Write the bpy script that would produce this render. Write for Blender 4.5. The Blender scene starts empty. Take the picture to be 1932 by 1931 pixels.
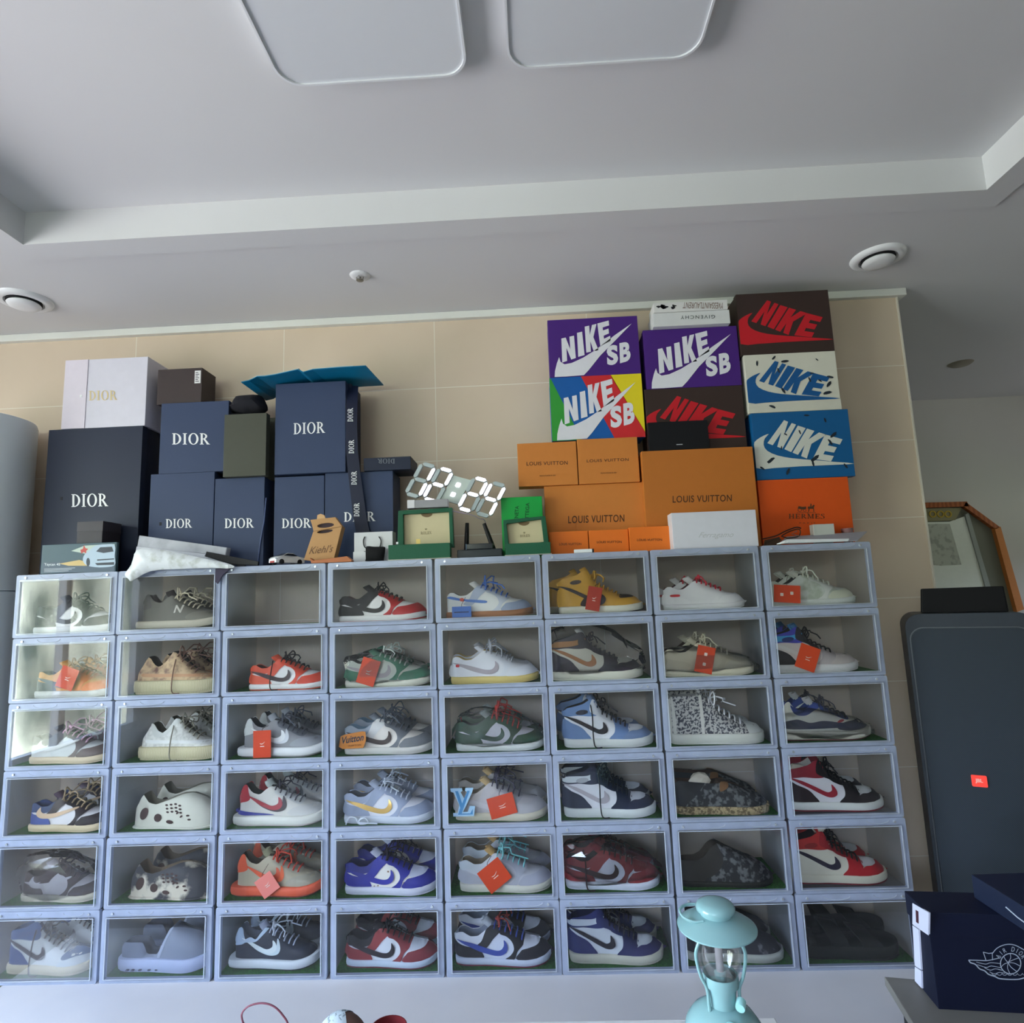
import bpy, bmesh, math, random
import numpy as np
from mathutils import Vector, Matrix
from mathutils.geometry import delaunay_2d_cdt

random.seed(7)
SC = bpy.context.scene
C = SC.collection
PI = math.pi

# ------------------------------------------------------------------ camera
BH = 0.21389                      # height of one shoe box
BW = 0.36                         # width of one shoe box
ZC = 0.35                         # top of the console
ZT = ZC + 6 * BH                  # top of the wall of shoe boxes
F_PX = 1150.0
YAW, PITCH, ROLL = 0.0312, 0.13921, -0.03771
CAM = Vector((1.76741, -2.04084, ZT - 0.13785))
cy, sy, cp, sp = math.cos(YAW), math.sin(YAW), math.cos(PITCH), math.sin(PITCH)
FW = Vector((-sy * cp, cy * cp, sp))
U0 = Vector((sy * sp, -cy * sp, cp))
R0 = FW.cross(U0)
RT = R0 * math.cos(ROLL) + U0 * math.sin(ROLL)
UP = -R0 * math.sin(ROLL) + U0 * math.cos(ROLL)
cd = bpy.data.cameras.new('camera')
cd.sensor_fit = 'HORIZONTAL'
cd.sensor_width = 36.0
cd.lens = 36.0 * F_PX / 1932.0
cd.clip_start = 0.02
cam = bpy.data.objects.new('camera', cd)
C.objects.link(cam)
M4 = Matrix((RT, UP, -FW)).transposed().to_4x4()
M4.translation = CAM
cam.matrix_world = M4
SC.camera = cam


def ray(px, py):
    return RT * ((px - 966) / F_PX) + UP * ((965.5 - py) / F_PX) + FW


def at(px, py, Y):
    d = ray(px, py)
    return CAM + d * ((Y - CAM.y) / d.y)


def atz(px, py, z):
    d = ray(px, py)
    return CAM + d * ((z - CAM.z) / d.z)


# ------------------------------------------------------------------ view, world, light
vs = SC.view_settings
vs.view_transform = 'Standard'
vs.look = 'None'
vs.gamma = 1.0
vs.use_curve_mapping = False
vs.exposure = 0.0
cyc = SC.cycles
cyc.max_bounces = 10
cyc.diffuse_bounces = 5
cyc.glossy_bounces = 4
cyc.transmission_bounces = 6
cyc.transparent_max_bounces = 40
cyc.caustics_reflective = False
cyc.caustics_refractive = False
cyc.sample_clamp_indirect = 6.0

WORLD = bpy.data.worlds.new('world')
SC.world = WORLD
WORLD.use_nodes = True
wn = WORLD.node_tree.nodes
wl = WORLD.node_tree.links
wn.clear()
wo = wn.new('ShaderNodeOutputWorld')
wb = wn.new('ShaderNodeBackground')
# daylight outside the window: pale sky, a belt of greenery, bright ground
tcw = wn.new('ShaderNodeTexCoord')
sxw = wn.new('ShaderNodeSeparateXYZ')
wl.new(tcw.outputs['Generated'], sxw.inputs[0])
mpw = wn.new('ShaderNodeMapping')
mpw.inputs['Scale'].default_value = (14, 14, 5)
wl.new(tcw.outputs['Generated'], mpw.inputs[0])
nsw = wn.new('ShaderNodeTexNoise')
nsw.inputs['Scale'].default_value = 1.0
nsw.inputs['Detail'].default_value = 5
wl.new(mpw.outputs[0], nsw.inputs['Vector'])
rgw = wn.new('ShaderNodeValToRGB')
rgw.color_ramp.elements[0].position = .40
rgw.color_ramp.elements[0].color = (.05, .075, .055, 1)
rgw.color_ramp.elements[1].position = .60
rgw.color_ramp.elements[1].color = (.66, .73, .62, 1)
wl.new(nsw.outputs['Fac'], rgw.inputs[0])
skw = wn.new('ShaderNodeValToRGB')
skw.color_ramp.elements[0].position = 0
skw.color_ramp.elements[0].color = (.95, 1.1, 1.28, 1)
skw.color_ramp.elements[1].position = 1
skw.color_ramp.elements[1].color = (.62, .92, 1.5, 1)
wl.new(sxw.outputs['Z'], skw.inputs[0])


def wstep(lo, hi):
    r = wn.new('ShaderNodeMapRange')
    r.inputs[1].default_value, r.inputs[2].default_value = lo, hi
    wl.new(sxw.outputs['Z'], r.inputs[0])
    return r


m1w = wn.new('ShaderNodeMix'); m1w.data_type = 'RGBA'
wl.new(wstep(.12, .26).outputs[0], m1w.inputs[0])
wl.new(rgw.outputs[0], m1w.inputs[6])
wl.new(skw.outputs[0], m1w.inputs[7])
m2w = wn.new('ShaderNodeMix'); m2w.data_type = 'RGBA'
wl.new(wstep(-.30, -.18).outputs[0], m2w.inputs[0])
m2w.inputs[6].default_value = (.52, .50, .53, 1)
wl.new(m1w.outputs[2], m2w.inputs[7])
wb.inputs['Strength'].default_value = 30.5
wl.new(m2w.outputs[2], wb.inputs['Color'])
wl.new(wb.outputs[0], wo.inputs['Surface'])

YB0 = -4.7
WX = -1.7                         # plane of the window wall
WY0, WY1, WZ0, WZ1 = -3.35, -0.75, 0.5, 2.42


def area(name, loc, rot, sx, sy_, power, color, portal=False):
    l = bpy.data.lights.new(name, 'AREA')
    l.shape = 'RECTANGLE'
    l.size = sx
    l.size_y = sy_
    l.energy = power
    l.color = color
    if portal:
        l.cycles.is_portal = True
    o = bpy.data.objects.new(name, l)
    o.location = loc
    o.rotation_euler = rot
    C.objects.link(o)
    return o


area('window_portal', (WX - 0.08, (WY0 + WY1) / 2, (WZ0 + WZ1) / 2), (0, -PI / 2, 0), WZ1 - WZ0, WY1 - WY0, 1, (1, 1, 1), True)

area('rear_fill_portal', (-.1, YB0 - .04, 2.27), (-PI / 2, 0, 0), 2.6, .58, 1, (1, 1, 1), True)  # portal of the added rear opening, fills the front faces

area('passage_fill_portal', (6.24, .9, 1.825), (0, PI / 2, 0), .35, .8, 1, (1, 1, 1), True)  # portal of the added side opening that brightens the passage


# ------------------------------------------------------------------ materials
def lin(c):
    return tuple(((v / 255) / 12.92 if v / 255 <= 0.04045 else ((v / 255 + 0.055) / 1.055) ** 2.4) for v in c)


MATS = {}


def mat(name, rgb, rough=0.6, metal=0.0, var=0.04, scale=40, bump=0.0, bscale=200, alpha=1.0, emit=None, es=0, spec=0.3, rgb2=None, kind='noise', thr=(0.42, 0.58), coat=0):
    """procedural surface: base colour with fine noise variation, optional two-colour pattern and bump"""
    if name in MATS:
        return MATS[name]
    m = bpy.data.materials.new(name)
    m.use_nodes = True
    n, l = m.node_tree.nodes, m.node_tree.links
    b = n['Principled BSDF']
    b.inputs['Roughness'].default_value = rough
    b.inputs['Metallic'].default_value = metal
    b.inputs['Specular IOR Level'].default_value = spec
    b.inputs['Coat Weight'].default_value = coat
    tc = n.new('ShaderNodeTexCoord')
    a = lin(rgb)
    if rgb2 is not None:
        if kind == 'voronoi':
            t = n.new('ShaderNodeTexVoronoi')
            fac = t.outputs['Distance']
        elif kind == 'checker':
            t = n.new('ShaderNodeTexChecker')
            fac = t.outputs['Fac']
        elif kind == 'wave':
            t = n.new('ShaderNodeTexWave')
            t.inputs['Distortion'].default_value = 3
            fac = t.outputs['Fac']
        else:
            t = n.new('ShaderNodeTexNoise')
            t.inputs['Detail'].default_value = 4
            fac = t.outputs['Fac']
        t.inputs['Scale'].default_value = scale
        l.new(tc.outputs['Object'], t.inputs['Vector'])
        r = n.new('ShaderNodeMapRange')
        r.inputs[1].default_value, r.inputs[2].default_value = thr
        l.new(fac, r.inputs[0])
        mx = n.new('ShaderNodeMix')
        mx.data_type = 'RGBA'
        l.new(r.outputs[0], mx.inputs[0])
        mx.inputs[6].default_value = (*a, 1)
        mx.inputs[7].default_value = (*lin(rgb2), 1)
        l.new(mx.outputs[2], b.inputs['Base Color'])
    else:
        t = n.new('ShaderNodeTexNoise')
        t.inputs['Scale'].default_value = scale
        t.inputs['Detail'].default_value = 3
        l.new(tc.outputs['Object'], t.inputs['Vector'])
        mx = n.new('ShaderNodeMix')
        mx.data_type = 'RGBA'
        l.new(t.outputs['Fac'], mx.inputs[0])
        mx.inputs[6].default_value = (*[max(0, v * (1 - var)) for v in a], 1)
        mx.inputs[7].default_value = (*[min(1, v * (1 + var)) for v in a], 1)
        l.new(mx.outputs[2], b.inputs['Base Color'])
    if bump:
        t2 = n.new('ShaderNodeTexNoise')
        t2.inputs['Scale'].default_value = bscale
        l.new(tc.outputs['Object'], t2.inputs['Vector'])
        bp = n.new('ShaderNodeBump')
        bp.inputs['Strength'].default_value = bump
        bp.inputs['Distance'].default_value = 0.002
        l.new(t2.outputs['Fac'], bp.inputs['Height'])
        l.new(bp.outputs[0], b.inputs['Normal'])
    if emit:
        b.inputs['Emission Color'].default_value = (*lin(emit), 1)
        b.inputs['Emission Strength'].default_value = es
    if alpha < 1:
        b.inputs['Alpha'].default_value = alpha
    MATS[name] = m
    return m


def clear(name, rgb, tr, rough, gloss_min=0.02, gloss=1.0, frost=None):
    """clear or frosted plastic: transparent mixed with a body and a fresnel reflection"""
    if name in MATS:
        return MATS[name]
    m = bpy.data.materials.new(name)
    m.use_nodes = True
    n, l = m.node_tree.nodes, m.node_tree.links
    n.clear()
    out = n.new('ShaderNodeOutputMaterial')
    t = n.new('ShaderNodeBsdfTransparent')
    t.inputs['Color'].default_value = (*(frost or (1, 1, 1)), 1)
    d = n.new('ShaderNodeBsdfDiffuse')
    d.inputs['Color'].default_value = (*lin(rgb), 1)
    tl = n.new('ShaderNodeBsdfTranslucent')
    tl.inputs['Color'].default_value = (*lin(rgb), 1)
    dm = n.new('ShaderNodeMixShader')
    dm.inputs[0].default_value = 0.4
    l.new(d.outputs[0], dm.inputs[1])
    l.new(tl.outputs[0], dm.inputs[2])
    mx = n.new('ShaderNodeMixShader')
    tn = n.new('ShaderNodeTexNoise')
    tn.inputs['Scale'].default_value = 18
    tc = n.new('ShaderNodeTexCoord')
    l.new(tc.outputs['Object'], tn.inputs['Vector'])
    mr = n.new('ShaderNodeMapRange')
    mr.inputs[3].default_value = max(0, (1 - tr) * 0.8)
    mr.inputs[4].default_value = min(1, (1 - tr) * 1.2)
    l.new(tn.outputs['Fac'], mr.inputs[0])
    l.new(mr.outputs[0], mx.inputs[0])
    l.new(t.outputs[0], mx.inputs[1])
    l.new(dm.outputs[0], mx.inputs[2])
    g = n.new('ShaderNodeBsdfGlossy')
    g.inputs['Roughness'].default_value = rough
    fr = n.new('ShaderNodeFresnel')
    fr.inputs['IOR'].default_value = 1.5
    ml = n.new('ShaderNodeMath')
    ml.operation = 'MULTIPLY_ADD'
    ml.inputs[1].default_value = gloss
    ml.inputs[2].default_value = gloss_min
    ml.use_clamp = True
    l.new(fr.outputs[0], ml.inputs[0])
    mg = n.new('ShaderNodeMixShader')
    l.new(ml.outputs[0], mg.inputs[0])
    l.new(mx.outputs[0], mg.inputs[1])
    l.new(g.outputs[0], mg.inputs[2])
    l.new(mg.outputs[0], out.inputs['Surface'])
    MATS[name] = m
    return m


def col(rgb, rough=0.6):
    """plain coloured material keyed by colour"""
    return mat('colour_%02x%02x%02x_%d' % (*rgb, int(rough * 100)), rgb, rough)


# ------------------------------------------------------------------ objects
def link_mesh(name, me, parent=None, label=None):
    o = bpy.data.objects.new(name, me)
    C.objects.link(o)
    if parent is not None:
        o.parent = parent
    if label:
        o['label'] = label
    return o


def tag(o, label, cat, group=None, kind=None):
    o['label'] = label
    o['category'] = cat
    if group:
        o['group'] = group
    if kind:
        o['kind'] = kind
    return o


def thing(name, label, cat, loc=(0, 0, 0), rz=0.0, group=None, rot=None):
    o = bpy.data.objects.new(name, None)
    o.empty_display_size = 0.05
    C.objects.link(o)
    o.location = loc
    o.rotation_euler = rot or (0, 0, rz)
    return tag(o, label, cat, group)


class MB:
    def __init__(s):
        s.v, s.f, s.m, s.mats = [], [], [], []
        s.smooth = []

    def mi(s, m):
        if m not in s.mats:
            s.mats.append(m)
        return s.mats.index(m)

    def add(s, vs_, fs, m=None, smooth=False):
        k = len(s.v)
        s.v += [tuple(v) for v in vs_]
        i = s.mi(m)
        for f in fs:
            s.f.append(tuple(k + a for a in f))
            s.m.append(i)
            s.smooth.append(smooth)
        return s

    def box(s, x0, x1, y0, y1, z0, z1, m=None, c=0.0):
        if c <= 0:
            vs_ = [(x, y, z) for z in (z0, z1) for y in (y0, y1) for x in (x0, x1)]
            fs = [(0, 2, 3, 1), (4, 5, 7, 6), (0, 1, 5, 4), (2, 6, 7, 3), (0, 4, 6, 2), (1, 3, 7, 5)]
            return s.add(vs_, fs, m)
        bm = bmesh.new()
        bmesh.ops.create_cube(bm, size=1)
        for v in bm.verts:
            v.co = Vector((x0 + (v.co.x + .5) * (x1 - x0), y0 + (v.co.y + .5) * (y1 - y0), z0 + (v.co.z + .5) * (z1 - z0)))
        bmesh.ops.bevel(bm, geom=bm.edges[:], offset=c, segments=2, affect='EDGES', profile=0.6)
        bm.verts.index_update()
        s.add([v.co[:] for v in bm.verts], [[v.index for v in f.verts] for f in bm.faces], m)
        bm.free()
        return s

    def xf(s, k0, M):
        for i in range(k0, len(s.v)):
            s.v[i] = tuple(M @ Vector(s.v[i]))
        return s

    def tube(s, pts, r, m=None, n=8, closed=False):
        pts = [Vector(p) for p in pts]
        N = len(pts)
        rs = r if isinstance(r, (list, tuple)) else [r] * N
        ref = None
        vs_, fs = [], []
        for i, p in enumerate(pts):
            if closed:
                d = pts[(i + 1) % N] - pts[i - 1]
            else:
                d = pts[min(i + 1, N - 1)] - pts[max(i - 1, 0)]
            d.normalize()
            if ref is None:
                ref = d.orthogonal().normalized()
            a = (ref - d * ref.dot(d))
            a = a.normalized() if a.length > 1e-6 else d.orthogonal().normalized()
            ref = a
            b = d.cross(a)
            for k in range(n):
                t = 2 * PI * k / n
                vs_.append(p + (a * math.cos(t) + b * math.sin(t)) * rs[i])
        for i in range(N if closed else N - 1):
            for k in range(n):
                j = (i + 1) % N
                fs.append((i * n + k, i * n + (k + 1) % n, j * n + (k + 1) % n, j * n + k))
        if not closed:
            fs.append(tuple(range(n))[::-1])
            fs.append(tuple((N - 1) * n + k for k in range(n)))
        return s.add(vs_, fs, m, True)

    def lathe(s, prof, m=None, n=32, cx=0, cy_=0):
        vs_, fs = [], []
        for r, z in prof:
            for k in range(n):
                t = 2 * PI * k / n
                vs_.append((cx + r * math.cos(t), cy_ + r * math.sin(t), z))
        for i in range(len(prof) - 1):
            for k in range(n):
                fs.append((i * n + k, i * n + (k + 1) % n, (i + 1) * n + (k + 1) % n, (i + 1) * n + k))
        if prof[0][0] > 1e-6:
            fs.append(tuple(range(n))[::-1])
        if prof[-1][0] > 1e-6:
            fs.append(tuple((len(prof) - 1) * n + k for k in range(n)))
        return s.add(vs_, fs, m, True)

    def plate(s, loops, y0, y1, m=None):
        """flat shape (loops of x,z, even-odd) given thickness from y0 (front) to y1"""
        P, T = tri2d(loops)
        k = len(P)
        vs_ = [(p[0], y0, p[1]) for p in P] + [(p[0], y1, p[1]) for p in P]
        fs = [t for t in T] + [tuple(a + k for a in t[::-1]) for t in T]
        cnt = {}
        for t in T:
            for a, b in ((t[0], t[1]), (t[1], t[2]), (t[2], t[0])):
                cnt[(a, b)] = 1
        for (a, b) in list(cnt):
            if (b, a) not in cnt:
                fs.append((b, a, a + k, b + k))
        return s.add(vs_, fs, m)

    def build(s, name, m=None, parent=None, label=None, bevel=0, smooth=None, subsurf=0):
        me = bpy.data.meshes.new(name)
        me.from_pydata(s.v, [], s.f)
        mats = [m if x is None else x for x in s.mats]
        for x in mats:
            me.materials.append(x)
        me.polygons.foreach_set('material_index', s.m)
        me.polygons.foreach_set('use_smooth', [True] * len(s.f) if smooth else s.smooth)
        me.update()
        o = link_mesh(name, me, parent, label)
        if smooth == 'angle' or any(s.smooth):
            try:
                me.set_sharp_from_angle(angle=math.radians(50))
            except Exception:
                pass
        if bevel:
            md = o.modifiers.new('bevel', 'BEVEL')
            md.width = bevel
            md.segments = 2
            md.limit_method = 'ANGLE'
        if subsurf:
            md = o.modifiers.new('sub', 'SUBSURF')
            md.levels = md.render_levels = subsurf
        return o


def inside(p, loops):
    c = False
    x, z = p
    for L in loops:
        j = len(L) - 1
        for i in range(len(L)):
            xi, zi = L[i]
            xj, zj = L[j]
            if (zi > z) != (zj > z) and x < (xj - xi) * (z - zi) / (zj - zi) + xi:
                c = not c
            j = i
    return c


def tri2d(loops, grid=0.0):
    P, E = [], []
    for L in loops:
        k = len(P)
        P += [Vector((a, b)) for a, b in L]
        E += [(k + i, k + (i + 1) % len(L)) for i in range(len(L))]
    if grid > 0:
        xs = [p.x for p in P]
        zs = [p.y for p in P]
        x = min(xs) + grid / 2
        while x < max(xs):
            z = min(zs) + grid / 2
            while z < max(zs):
                if inside((x, z), loops):
                    P.append(Vector((x, z)))
                z += grid
            x += grid
    r = delaunay_2d_cdt(P, E, [], 0, 1e-7)
    V, Fs = r[0], r[2]
    T = []
    for f in Fs:
        c = sum((V[i] for i in f), Vector((0, 0))) / len(f)
        if inside((c.x, c.y), loops):
            a, b, cc = V[f[0]], V[f[1]], V[f[2]]
            area2 = (b.x - a.x) * (cc.y - a.y) - (b.y - a.y) * (cc.x - a.x)
            if abs(area2) < 1e-14:
                continue
            T.append(tuple(f) if area2 > 0 else tuple(f[::-1]))
    return [(v.x, v.y) for v in V], T


def smooth_loop(pts, k=4):
    """closed Catmull-Rom through the control points"""
    n = len(pts)
    out = []
    for i in range(n):
        p0, p1, p2, p3 = (np.array(pts[(i + j) % n], float) for j in (-1, 0, 1, 2))
        for s in range(k):
            t = s / k
            out.append(tuple(0.5 * ((2 * p1) + (-p0 + p2) * t + (2 * p0 - 5 * p1 + 4 * p2 - p3) * t * t + (-p0 + 3 * p1 - 3 * p2 + p3) * t ** 3)))
    return out


def spline(pts, k=6):
    n = len(pts)
    out = []
    for i in range(n - 1):
        p0, p1, p2, p3 = (np.array(pts[min(max(i + j, 0), n - 1)], float) for j in (-1, 0, 1, 2))
        for s in range(k):
            t = s / k
            out.append(tuple(0.5 * ((2 * p1) + (-p0 + p2) * t + (2 * p0 - 5 * p1 + 4 * p2 - p3) * t * t + (-p0 + 3 * p1 - 3 * p2 + p3) * t ** 3)))
    out.append(tuple(pts[-1]))
    return out


def ellipse(cx, cz, rx, rz, n=24, rot=0.0):
    return [(cx + rx * math.cos(2 * PI * i / n) * math.cos(rot) - rz * math.sin(2 * PI * i / n) * math.sin(rot),
             cz + rx * math.cos(2 * PI * i / n) * math.sin(rot) + rz * math.sin(2 * PI * i / n) * math.cos(rot)) for i in range(n)]


def rrect(x0, x1, z0, z1, r, n=6):
    out = []
    for cx, cz, a in ((x1 - r, z1 - r, 0), (x0 + r, z1 - r, 90), (x0 + r, z0 + r, 180), (x1 - r, z0 + r, 270)):
        for i in range(n + 1):
            t = math.radians(a + 90 * i / n)
            out.append((cx + r * math.cos(t), cz + r * math.sin(t)))
    return out


def stroke(pts, w, closed=False):
    """outline of a polyline of width w (list of quads as single-loop shapes)"""
    out = []
    n = len(pts)
    for i in range(n if closed else n - 1):
        a, b = Vector(pts[i]), Vector(pts[(i + 1) % n])
        d = b - a
        if d.length < 1e-9:
            continue
        d.normalize()
        q = Vector((-d.y, d.x)) * w / 2
        e = d * w * 0.25
        out.append([[tuple(a - e + q), tuple(b + e + q), tuple(b + e - q), tuple(a - e - q)]])
    return out


# ------------------------------------------------------------------ letter shapes (unit height): lists of shapes, shape = list of loops
def rc(x0, x1, z0, z1):
    return [[(x0, z0), (x1, z0), (x1, z1), (x0, z1)]]


def half_ring(cx, cz, rx, rz, ix, iz, n=14):
    o = [(cx + rx * math.sin(PI * i / n), cz + rz * math.cos(PI * i / n)) for i in range(n + 1)]
    i_ = [(cx + ix * math.sin(PI * i / n), cz + iz * math.cos(PI * i / n)) for i in range(n + 1)]
    return [o + i_[::-1]]


SER = {
    'D': ([rc(.0, .4, 0, .05), rc(.0, .4, .95, 1), rc(.1, .3, 0, 1), half_ring(.28, .5, .62, .5, .4, .44)], .98),
    'I': ([rc(0, .42, 0, .05), rc(0, .42, .95, 1), rc(.11, .31, 0, 1)], .5),
    'O': ([[ellipse(.5, .5, .5, .52, 28), ellipse(.5, .5, .29, .46, 28)]], 1.06),
    'R': ([rc(0, .4, 0, .05), rc(0, .3, .95, 1), rc(.1, .3, 0, 1), half_ring(.28, .73, .46, .27, .26, .21), [[(.34, .5), (.54, .5), (.98, .0), (.72, 0)]], rc(.68, 1.02, 0, .04)], 1.04),
    'H': ([rc(0, .38, 0, .08), rc(0, .38, .92, 1), rc(.6, .98, 0, .08), rc(.6, .98, .92, 1), rc(.1, .28, 0, 1), rc(.7, .88, 0, 1), rc(.28, .7, .45, .55)], 1.1),
    'E': ([rc(0, .8, 0, .09), rc(0, .8, .91, 1), rc(.1, .28, 0, 1), rc(.28, .6, .46, .55), rc(.72, .8, .0, .28), rc(.72, .8, .72, 1), rc(.56, .62, .36, .64)], .92),
    'M': ([rc(0, .34, 0, .08), rc(.78, 1.16, 0, .08), rc(.1, .2, 0, 1), rc(.88, 1.06, 0, 1), rc(0, .3, .92, 1), rc(.88, 1.16, .92, 1), [[(.12, 1), (.32, 1), (.62, .2), (.54, 0)]], [[(.54, 0), (.62, .0), (.92, 1), (.86, 1)]]], 1.26),
    'L': ([rc(0, .36, .93, 1), rc(0, .8, 0, .07), rc(.1, .28, 0, 1), rc(.72, .8, 0, .28)], .88),
    'X': ([[[(.02, 0), (.12, 0), (.86, 1), (.76, 1)]], [[(.08, 1), (.3, 1), (.9, 0), (.68, 0)]], rc(0, .3, 0, .05), rc(.6, .96, 0, .05), rc(0, .36, .95, 1), rc(.64, .94, .95, 1)], 1.02),
    'S': ([[[p for p in spline([(.62, .72), (.66, .95), (.4, 1.02), (.1, .92), (.06, .68), (.3, .5), (.5, .36), (.46, .1), (.3, .03), (.1, .12), (.04, .32), (.0, .0), (.3, -.03), (.62, .1), (.68, .34), (.45, .56), (.24, .72), (.26, .9), (.42, .96), (.56, .88)], 3)]]], .76),
    ' ': ([], .4),
}
NK = {
    'N': [[(0, 0), (0, 1), (.34, 1), (.64, .45), (.64, 1), (1, 1), (1, 0), (.66, 0), (.36, .55), (.36, 0)]],
    'I': [[(0, 0), (0, 1), (1, 1), (1, 0)]],
    'K': [[(0, 0), (0, 1), (.38, 1), (.38, .64), (.62, 1), (1, 1), (.66, .53), (1, 0), (.6, 0), (.38, .4), (.38, 0)]],
    'E': [[(0, 0), (0, 1), (1, 1), (1, .76), (.42, .76), (.42, .62), (.92, .62), (.92, .38), (.42, .38), (.42, .24), (1, .24), (1, 0)]],
}


def serif(text, gap=.06):
    x = 0
    out = []
    for ch in text:
        sh, adv = SER[ch]
        for loops in sh:
            out.append([[(x + a, b) for a, b in L] for L in loops])
        x += adv + gap
    return out, x - gap


FONT_CACHE = {}


def bfont(text, bold=0.0, shear=0.0, spacing=1.0):
    """default typeface as triangles normalised to its bounding box -> (verts, tris, aspect)"""
    key = (text, bold, shear, spacing)
    if key in FONT_CACHE:
        return FONT_CACHE[key]
    cu = bpy.data.curves.new('t', 'FONT')
    cu.body = text
    cu.offset = bold
    cu.shear = shear
    cu.space_character = spacing
    cu.resolution_u = 4
    ob = bpy.data.objects.new('t', cu)
    C.objects.link(ob)
    bpy.context.view_layer.update()
    me = bpy.data.meshes.new_from_object(ob.evaluated_get(bpy.context.evaluated_depsgraph_get()))
    vs_ = [(v.co.x, v.co.y) for v in me.vertices]
    fs = [tuple(p.vertices) for p in me.polygons]
    bpy.data.objects.remove(ob)
    bpy.data.curves.remove(cu)
    bpy.data.meshes.remove(me)
    x0, x1 = min(v[0] for v in vs_), max(v[0] for v in vs_)
    z0, z1 = min(v[1] for v in vs_), max(v[1] for v in vs_)
    vs_ = [((a - x0) / (x1 - x0), (b - z0) / (z1 - z0)) for a, b in vs_]
    FONT_CACHE[key] = (vs_, fs, (x1 - x0) / (z1 - z0))
    return FONT_CACHE[key]


def quadmap(q):
    """q = BL, TL, TR, BR -> bilinear map from the unit square"""
    (ax, az), (bx, bz), (cx, cz), (dx, dz) = q

    def f(u, v):
        return (ax * (1 - u) * (1 - v) + bx * (1 - u) * v + cx * u * v + dx * u * (1 - v),
                az * (1 - u) * (1 - v) + bz * (1 - u) * v + cz * u * v + dz * u * (1 - v))
    return f


def decal(mb, shapes, fn, y, m, th=0.0006):
    """printed shapes mapped by fn(u,v)->(x,z) laid on a face at depth y"""
    for loops in shapes:
        th += 0.00004
        P, T = tri2d([[fn(a, b) for a, b in L] for L in loops])
        if T:
            mb.add([(p[0], y - th, p[1]) for p in P], T, m)


def decal_font(mb, text, fn, y, m, th=0.0006, **kw):
    vs_, fs, _ = bfont(text, **kw)
    mb.add([(lambda q: (q[0], y - th, q[1]))(fn(a, b)) for a, b in vs_], fs, m)


# ================================================================== THE ROOM
ZL = ZT + 1.015                   # lower ceiling
ZU = ZT + 1.118                   # recessed ceiling
YW = 0.30                         # tiled wall
YF = 1.835                        # far wall of the passage
XR = 6.2
YB = -4.7
wall_white = mat('wall_paint', (206, 204, 198), 0.75, var=0.03, scale=3)
ceil_white = mat('ceiling_paint', (214, 215, 216), 0.8, var=0.02, scale=2, bump=0.05, bscale=300)
floor_mat = mat('floor_tile', (104, 92, 80), 0.35, var=0.06, scale=4)
trim_white = mat('trim_paint', (228, 230, 224), 0.5, var=0.02)

# tiled wall material: 0.6184 x 0.2995 m tiles with thin pale joints
tm = bpy.data.materials.new('wall_tile')
tm.use_nodes = True
n, l = tm.node_tree.nodes, tm.node_tree.links
b = n['Principled BSDF']
b.inputs['Roughness'].default_value = 0.42
tc = n.new('ShaderNodeTexCoord')
sx = n.new('ShaderNodeSeparateXYZ')
l.new(tc.outputs['Object'], sx.inputs[0])


def joint(axis, off, size, wdt):
    a = n.new('ShaderNodeMath'); a.operation = 'SUBTRACT'; a.inputs[1].default_value = off
    l.new(sx.outputs[axis], a.inputs[0])
    d = n.new('ShaderNodeMath'); d.operation = 'DIVIDE'; d.inputs[1].default_value = size
    l.new(a.outputs[0], d.inputs[0])
    f = n.new('ShaderNodeMath'); f.operation = 'PINGPONG'; f.inputs[1].default_value = 0.5
    l.new(d.outputs[0], f.inputs[0])
    c = n.new('ShaderNodeMath'); c.operation = 'LESS_THAN'; c.inputs[1].default_value = wdt / size / 2
    l.new(f.outputs[0], c.inputs[0])
    return c


j1 = joint('X', 0.169, 0.6184, 0.0028)
j2 = joint('Z', ZT + 0.7035, 0.2995, 0.0028)
mxj = n.new('ShaderNodeMath'); mxj.operation = 'MAXIMUM'
l.new(j1.outputs[0], mxj.inputs[0]); l.new(j2.outputs[0], mxj.inputs[1])
nz = n.new('ShaderNodeTexNoise'); nz.inputs['Scale'].default_value = 3.5; nz.inputs['Detail'].default_value = 5
l.new(tc.outputs['Object'], nz.inputs['Vector'])
mx = n.new('ShaderNodeMix'); mx.data_type = 'RGBA'
l.new(nz.outputs['Fac'], mx.inputs[0])
mx.inputs[6].default_value = (*lin((210, 191, 168)), 1)
mx.inputs[7].default_value = (*lin((223, 206, 184)), 1)
m2 = n.new('ShaderNodeMix'); m2.data_type = 'RGBA'
l.new(mxj.outputs[0], m2.inputs[0])
l.new(mx.outputs[2], m2.inputs[6])
m2.inputs[7].default_value = (*lin((236, 230, 216)), 1)
l.new(m2.outputs[2], b.inputs['Base Color'])


def struct(name, mb, m, parent=None, **kw):
    o = mb.build(name, m, parent, **kw)
    if parent is None:
        o['kind'] = 'structure'
    return o


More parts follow.
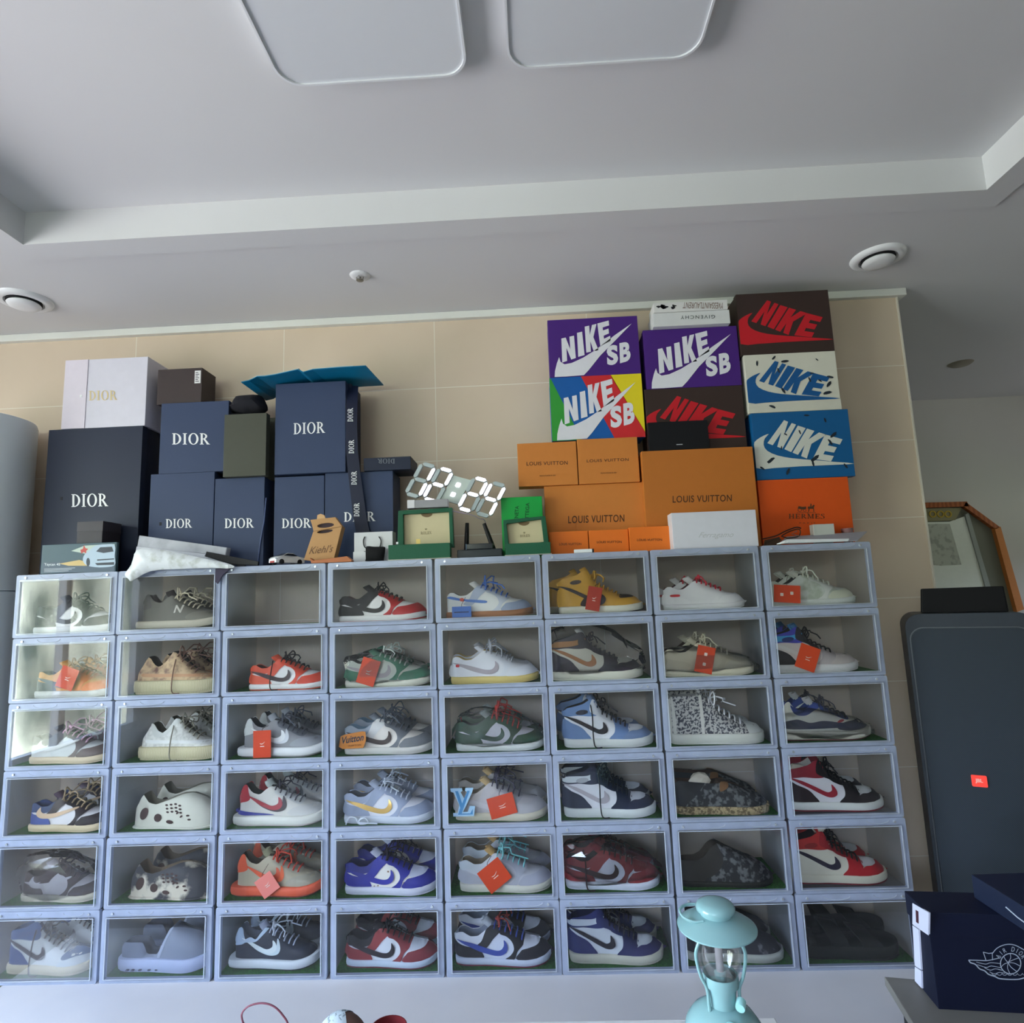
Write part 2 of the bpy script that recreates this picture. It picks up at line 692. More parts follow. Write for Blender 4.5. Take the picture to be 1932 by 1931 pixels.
struct('wall_back', MB().box(WX - .12, 3.252, YW, YW + .12, 0, ZT + .99), tm)
struct('trim_1', MB().box(WX, 3.285, YW - .022, YW + .13, ZT + .985, ZL - .0005), trim_white, bevel=.002)
struct('trim_2', MB().box(3.252, 3.258, YW - .006, YW + .122, 0, ZT + .985), mat('corner_strip', (225, 220, 205), .4))
struct('wall_far', MB().box(3.0, XR, YF, YF + .1, 0, ZL), wall_white)
struct('wall_passage', MB().box(2.9, 3.0, YW + .12, YF + .1, 0, ZL), wall_white)
w = MB()
w.box(XR, XR + .1, YB, .5, 0, ZL)
w.box(XR, XR + .1, 1.3, YF + .1, 0, ZL)
w.box(XR, XR + .1, .5, 1.3, 0, 1.65)
w.box(XR, XR + .1, .5, 1.3, 2.0, ZL)
struct('wall_right', w, wall_white)  # its opening is unseen, added to light the passage
# left wall with the window opening
w = MB()
w.box(WX - .12, WX, YB, WY0, 0, ZL)
w.box(WX - .12, WX, WY1, YW, 0, ZL)
w.box(WX - .12, WX, WY0, WY1, 0, WZ0)
w.box(WX - .12, WX, WY0, WY1, WZ1, ZL)
struct('wall_left', w, wall_white)
# rear wall with an unseen high opening added for frontal fill
w = MB()
w.box(WX, XR, YB - .1, YB, 0, 1.98)
w.box(WX, XR, YB - .1, YB, 2.56, ZL)
w.box(WX, -1.4, YB - .1, YB, 1.98, 2.56)
w.box(1.2, XR, YB - .1, YB, 1.98, 2.56)
struct('wall_rear', w, wall_white)
struct('floor', MB().box(WX - .12, XR + .1, YB - .1, YF + .1, -.1, 0), floor_mat)
# ceiling: lower ring with a raised tray
TX0, TX1, TY1, TY0 = .2179, 3.163, -.3254, -4.1
w = MB()
w.box(WX - .12, XR + .1, TY1, YF + .1, ZL, ZL + .25)
w.box(WX - .12, XR + .1, YB - .1, TY0, ZL, ZL + .25)
w.box(WX - .12, TX0, TY0, TY1, ZL, ZL + .25)
w.box(TX1, XR + .1, TY0, TY1, ZL, ZL + .25)
w.box(TX0, TX1, TY0, TY1, ZU, ZL + .25)
struct('ceiling', w, ceil_white)
w = MB()
e = .088
w.box(TX0 - e, TX1 + e, TY1, TY1 + e, ZL - .006, ZL)
w.box(TX0 - e, TX0, TY0, TY1, ZL - .006, ZL)
w.box(TX1, TX1 + e, TY0, TY1, ZL - .006, ZL)
struct('trim_3', w, ceil_white)

# left window, then two unseen openings added for light
fr = mat('window_frame_white', (225, 228, 230), .4)
gl = clear('window_glass', (240, 250, 250), .99, .0, .0, .6)


def window(nm, axis, p, a0, a1, z0, z1, parts):
    w = MB()
    t = .05

    def bb(u0, u1, v0, v1, d=.03):
        if axis == 'X':
            w.box(p - d, p + d, u0, u1, v0, v1)
        else:
            w.box(u0, u1, p - d, p + d, v0, v1)
    bb(a0, a0 + t, z0, z1); bb(a1 - t, a1, z0, z1); bb(a0, a1, z0, z0 + t); bb(a0, a1, z1 - t, z1)
    for k in range(1, parts):
        c = a0 + (a1 - a0) * k / parts
        bb(c - .03, c + .03, z0, z1)
    o = struct(nm, w, fr)
    g = MB()
    if axis == 'X':
        g.box(p - .004, p + .004, a0 + t, a1 - t, z0 + t, z1 - t)
    else:
        g.box(a0 + t, a1 - t, p - .004, p + .004, z0 + t, z1 - t)
    g.build('pane', gl, o)


window('window_1', 'X', WX - .06, WY0, WY1, WZ0, WZ1, 3)
window('fill_opening_passage', 'X', XR + .05, .5, 1.3, 1.65, 2.0, 2)  # unseen, added to lift the dim passage
window('fill_opening_rear', 'Y', YB - .05, -1.4, 1.2, 1.98, 2.56, 3)  # unseen, added high up so light reaches the box fronts

# ------------------------------------------------------------------ ceiling fittings
lens = mat('light_diffuser', (214, 218, 222), .35, var=.01)
rimm = mat('light_rim', (222, 225, 228), .35)
for (x0, x1, y1, lab) in ((1.217, 1.663, -.757, 'flat rounded square ceiling light, switched off, over the navy boxes'), (1.757, 2.20, -.765, 'flat rounded square ceiling light, switched off, over the purple boxes')):
    t = thing('ceiling_light', lab, 'ceiling light', ((x0 + x1) / 2, y1 - .23, ZU), group='ceiling lights')
    hw, hd = (x1 - x0) / 2, .23
    o = rrect(-hw, hw, -hd, hd, .055)
    i_ = rrect(-hw + .005, hw - .005, -hd + .005, hd - .005, .052)
    k0 = MB(); P = k0.plate([o], -.028, 0)
    r = MB().plate([o, i_], -.030, 0)
    r.xf(0, Matrix(((1, 0, 0, 0), (0, 0, 1, 0), (0, 1, 0, 0), (0, 0, 0, 1))))
    r.build('rim', rimm, t)
    d = MB().plate([i_], -.026, -.001)
    d.xf(0, Matrix(((1, 0, 0, 0), (0, 0, 1, 0), (0, 1, 0, 0), (0, 0, 0, 1))))
    d.build('diffuser', lens, t)
vw = mat('vent_plastic', (232, 234, 236), .35)
dk = col((28, 28, 32), .7)
for px, py, lab in ((46, 566, 'round white ceiling air vent above the navy gift boxes'), (1656, 485, 'round white ceiling air vent above the tall stack of shoe cartons')):
    p = atz(px, py, ZL)
    t = thing('air_vent', lab, 'vent', (p.x, p.y, ZL), group='round ceiling vents')
    MB().lathe([(.001, -.004), (.058, -.004), (.062, -.012), (.072, -.014), (.086, -.008), (.09, 0)]).build('flange', vw, t)
    MB().lathe([(.001, -.0125), (.055, -.0125), (.055, -.006)]).build('throat', dk, t)
    MB().lathe([(0.0001, -.031), (.03, -.030), (.047, -.026), (.053, -.019), (.05, -.015), (.001, -.014)]).build('disc', vw, t)
p = atz(679, 520, ZL)
t = thing('sprinkler', 'small round fire sprinkler head in the ceiling', 'sprinkler', (p.x, p.y, ZL))
MB().lathe([(.001, -.006), (.022, -.006), (.034, -.003), (.036, 0)]).build('flange', vw, t)
st = mat('steel', (150, 148, 145), .3, metal=.9)
s = MB().lathe([(.0001, -.02), (.013, -.019), (.013, -.017), (.004, -.016), (.004, -.006)], n=16)
for a in (0, PI / 2, PI, 3 * PI / 2):
    s.tube([(.013 * math.cos(a), .013 * math.sin(a), -.006), (.010 * math.cos(a), .010 * math.sin(a), -.017)], .0015, n=5)
s.build('nozzle', st, t)
p = atz(1812, 686, ZL)
t = thing('ceiling_plate', 'slim oval plate in the ceiling of the passage', 'ceiling plate', (p.x, p.y, ZL))
MB().lathe([(.0001, -.012), (.045, -.010), (.06, 0)]).build('cover', mat('plate_grey', (150, 144, 130), .5), t)

# framed picture with cut corners on the far wall
YP = YF - .03


def pf(pts):
    return [(q.x, q.z) for q in (at(x, y, YP) for x, y in pts)]


t = thing('framed_picture', 'wooden frame with clipped corner and white panels on the passage wall', 'picture', (0, 0, 0))
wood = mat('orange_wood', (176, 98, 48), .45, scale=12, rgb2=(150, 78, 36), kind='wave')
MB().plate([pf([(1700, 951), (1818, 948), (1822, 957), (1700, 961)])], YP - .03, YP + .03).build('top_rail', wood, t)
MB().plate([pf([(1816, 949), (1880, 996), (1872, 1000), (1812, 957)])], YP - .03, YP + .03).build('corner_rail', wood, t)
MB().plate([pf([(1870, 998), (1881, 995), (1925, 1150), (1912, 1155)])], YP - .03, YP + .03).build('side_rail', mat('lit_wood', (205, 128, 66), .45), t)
MB().plate([pf([(1700, 961), (1812, 957), (1872, 1000), (1912, 1155), (1700, 1160)])], YP, YP + .029).build('backing', col((118, 118, 104)), t)
MB().plate([pf([(1700, 962), (1812, 959), (1800, 982), (1700, 987)])], YP - .012, YP - .001).build('gilt_band', col((146, 140, 104)), t)
g = MB()
for cx in (1757, 1786, 1772):
    c = at(cx, 971, YP)
    g.plate([ellipse(c.x, c.z, .022, .022), ellipse(c.x, c.z, .014, .014)], YP - .016, YP - .012)
g.build('gilt_rings', col((190, 160, 60)), t)
MB().plate([pf([(1700, 987), (1790, 985), (1818, 975), (1868, 1150), (1700, 1158)])], YP - .008, YP - .001).build('mat_board', col((238, 242, 230)), t)
MB().plate([pf([(1818, 972), (1824, 968), (1878, 1150), (1868, 1150)])], YP - .016, YP - .001).build('inner_bead', col((160, 165, 158)), t)
MB().plate([pf([(1735, 990), (1790, 989), (1812, 1066), (1775, 1068), (1740, 1065)])], YP - .0095, YP - .008).build('drawing', mat('drawing_paper', (196, 200, 186), .8, scale=25, rgb2=(170, 172, 160), thr=(.5, .62)), t)

# ------------------------------------------------------------------ console, tables
marble = mat('console_stone', (222, 220, 222), .28, scale=2.2, rgb2=(208, 208, 214), thr=(.4, .75))
t = thing('media_console', 'long low white stone console carrying the shoe boxes', 'console', (1.6, 0, 0))
MB().box(-1.55, 2.1, -.34, .29, ZC - .05, ZC).build('slab', marble, t, bevel=.004)
MB().box(-1.53, 2.05, -.31, .28, 0, ZC - .0505).build('plinth', mat('plinth_white', (215, 215, 215), .5), t)
ZTB = .57
tb = atz(1462, 1920, ZTB)
t = thing('side_table', 'white table in front of the console under the camping lantern', 'table', (tb.x - .9, tb.y - .4, 0))
MB().box(-.9, .9, -.4, .4, ZTB - .03, ZTB).build('table_top', mat('table_white', (226, 226, 226), .35), t, bevel=.003)
for sx_ in (-.84, .84):
    for sy_ in (-.34, .34):
        MB().box(sx_ - .02, sx_ + .02, sy_ - .02, sy_ + .02, 0, ZTB - .0305).build('leg', trim_white, t)
pc = atz(1668, 1843, ZTB)
pe = atz(1722, 1931, ZTB)
ang = math.atan2(pc.y - pe.y, pc.x - pe.x) - PI / 2
t = thing('grey_stand', 'grey stand with a flat top under the navy shoe carton', 'stand', (pc.x, pc.y, 0), ang)
MB().box(0, .9, -.9, 0, ZTB - .02, ZTB).build('table_top', mat('stand_grey', (118, 116, 112), .5), t, bevel=.002)
for a, b_ in ((.04, -.04), (.86, -.04), (.04, -.86), (.86, -.86)):
    MB().box(a - .015, a + .015, b_ - .015, b_ + .015, 0, ZTB - .0205).build('leg', dk, t)

# ------------------------------------------------------------------ air conditioner
acm = mat('conditioner_shell', (206, 214, 220), .38, var=.01)
seam = at(30, 1113, .0)
AX = -.283
t = thing('air_conditioner', 'tall grey cylindrical floor air conditioner left of the shoe boxes', 'air conditioner', (AX, .10, 0))
topz = at(30, 768, -.02).z
rr = .178
MB().lathe([(rr, seam.z + .002), (rr, topz - .02), (rr - .004, topz - .006), (rr - .02, topz), (.001, topz)], n=64).build('upper_body', acm, t)
MB().lathe([(rr * .9, 0.002), (rr, .03), (rr, seam.z - .003), (rr - .006, seam.z - .002), (rr - .006, seam.z + .001)], n=64).build('lower_body', acm, t)
q = at(9, 1131, .0)
MB().box(-.03, .02, -rr - .004, -rr + .03, seam.z - .034, seam.z - .026).build('latch', mat('chrome', (220, 220, 220), .15, metal=1), t, label='small chrome latch')

# ================================================================== SHOE BOXES
GRID = [
    [31.9, 224.4, 417, 614.3, 814.3, 1021.6, 1223, 1431, 1643],
    [26.2, 219.9, 419, 619, 823.8, 1026, 1231, 1443.9, 1657.4],
    [17, 215.3, 419, 621.4, 827.4, 1032, 1241.5, 1456.8, 1673],
    [10.3, 210.8, 419.3, 621.2, 831, 1040, 1251.8, 1471, 1689.7],
    [-2, 201, 415.8, 621, 836, 1049, 1261, 1484.8, 1707],
    [-14, 189.5, 406.9, 620, 841, 1054, 1273, 1500.7, 1723],
    [-22, 184.4, 404, 620, 843.8, 1060, 1283.7, 1508.7, 1737]]
frost = clear('frosted_plastic', (206, 218, 244), .25, .22, .02, .6)
sidep = clear('side_plastic', (206, 216, 232), .87, .3, .0, .3)
panel = clear('clear_panel', (225, 235, 240), .993, .012, .0, .5)
beadm = clear('clear_bead', (226, 234, 248), .25, .15, .03, .5)
turf = mat('turf_mat', (52, 118, 46), .95, scale=260, rgb2=(30, 78, 30), bump=1.0, bscale=500)
magm = mat('magnet', (215, 222, 230), .25, metal=.6)
W2 = .1765
D = .245
fw_, ft, fb = .0165, .0215, .0125        # frame widths: side, top, bottom
proto = {}


def make_box():
    parts = []
    h = BH - .0015
    t_ = .0022
    g = MB()
    g.box(-W2, -W2 + t_, .006, D, 0, h)
    g.box(W2 - t_, W2, .006, D, 0, h)
    g.box(-W2 + t_, W2 - t_, D - t_, D, 0, h)
    g.box(-W2 + t_, W2 - t_, .006, D - t_, 0, t_)
    g.box(-W2 + t_, W2 - t_, .006, D - t_, h - t_, h)
    parts.append(('body', g.build('body', sidep)))
    f = MB()
    o = rrect(-W2, W2, 0, h, .006, 3)
    i_ = rrect(-W2 + fw_, W2 - fw_, fb, h - ft, .003, 2)
    f.plate([o, i_], -.006, .006)
    fo = f.build('front_frame', frost, bevel=.0012)
    parts.append(('front_frame', fo))
    d = MB()
    d.plate([rrect(-W2 + fw_ - .004, W2 - fw_ + .004, fb - .003, h - ft + .004, .004, 3)], -.0095, -.0075)
    parts.append(('door', d.build('door', panel)))
    br = MB()
    xo, zo0, zo1 = W2 - fw_ + .001, fb, h - ft
    br.box(xo - .0035, xo - .0005, -.012, -.0096, zo0, zo1)
    br.box(-xo + .0005, -xo + .0035, -.012, -.0096, zo0, zo1)
    br.box(-xo + .0035, xo - .0035, -.012, -.0096, zo1 - .002, zo1)
    br.box(-xo + .0035, xo - .0035, -.012, -.0096, zo0, zo0 + .002)
    parts.append(('door_bead', br.build('door_bead', beadm)))
    nt = MB()
    arc = [(-.052 + .04 * math.cos(PI + PI * k / 10), -.0068, h - .006 + .011 * math.sin(PI + PI * k / 10)) for k in range(11)]
    nt.tube(arc, .0011, n=6)
    parts.append(('finger_notch', nt.build('finger_notch', beadm)))
    nt = MB()
    arc = [(.092 + .034 * math.cos(PI + PI * k / 10), -.0068, h - .006 + .010 * math.sin(PI + PI * k / 10)) for k in range(11)]
    nt.tube(arc, .0011, n=6)
    parts.append(('finger_notch', nt.build('finger_notch', beadm)))
    for sx_ in (-1, 1):
        mg = MB()
        mg.lathe([(.0001, .0), (.0036, .0), (.0036, .0035)], n=14)
        mg.xf(0, Matrix.Translation((sx_ * (W2 - .034), -.0096, h - .0105)) @ Matrix.Rotation(-PI / 2, 4, 'X'))
        parts.append(('magnet', mg.build('magnet', magm)))
    tf = MB().box(-W2 + .006, W2 - .006, .011, D - .006, .0024, .0095)
    parts.append(('turf_mat', tf.build('turf_mat', turf)))
    return parts


PROTO = make_box()
BOXX = {}


def place_box(c, r, holding, first):
    z0 = ZC + (5 - r) * BH
    xl = (at(GRID[r][c], 1000, 0).x, 0)[0]
    yl = 1085 + r * 125
    xs = []
    for k in (c, c + 1):
        a = at(GRID[r][k], 0, 0)
        # column line at the middle of this row
        pm = (GRID[r][k] + GRID[r + 1][k]) / 2
        best = None
        lo, hi = 900, 2000
        for _ in range(30):
            mid = (lo + hi) / 2
            if at(pm, mid, 0).z > z0 + BH / 2:
                lo = mid
            else:
                hi = mid
        xs.append(at(pm, lo, 0).x)
    x = (xs[0] + xs[1]) / 2
    BOXX[(c, r)] = x
    return x, z0


for r in range(6):
    for c in range(8):
        place_box(c, r, None, False)
    # keep neighbours from overlapping
    for _ in range(30):
        for c in range(7):
            d_ = BOXX[(c + 1, r)] - BOXX[(c, r)]
            if d_ < 2 * W2 + .001:
                e_ = (2 * W2 + .001 - d_) / 2
                BOXX[(c, r)] -= e_
                BOXX[(c + 1, r)] += e_

HOLD = {}


def box_objects():
    first = True
    for r in range(6):
        for c in range(8):
            lab, mt = HOLD[(c, r)]
            t = thing('shoe_box', lab, 'shoe box', (BOXX[(c, r)], 0, ZC + (5 - r) * BH), group='clear stackable shoe boxes on the console')
            for nm, src in PROTO:
                if nm == 'turf_mat' and not mt:
                    if first:
                        pass
                    continue
                if first:
                    src.parent = t
                else:
                    o = src.copy()
                    C.objects.link(o)
                    o.parent = t
            first = False

# ================================================================== SHOES
# side profile of the upper (u along the foot from the heel, v height / length)
TYPES = {
    'low': dict(top=[(0, .26), (.03, .30), (.08, .305), (.16, .262), (.24, .268), (.32, .325), (.38, .37), (.44, .36), (.55, .315), (.65, .27), (.73, .235), (.80, .215), (.9, .195), (.96, .16), (1, .09)],
                sole=.075, mouth=(.03, .36), dip=.16, tongue=[(.52, .31), (.44, .35), (.375, .40), (.335, .435)], tw=.10, lace=(.41, .70, 6), spring=.03),
    'high': dict(top=[(0, .38), (.03, .425), (.12, .445), (.22, .47), (.30, .52), (.345, .515), (.38, .45), (.43, .37), (.55, .295), (.68, .23), (.75, .205), (.85, .2), (.93, .17), (1, .09)],
                 sole=.092, mouth=(.03, .33), dip=.25, tongue=[(.46, .33), (.41, .42), (.37, .52), (.33, .575)], tw=.11, lace=(.38, .68, 7), spring=.03),
    'runner': dict(top=[(0, .30), (.05, .42), (.09, .44), (.16, .35), (.25, .325), (.33, .39), (.39, .42), (.5, .355), (.65, .28), (.8, .235), (.92, .195), (1, .12)],
                   sole=.105, mouth=(.06, .36), dip=.16, tongue=[(.55, .32), (.46, .38), (.39, .44), (.36, .49)], tw=.10, lace=(.43, .72, 6), spring=.05),
    'knit': dict(top=[(0, .22), (.08, .32), (.14, .42), (.17, .41), (.22, .33), (.28, .30), (.36, .36), (.44, .47), (.48, .46), (.56, .37), (.7, .26), (.85, .2), (.95, .17), (1, .12)],
                 sole=.15, mouth=(.15, .44), dip=.15, tongue=None, tw=.1, lace=(.5, .72, 5), spring=.02),
    'foam': dict(top=[(0, .18), (.06, .27), (.11, .37), (.13, .34), (.18, .27), (.27, .25), (.4, .29), (.55, .34), (.66, .35), (.8, .30), (.92, .21), (1, .08)],
                 sole=.02, mouth=(.13, .40), dip=.12, tongue=None, tw=.1, lace=None, spring=.03),
    'slip': dict(top=[(0, .28), (.03, .335), (.15, .325), (.3, .31), (.44, .305), (.50, .315), (.54, .31), (.65, .275), (.8, .215), (.92, .165), (1, .09)],
                 sole=.075, mouth=(.03, .46), dip=.15, tongue=None, tw=.1, lace=None, spring=.01),
    'mule': dict(top=[(0, .20), (.03, .25), (.2, .25), (.27, .28), (.36, .38), (.42, .41), (.5, .375), (.65, .31), (.8, .25), (.92, .175), (1, .07)],
                 sole=.05, mouth=(.03, .36), dip=.10, tongue=None, tw=.1, lace=None, spring=.02),
    'chuck': dict(top=[(0, .45), (.02, .5), (.1, .505), (.25, .51), (.34, .51), (.40, .47), (.48, .39), (.56, .33), (.68, .25), (.78, .20), (.88, .19), (.95, .165), (1, .09)],
                  sole=.105, mouth=(.03, .34), dip=.3, tongue=[(.5, .36), (.42, .46), (.38, .54), (.36, .6)], tw=.11, lace=(.42, .74, 7), spring=.01),
    'clog': dict(top=[(0, .20), (.04, .265), (.25, .27), (.285, .2), (.30, .155), (.42, .155), (.47, .24), (.55, .40), (.6, .415), (.72, .375), (.85, .34), (.95, .26), (1, .13)],
                 sole=.13, mouth=(.03, .5), dip=.06, tongue=None, tw=.1, lace=None, spring=.05),
    'sandal': dict(top=[(0, .1), (.1, .16), (.2, .27), (.3, .34), (.4, .345), (.5, .29), (.6, .22), (.68, .25), (.78, .25), (.88, .2), (.95, .14), (1, .08)],
                   sole=.13, mouth=(.05, .2), dip=.03, tongue=None, tw=.1, lace=None, spring=.02),
}
PLAN = [(0, .0), (.008, .05), (.03, .082), (.1, .108), (.2, .115), (.35, .118), (.5, .138), (.65, .16), (.75, .168), (.85, .158), (.93, .125), (.975, .08), (1, 0)]
SW = [(.02, .235), (.12, .19), (.25, .14), (.38, .108), (.47, .105), (.53, .13), (.555, .17), (.545, .215), (.515, .245), (.515, .2), (.49, .165), (.45, .152), (.38, .158), (.25, .192), (.12, .222)]
SWH = [(.0, .345), (.1, .29), (.2, .24), (.3, .185), (.38, .15), (.44, .148), (.48, .175), (.475, .225), (.435, .275), (.43, .22), (.40, .2), (.36, .205), (.25, .26), (.12, .318)]
SWR = [(.62, .245), (.5, .205), (.38, .165), (.27, .145), (.17, .15), (.12, .18), (.115, .22), (.15, .265), (.16, .23), (.19, .205), (.25, .195), (.35, .205), (.48, .235), (.6, .26)]
PAN = {
    'low': dict(
        heel=[(-.01, .07), (-.01, .2), (.07, .19), (.17, .17), (.25, .15), (.29, .115), (.275, .07)],
        collar=[(-.01, .215), (-.01, .32), (.05, .33), (.1, .3), (.17, .275), (.25, .28), (.33, .35), (.36, .34), (.30, .235), (.2, .2), (.1, .21)],
        eyestay=[(.28, .235), (.33, .34), (.38, .385), (.47, .37), (.52, .335), (.46, .3), (.40, .25), (.36, .2), (.31, .155), (.26, .145), (.2, .165), (.24, .2)],
        stay=[(.47, .37), (.55, .335), (.66, .285), (.745, .245), (.75, .225), (.71, .19), (.66, .15), (.62, .075), (.53, .075), (.58, .11), (.62, .165), (.60, .225), (.54, .27), (.47, .3)],
        toe=[(.66, .075), (.69, .15), (.73, .165), (.80, .172), (.88, .19), (.94, .21), (1.01, .17), (1.01, .07)],
        tip=[(.74, .24), (.72, .18), (.80, .172), (.88, .185), (.9, .21), (.8, .225)],
        swoosh=SW, swoosh_rev=SWR),
    'high': dict(
        heel=[(-.01, .085), (-.01, .3), (.08, .27), (.18, .225), (.24, .165), (.275, .085)],
        collar=[(-.01, .345), (-.01, .46), (.12, .475), (.22, .5), (.3, .55), (.355, .53), (.375, .45), (.39, .36), (.3, .34), (.15, .35)],
        band=[(-.01, .36), (-.01, .41), (.1, .425), (.25, .43), (.35, .46), (.375, .42), (.25, .375), (.12, .362)],
        eyestay=[(.31, .50), (.355, .54), (.385, .46), (.43, .385), (.55, .31), (.585, .29), (.56, .255), (.47, .29), (.42, .325), (.34, .36), (.29, .40)],
        stay=[(.5, .09), (.555, .16), (.565, .23), (.545, .32), (.60, .29), (.7, .24), (.75, .22), (.73, .185), (.70, .14), (.68, .09)],
        toe=[(.66, .085), (.70, .15), (.75, .17), (.82, .172), (.9, .19), (.96, .19), (1.01, .15), (1.01, .085)],
        tip=[(.74, .215), (.72, .175), (.82, .175), (.9, .185), (.88, .21)],
        swoosh=SWH, wing=ellipse(.2, .385, .07, .026, 14, .12)),
    'runner': dict(
        heel=[(-.01, .25), (.02, .42), (.09, .46), (.12, .36), (.14, .28), (.06, .25)],
        toe=[(.62, .12), (.66, .19), (.8, .21), (.93, .2), (1.01, .16), (1.01, .11)],
        stay=[(.42, .42), (.5, .375), (.66, .295), (.76, .26), (.74, .22), (.66, .24), (.54, .3), (.44, .34)],
        collar=[(.1, .4), (.16, .36), (.25, .34), (.33, .4), (.40, .44), (.44, .38), (.36, .33), (.26, .28), (.14, .3)],
        swoosh=[(.1, .33), (.2, .26), (.3, .205), (.42, .17), (.5, .18), (.535, .22), (.52, .27), (.48, .3), (.485, .25), (.46, .225), (.40, .215), (.3, .25), (.2, .29)],
        swoosh_two=[(.14, .31), (.25, .225), (.35, .175), (.46, .15), (.55, .165), (.58, .21), (.565, .265), (.53, .31), (.53, .25), (.5, .205), (.44, .195), (.35, .22), (.25, .265)]),
    'chuck': dict(
        strip=[(.315, .10), (.315, .5), (.345, .5), (.345, .10)],
        back=[(-.01, .1), (.0, .5), (.03, .5), (.05, .3), (.045, .1)],
        toe=[(.82, .10), (.80, .2), (.86, .21), (.95, .19), (1.01, .13), (1.01, .1)]),
    'knit': dict(
        stripe=[(.1, .2), (.3, .19), (.5, .19), (.75, .185), (.98, .17), (.98, .2), (.75, .215), (.5, .225), (.3, .225), (.1, .235)],
        collar=[(.13, .43), (.17, .42), (.22, .35), (.28, .32), (.36, .38), (.44, .49), (.5, .46), (.42, .36), (.34, .29), (.26, .265), (.18, .28)]),
    'foam': dict(
        holes=None),
    'slip': dict(
        heel=[(-.01, .07), (-.01, .34), (.15, .34), (.32, .33), (.22, .2), (.12, .12), (.08, .075)],
        tab=[(.47, .23), (.49, .33), (.56, .33), (.56, .27)]),
    'mule': dict(
        vamp=[(.42, .43), (.5, .4), (.65, .33), (.8, .27), (.95, .17), (1.01, .06), (.3, .05), (.37, .12), (.45, .2), (.47, .3)]),
    'clog': dict(
        strap=[(.04, .13), (.04, .28), (.26, .285), (.29, .2), (.27, .13)],
        tab=[(.44, .14), (.47, .26), (.55, .43), (.59, .43), (.53, .3), (.5, .22), (.47, .14)]),
    'sandal': dict(
        strap=[(.1, .08), (.2, .2), (.34, .4), (.42, .4), (.5, .12), (.42, .08), (.36, .2), (.28, .2), (.2, .08)]),
}
PARTNAME = {'heel': 'heel_panel', 'collar': 'collar_panel', 'eyestay': 'lace_stay', 'stay': 'side_panel', 'toe': 'toe_guard', 'tip': 'toe_box', 'swoosh': 'side_mark',
            'swoosh_rev': 'side_mark', 'swoosh_two': 'second_side_mark', 'band': 'ankle_band', 'wing': 'ankle_mark', 'strip': 'side_tape', 'back': 'heel_tape', 'stripe': 'side_stripe',
            'tab': 'side_tab', 'vamp': 'vamp', 'strap': 'strap'}


class Surf:
    def __init__(s, ty, L):
        T = TYPES[ty]
        s.L, s.T = L, T
        u = np.linspace(0, 1, 241)
        z = np.interp(u, *zip(*T['top']))
        k = np.array([1, 2, 3, 4, 3, 2, 1.]); k /= k.sum()
        zz = np.convolve(np.pad(z, 3, 'edge'), k, 'valid')
        zz[-8:] = z[-8:]
        s.u, s.z = u, zz
        b = np.interp(u, *zip(*PLAN))
        bb = np.convolve(np.pad(b, 3, 'edge'), k, 'valid')
        bb[:5] = b[:5]; bb[-5:] = b[-5:]
        s.b = bb * (.9 if ty in ('runner', 'knit', 'clog') else 1)
        m0, m1 = T['mouth']
        s.m0, s.m1 = m0, m1
        s.dw = np.clip((u - (m1 - .02)) / .35, 0, 1)

    def top(s, u):
        return float(np.interp(u, s.u, s.z))

    def bot(s, u):
        sp = s.T['spring'] * max(0, (u - .72) / .28) ** 2
        return s.T['sole'] + sp

    def pt(s, u, v, side=-1):
        """point of the outer surface above (u, v)"""
        uu = min(max(u, 0), 1)
        zt, zb = s.top(uu), s.T['sole'] - .02
        t = min(max((v - zb) / max(zt - zb, .01), 0), 1)
        b_ = float(np.interp(uu, s.u, s.b))
        d = float(np.interp(uu, s.u, s.dw))
        wall = 1 - .30 * t ** 1.8
        dome = max(0.0, 1 - t ** 2.6) ** (1 / 2.2)
        dome = max(dome, 0.0)
        lace = .42 + (1 - .42) * max(0.0, 1 - t ** 2.4) ** (1 / 2.0)
        wd = wall * (1 - d)
        k = min(1, d * 1.8)
        g = wall * (1 - k) + (lace * (1 - d) + dome * d) * k
        z = zb + t * (zt - zb)
        return Vector((u * s.L, side * b_ * g * s.L, z * s.L))


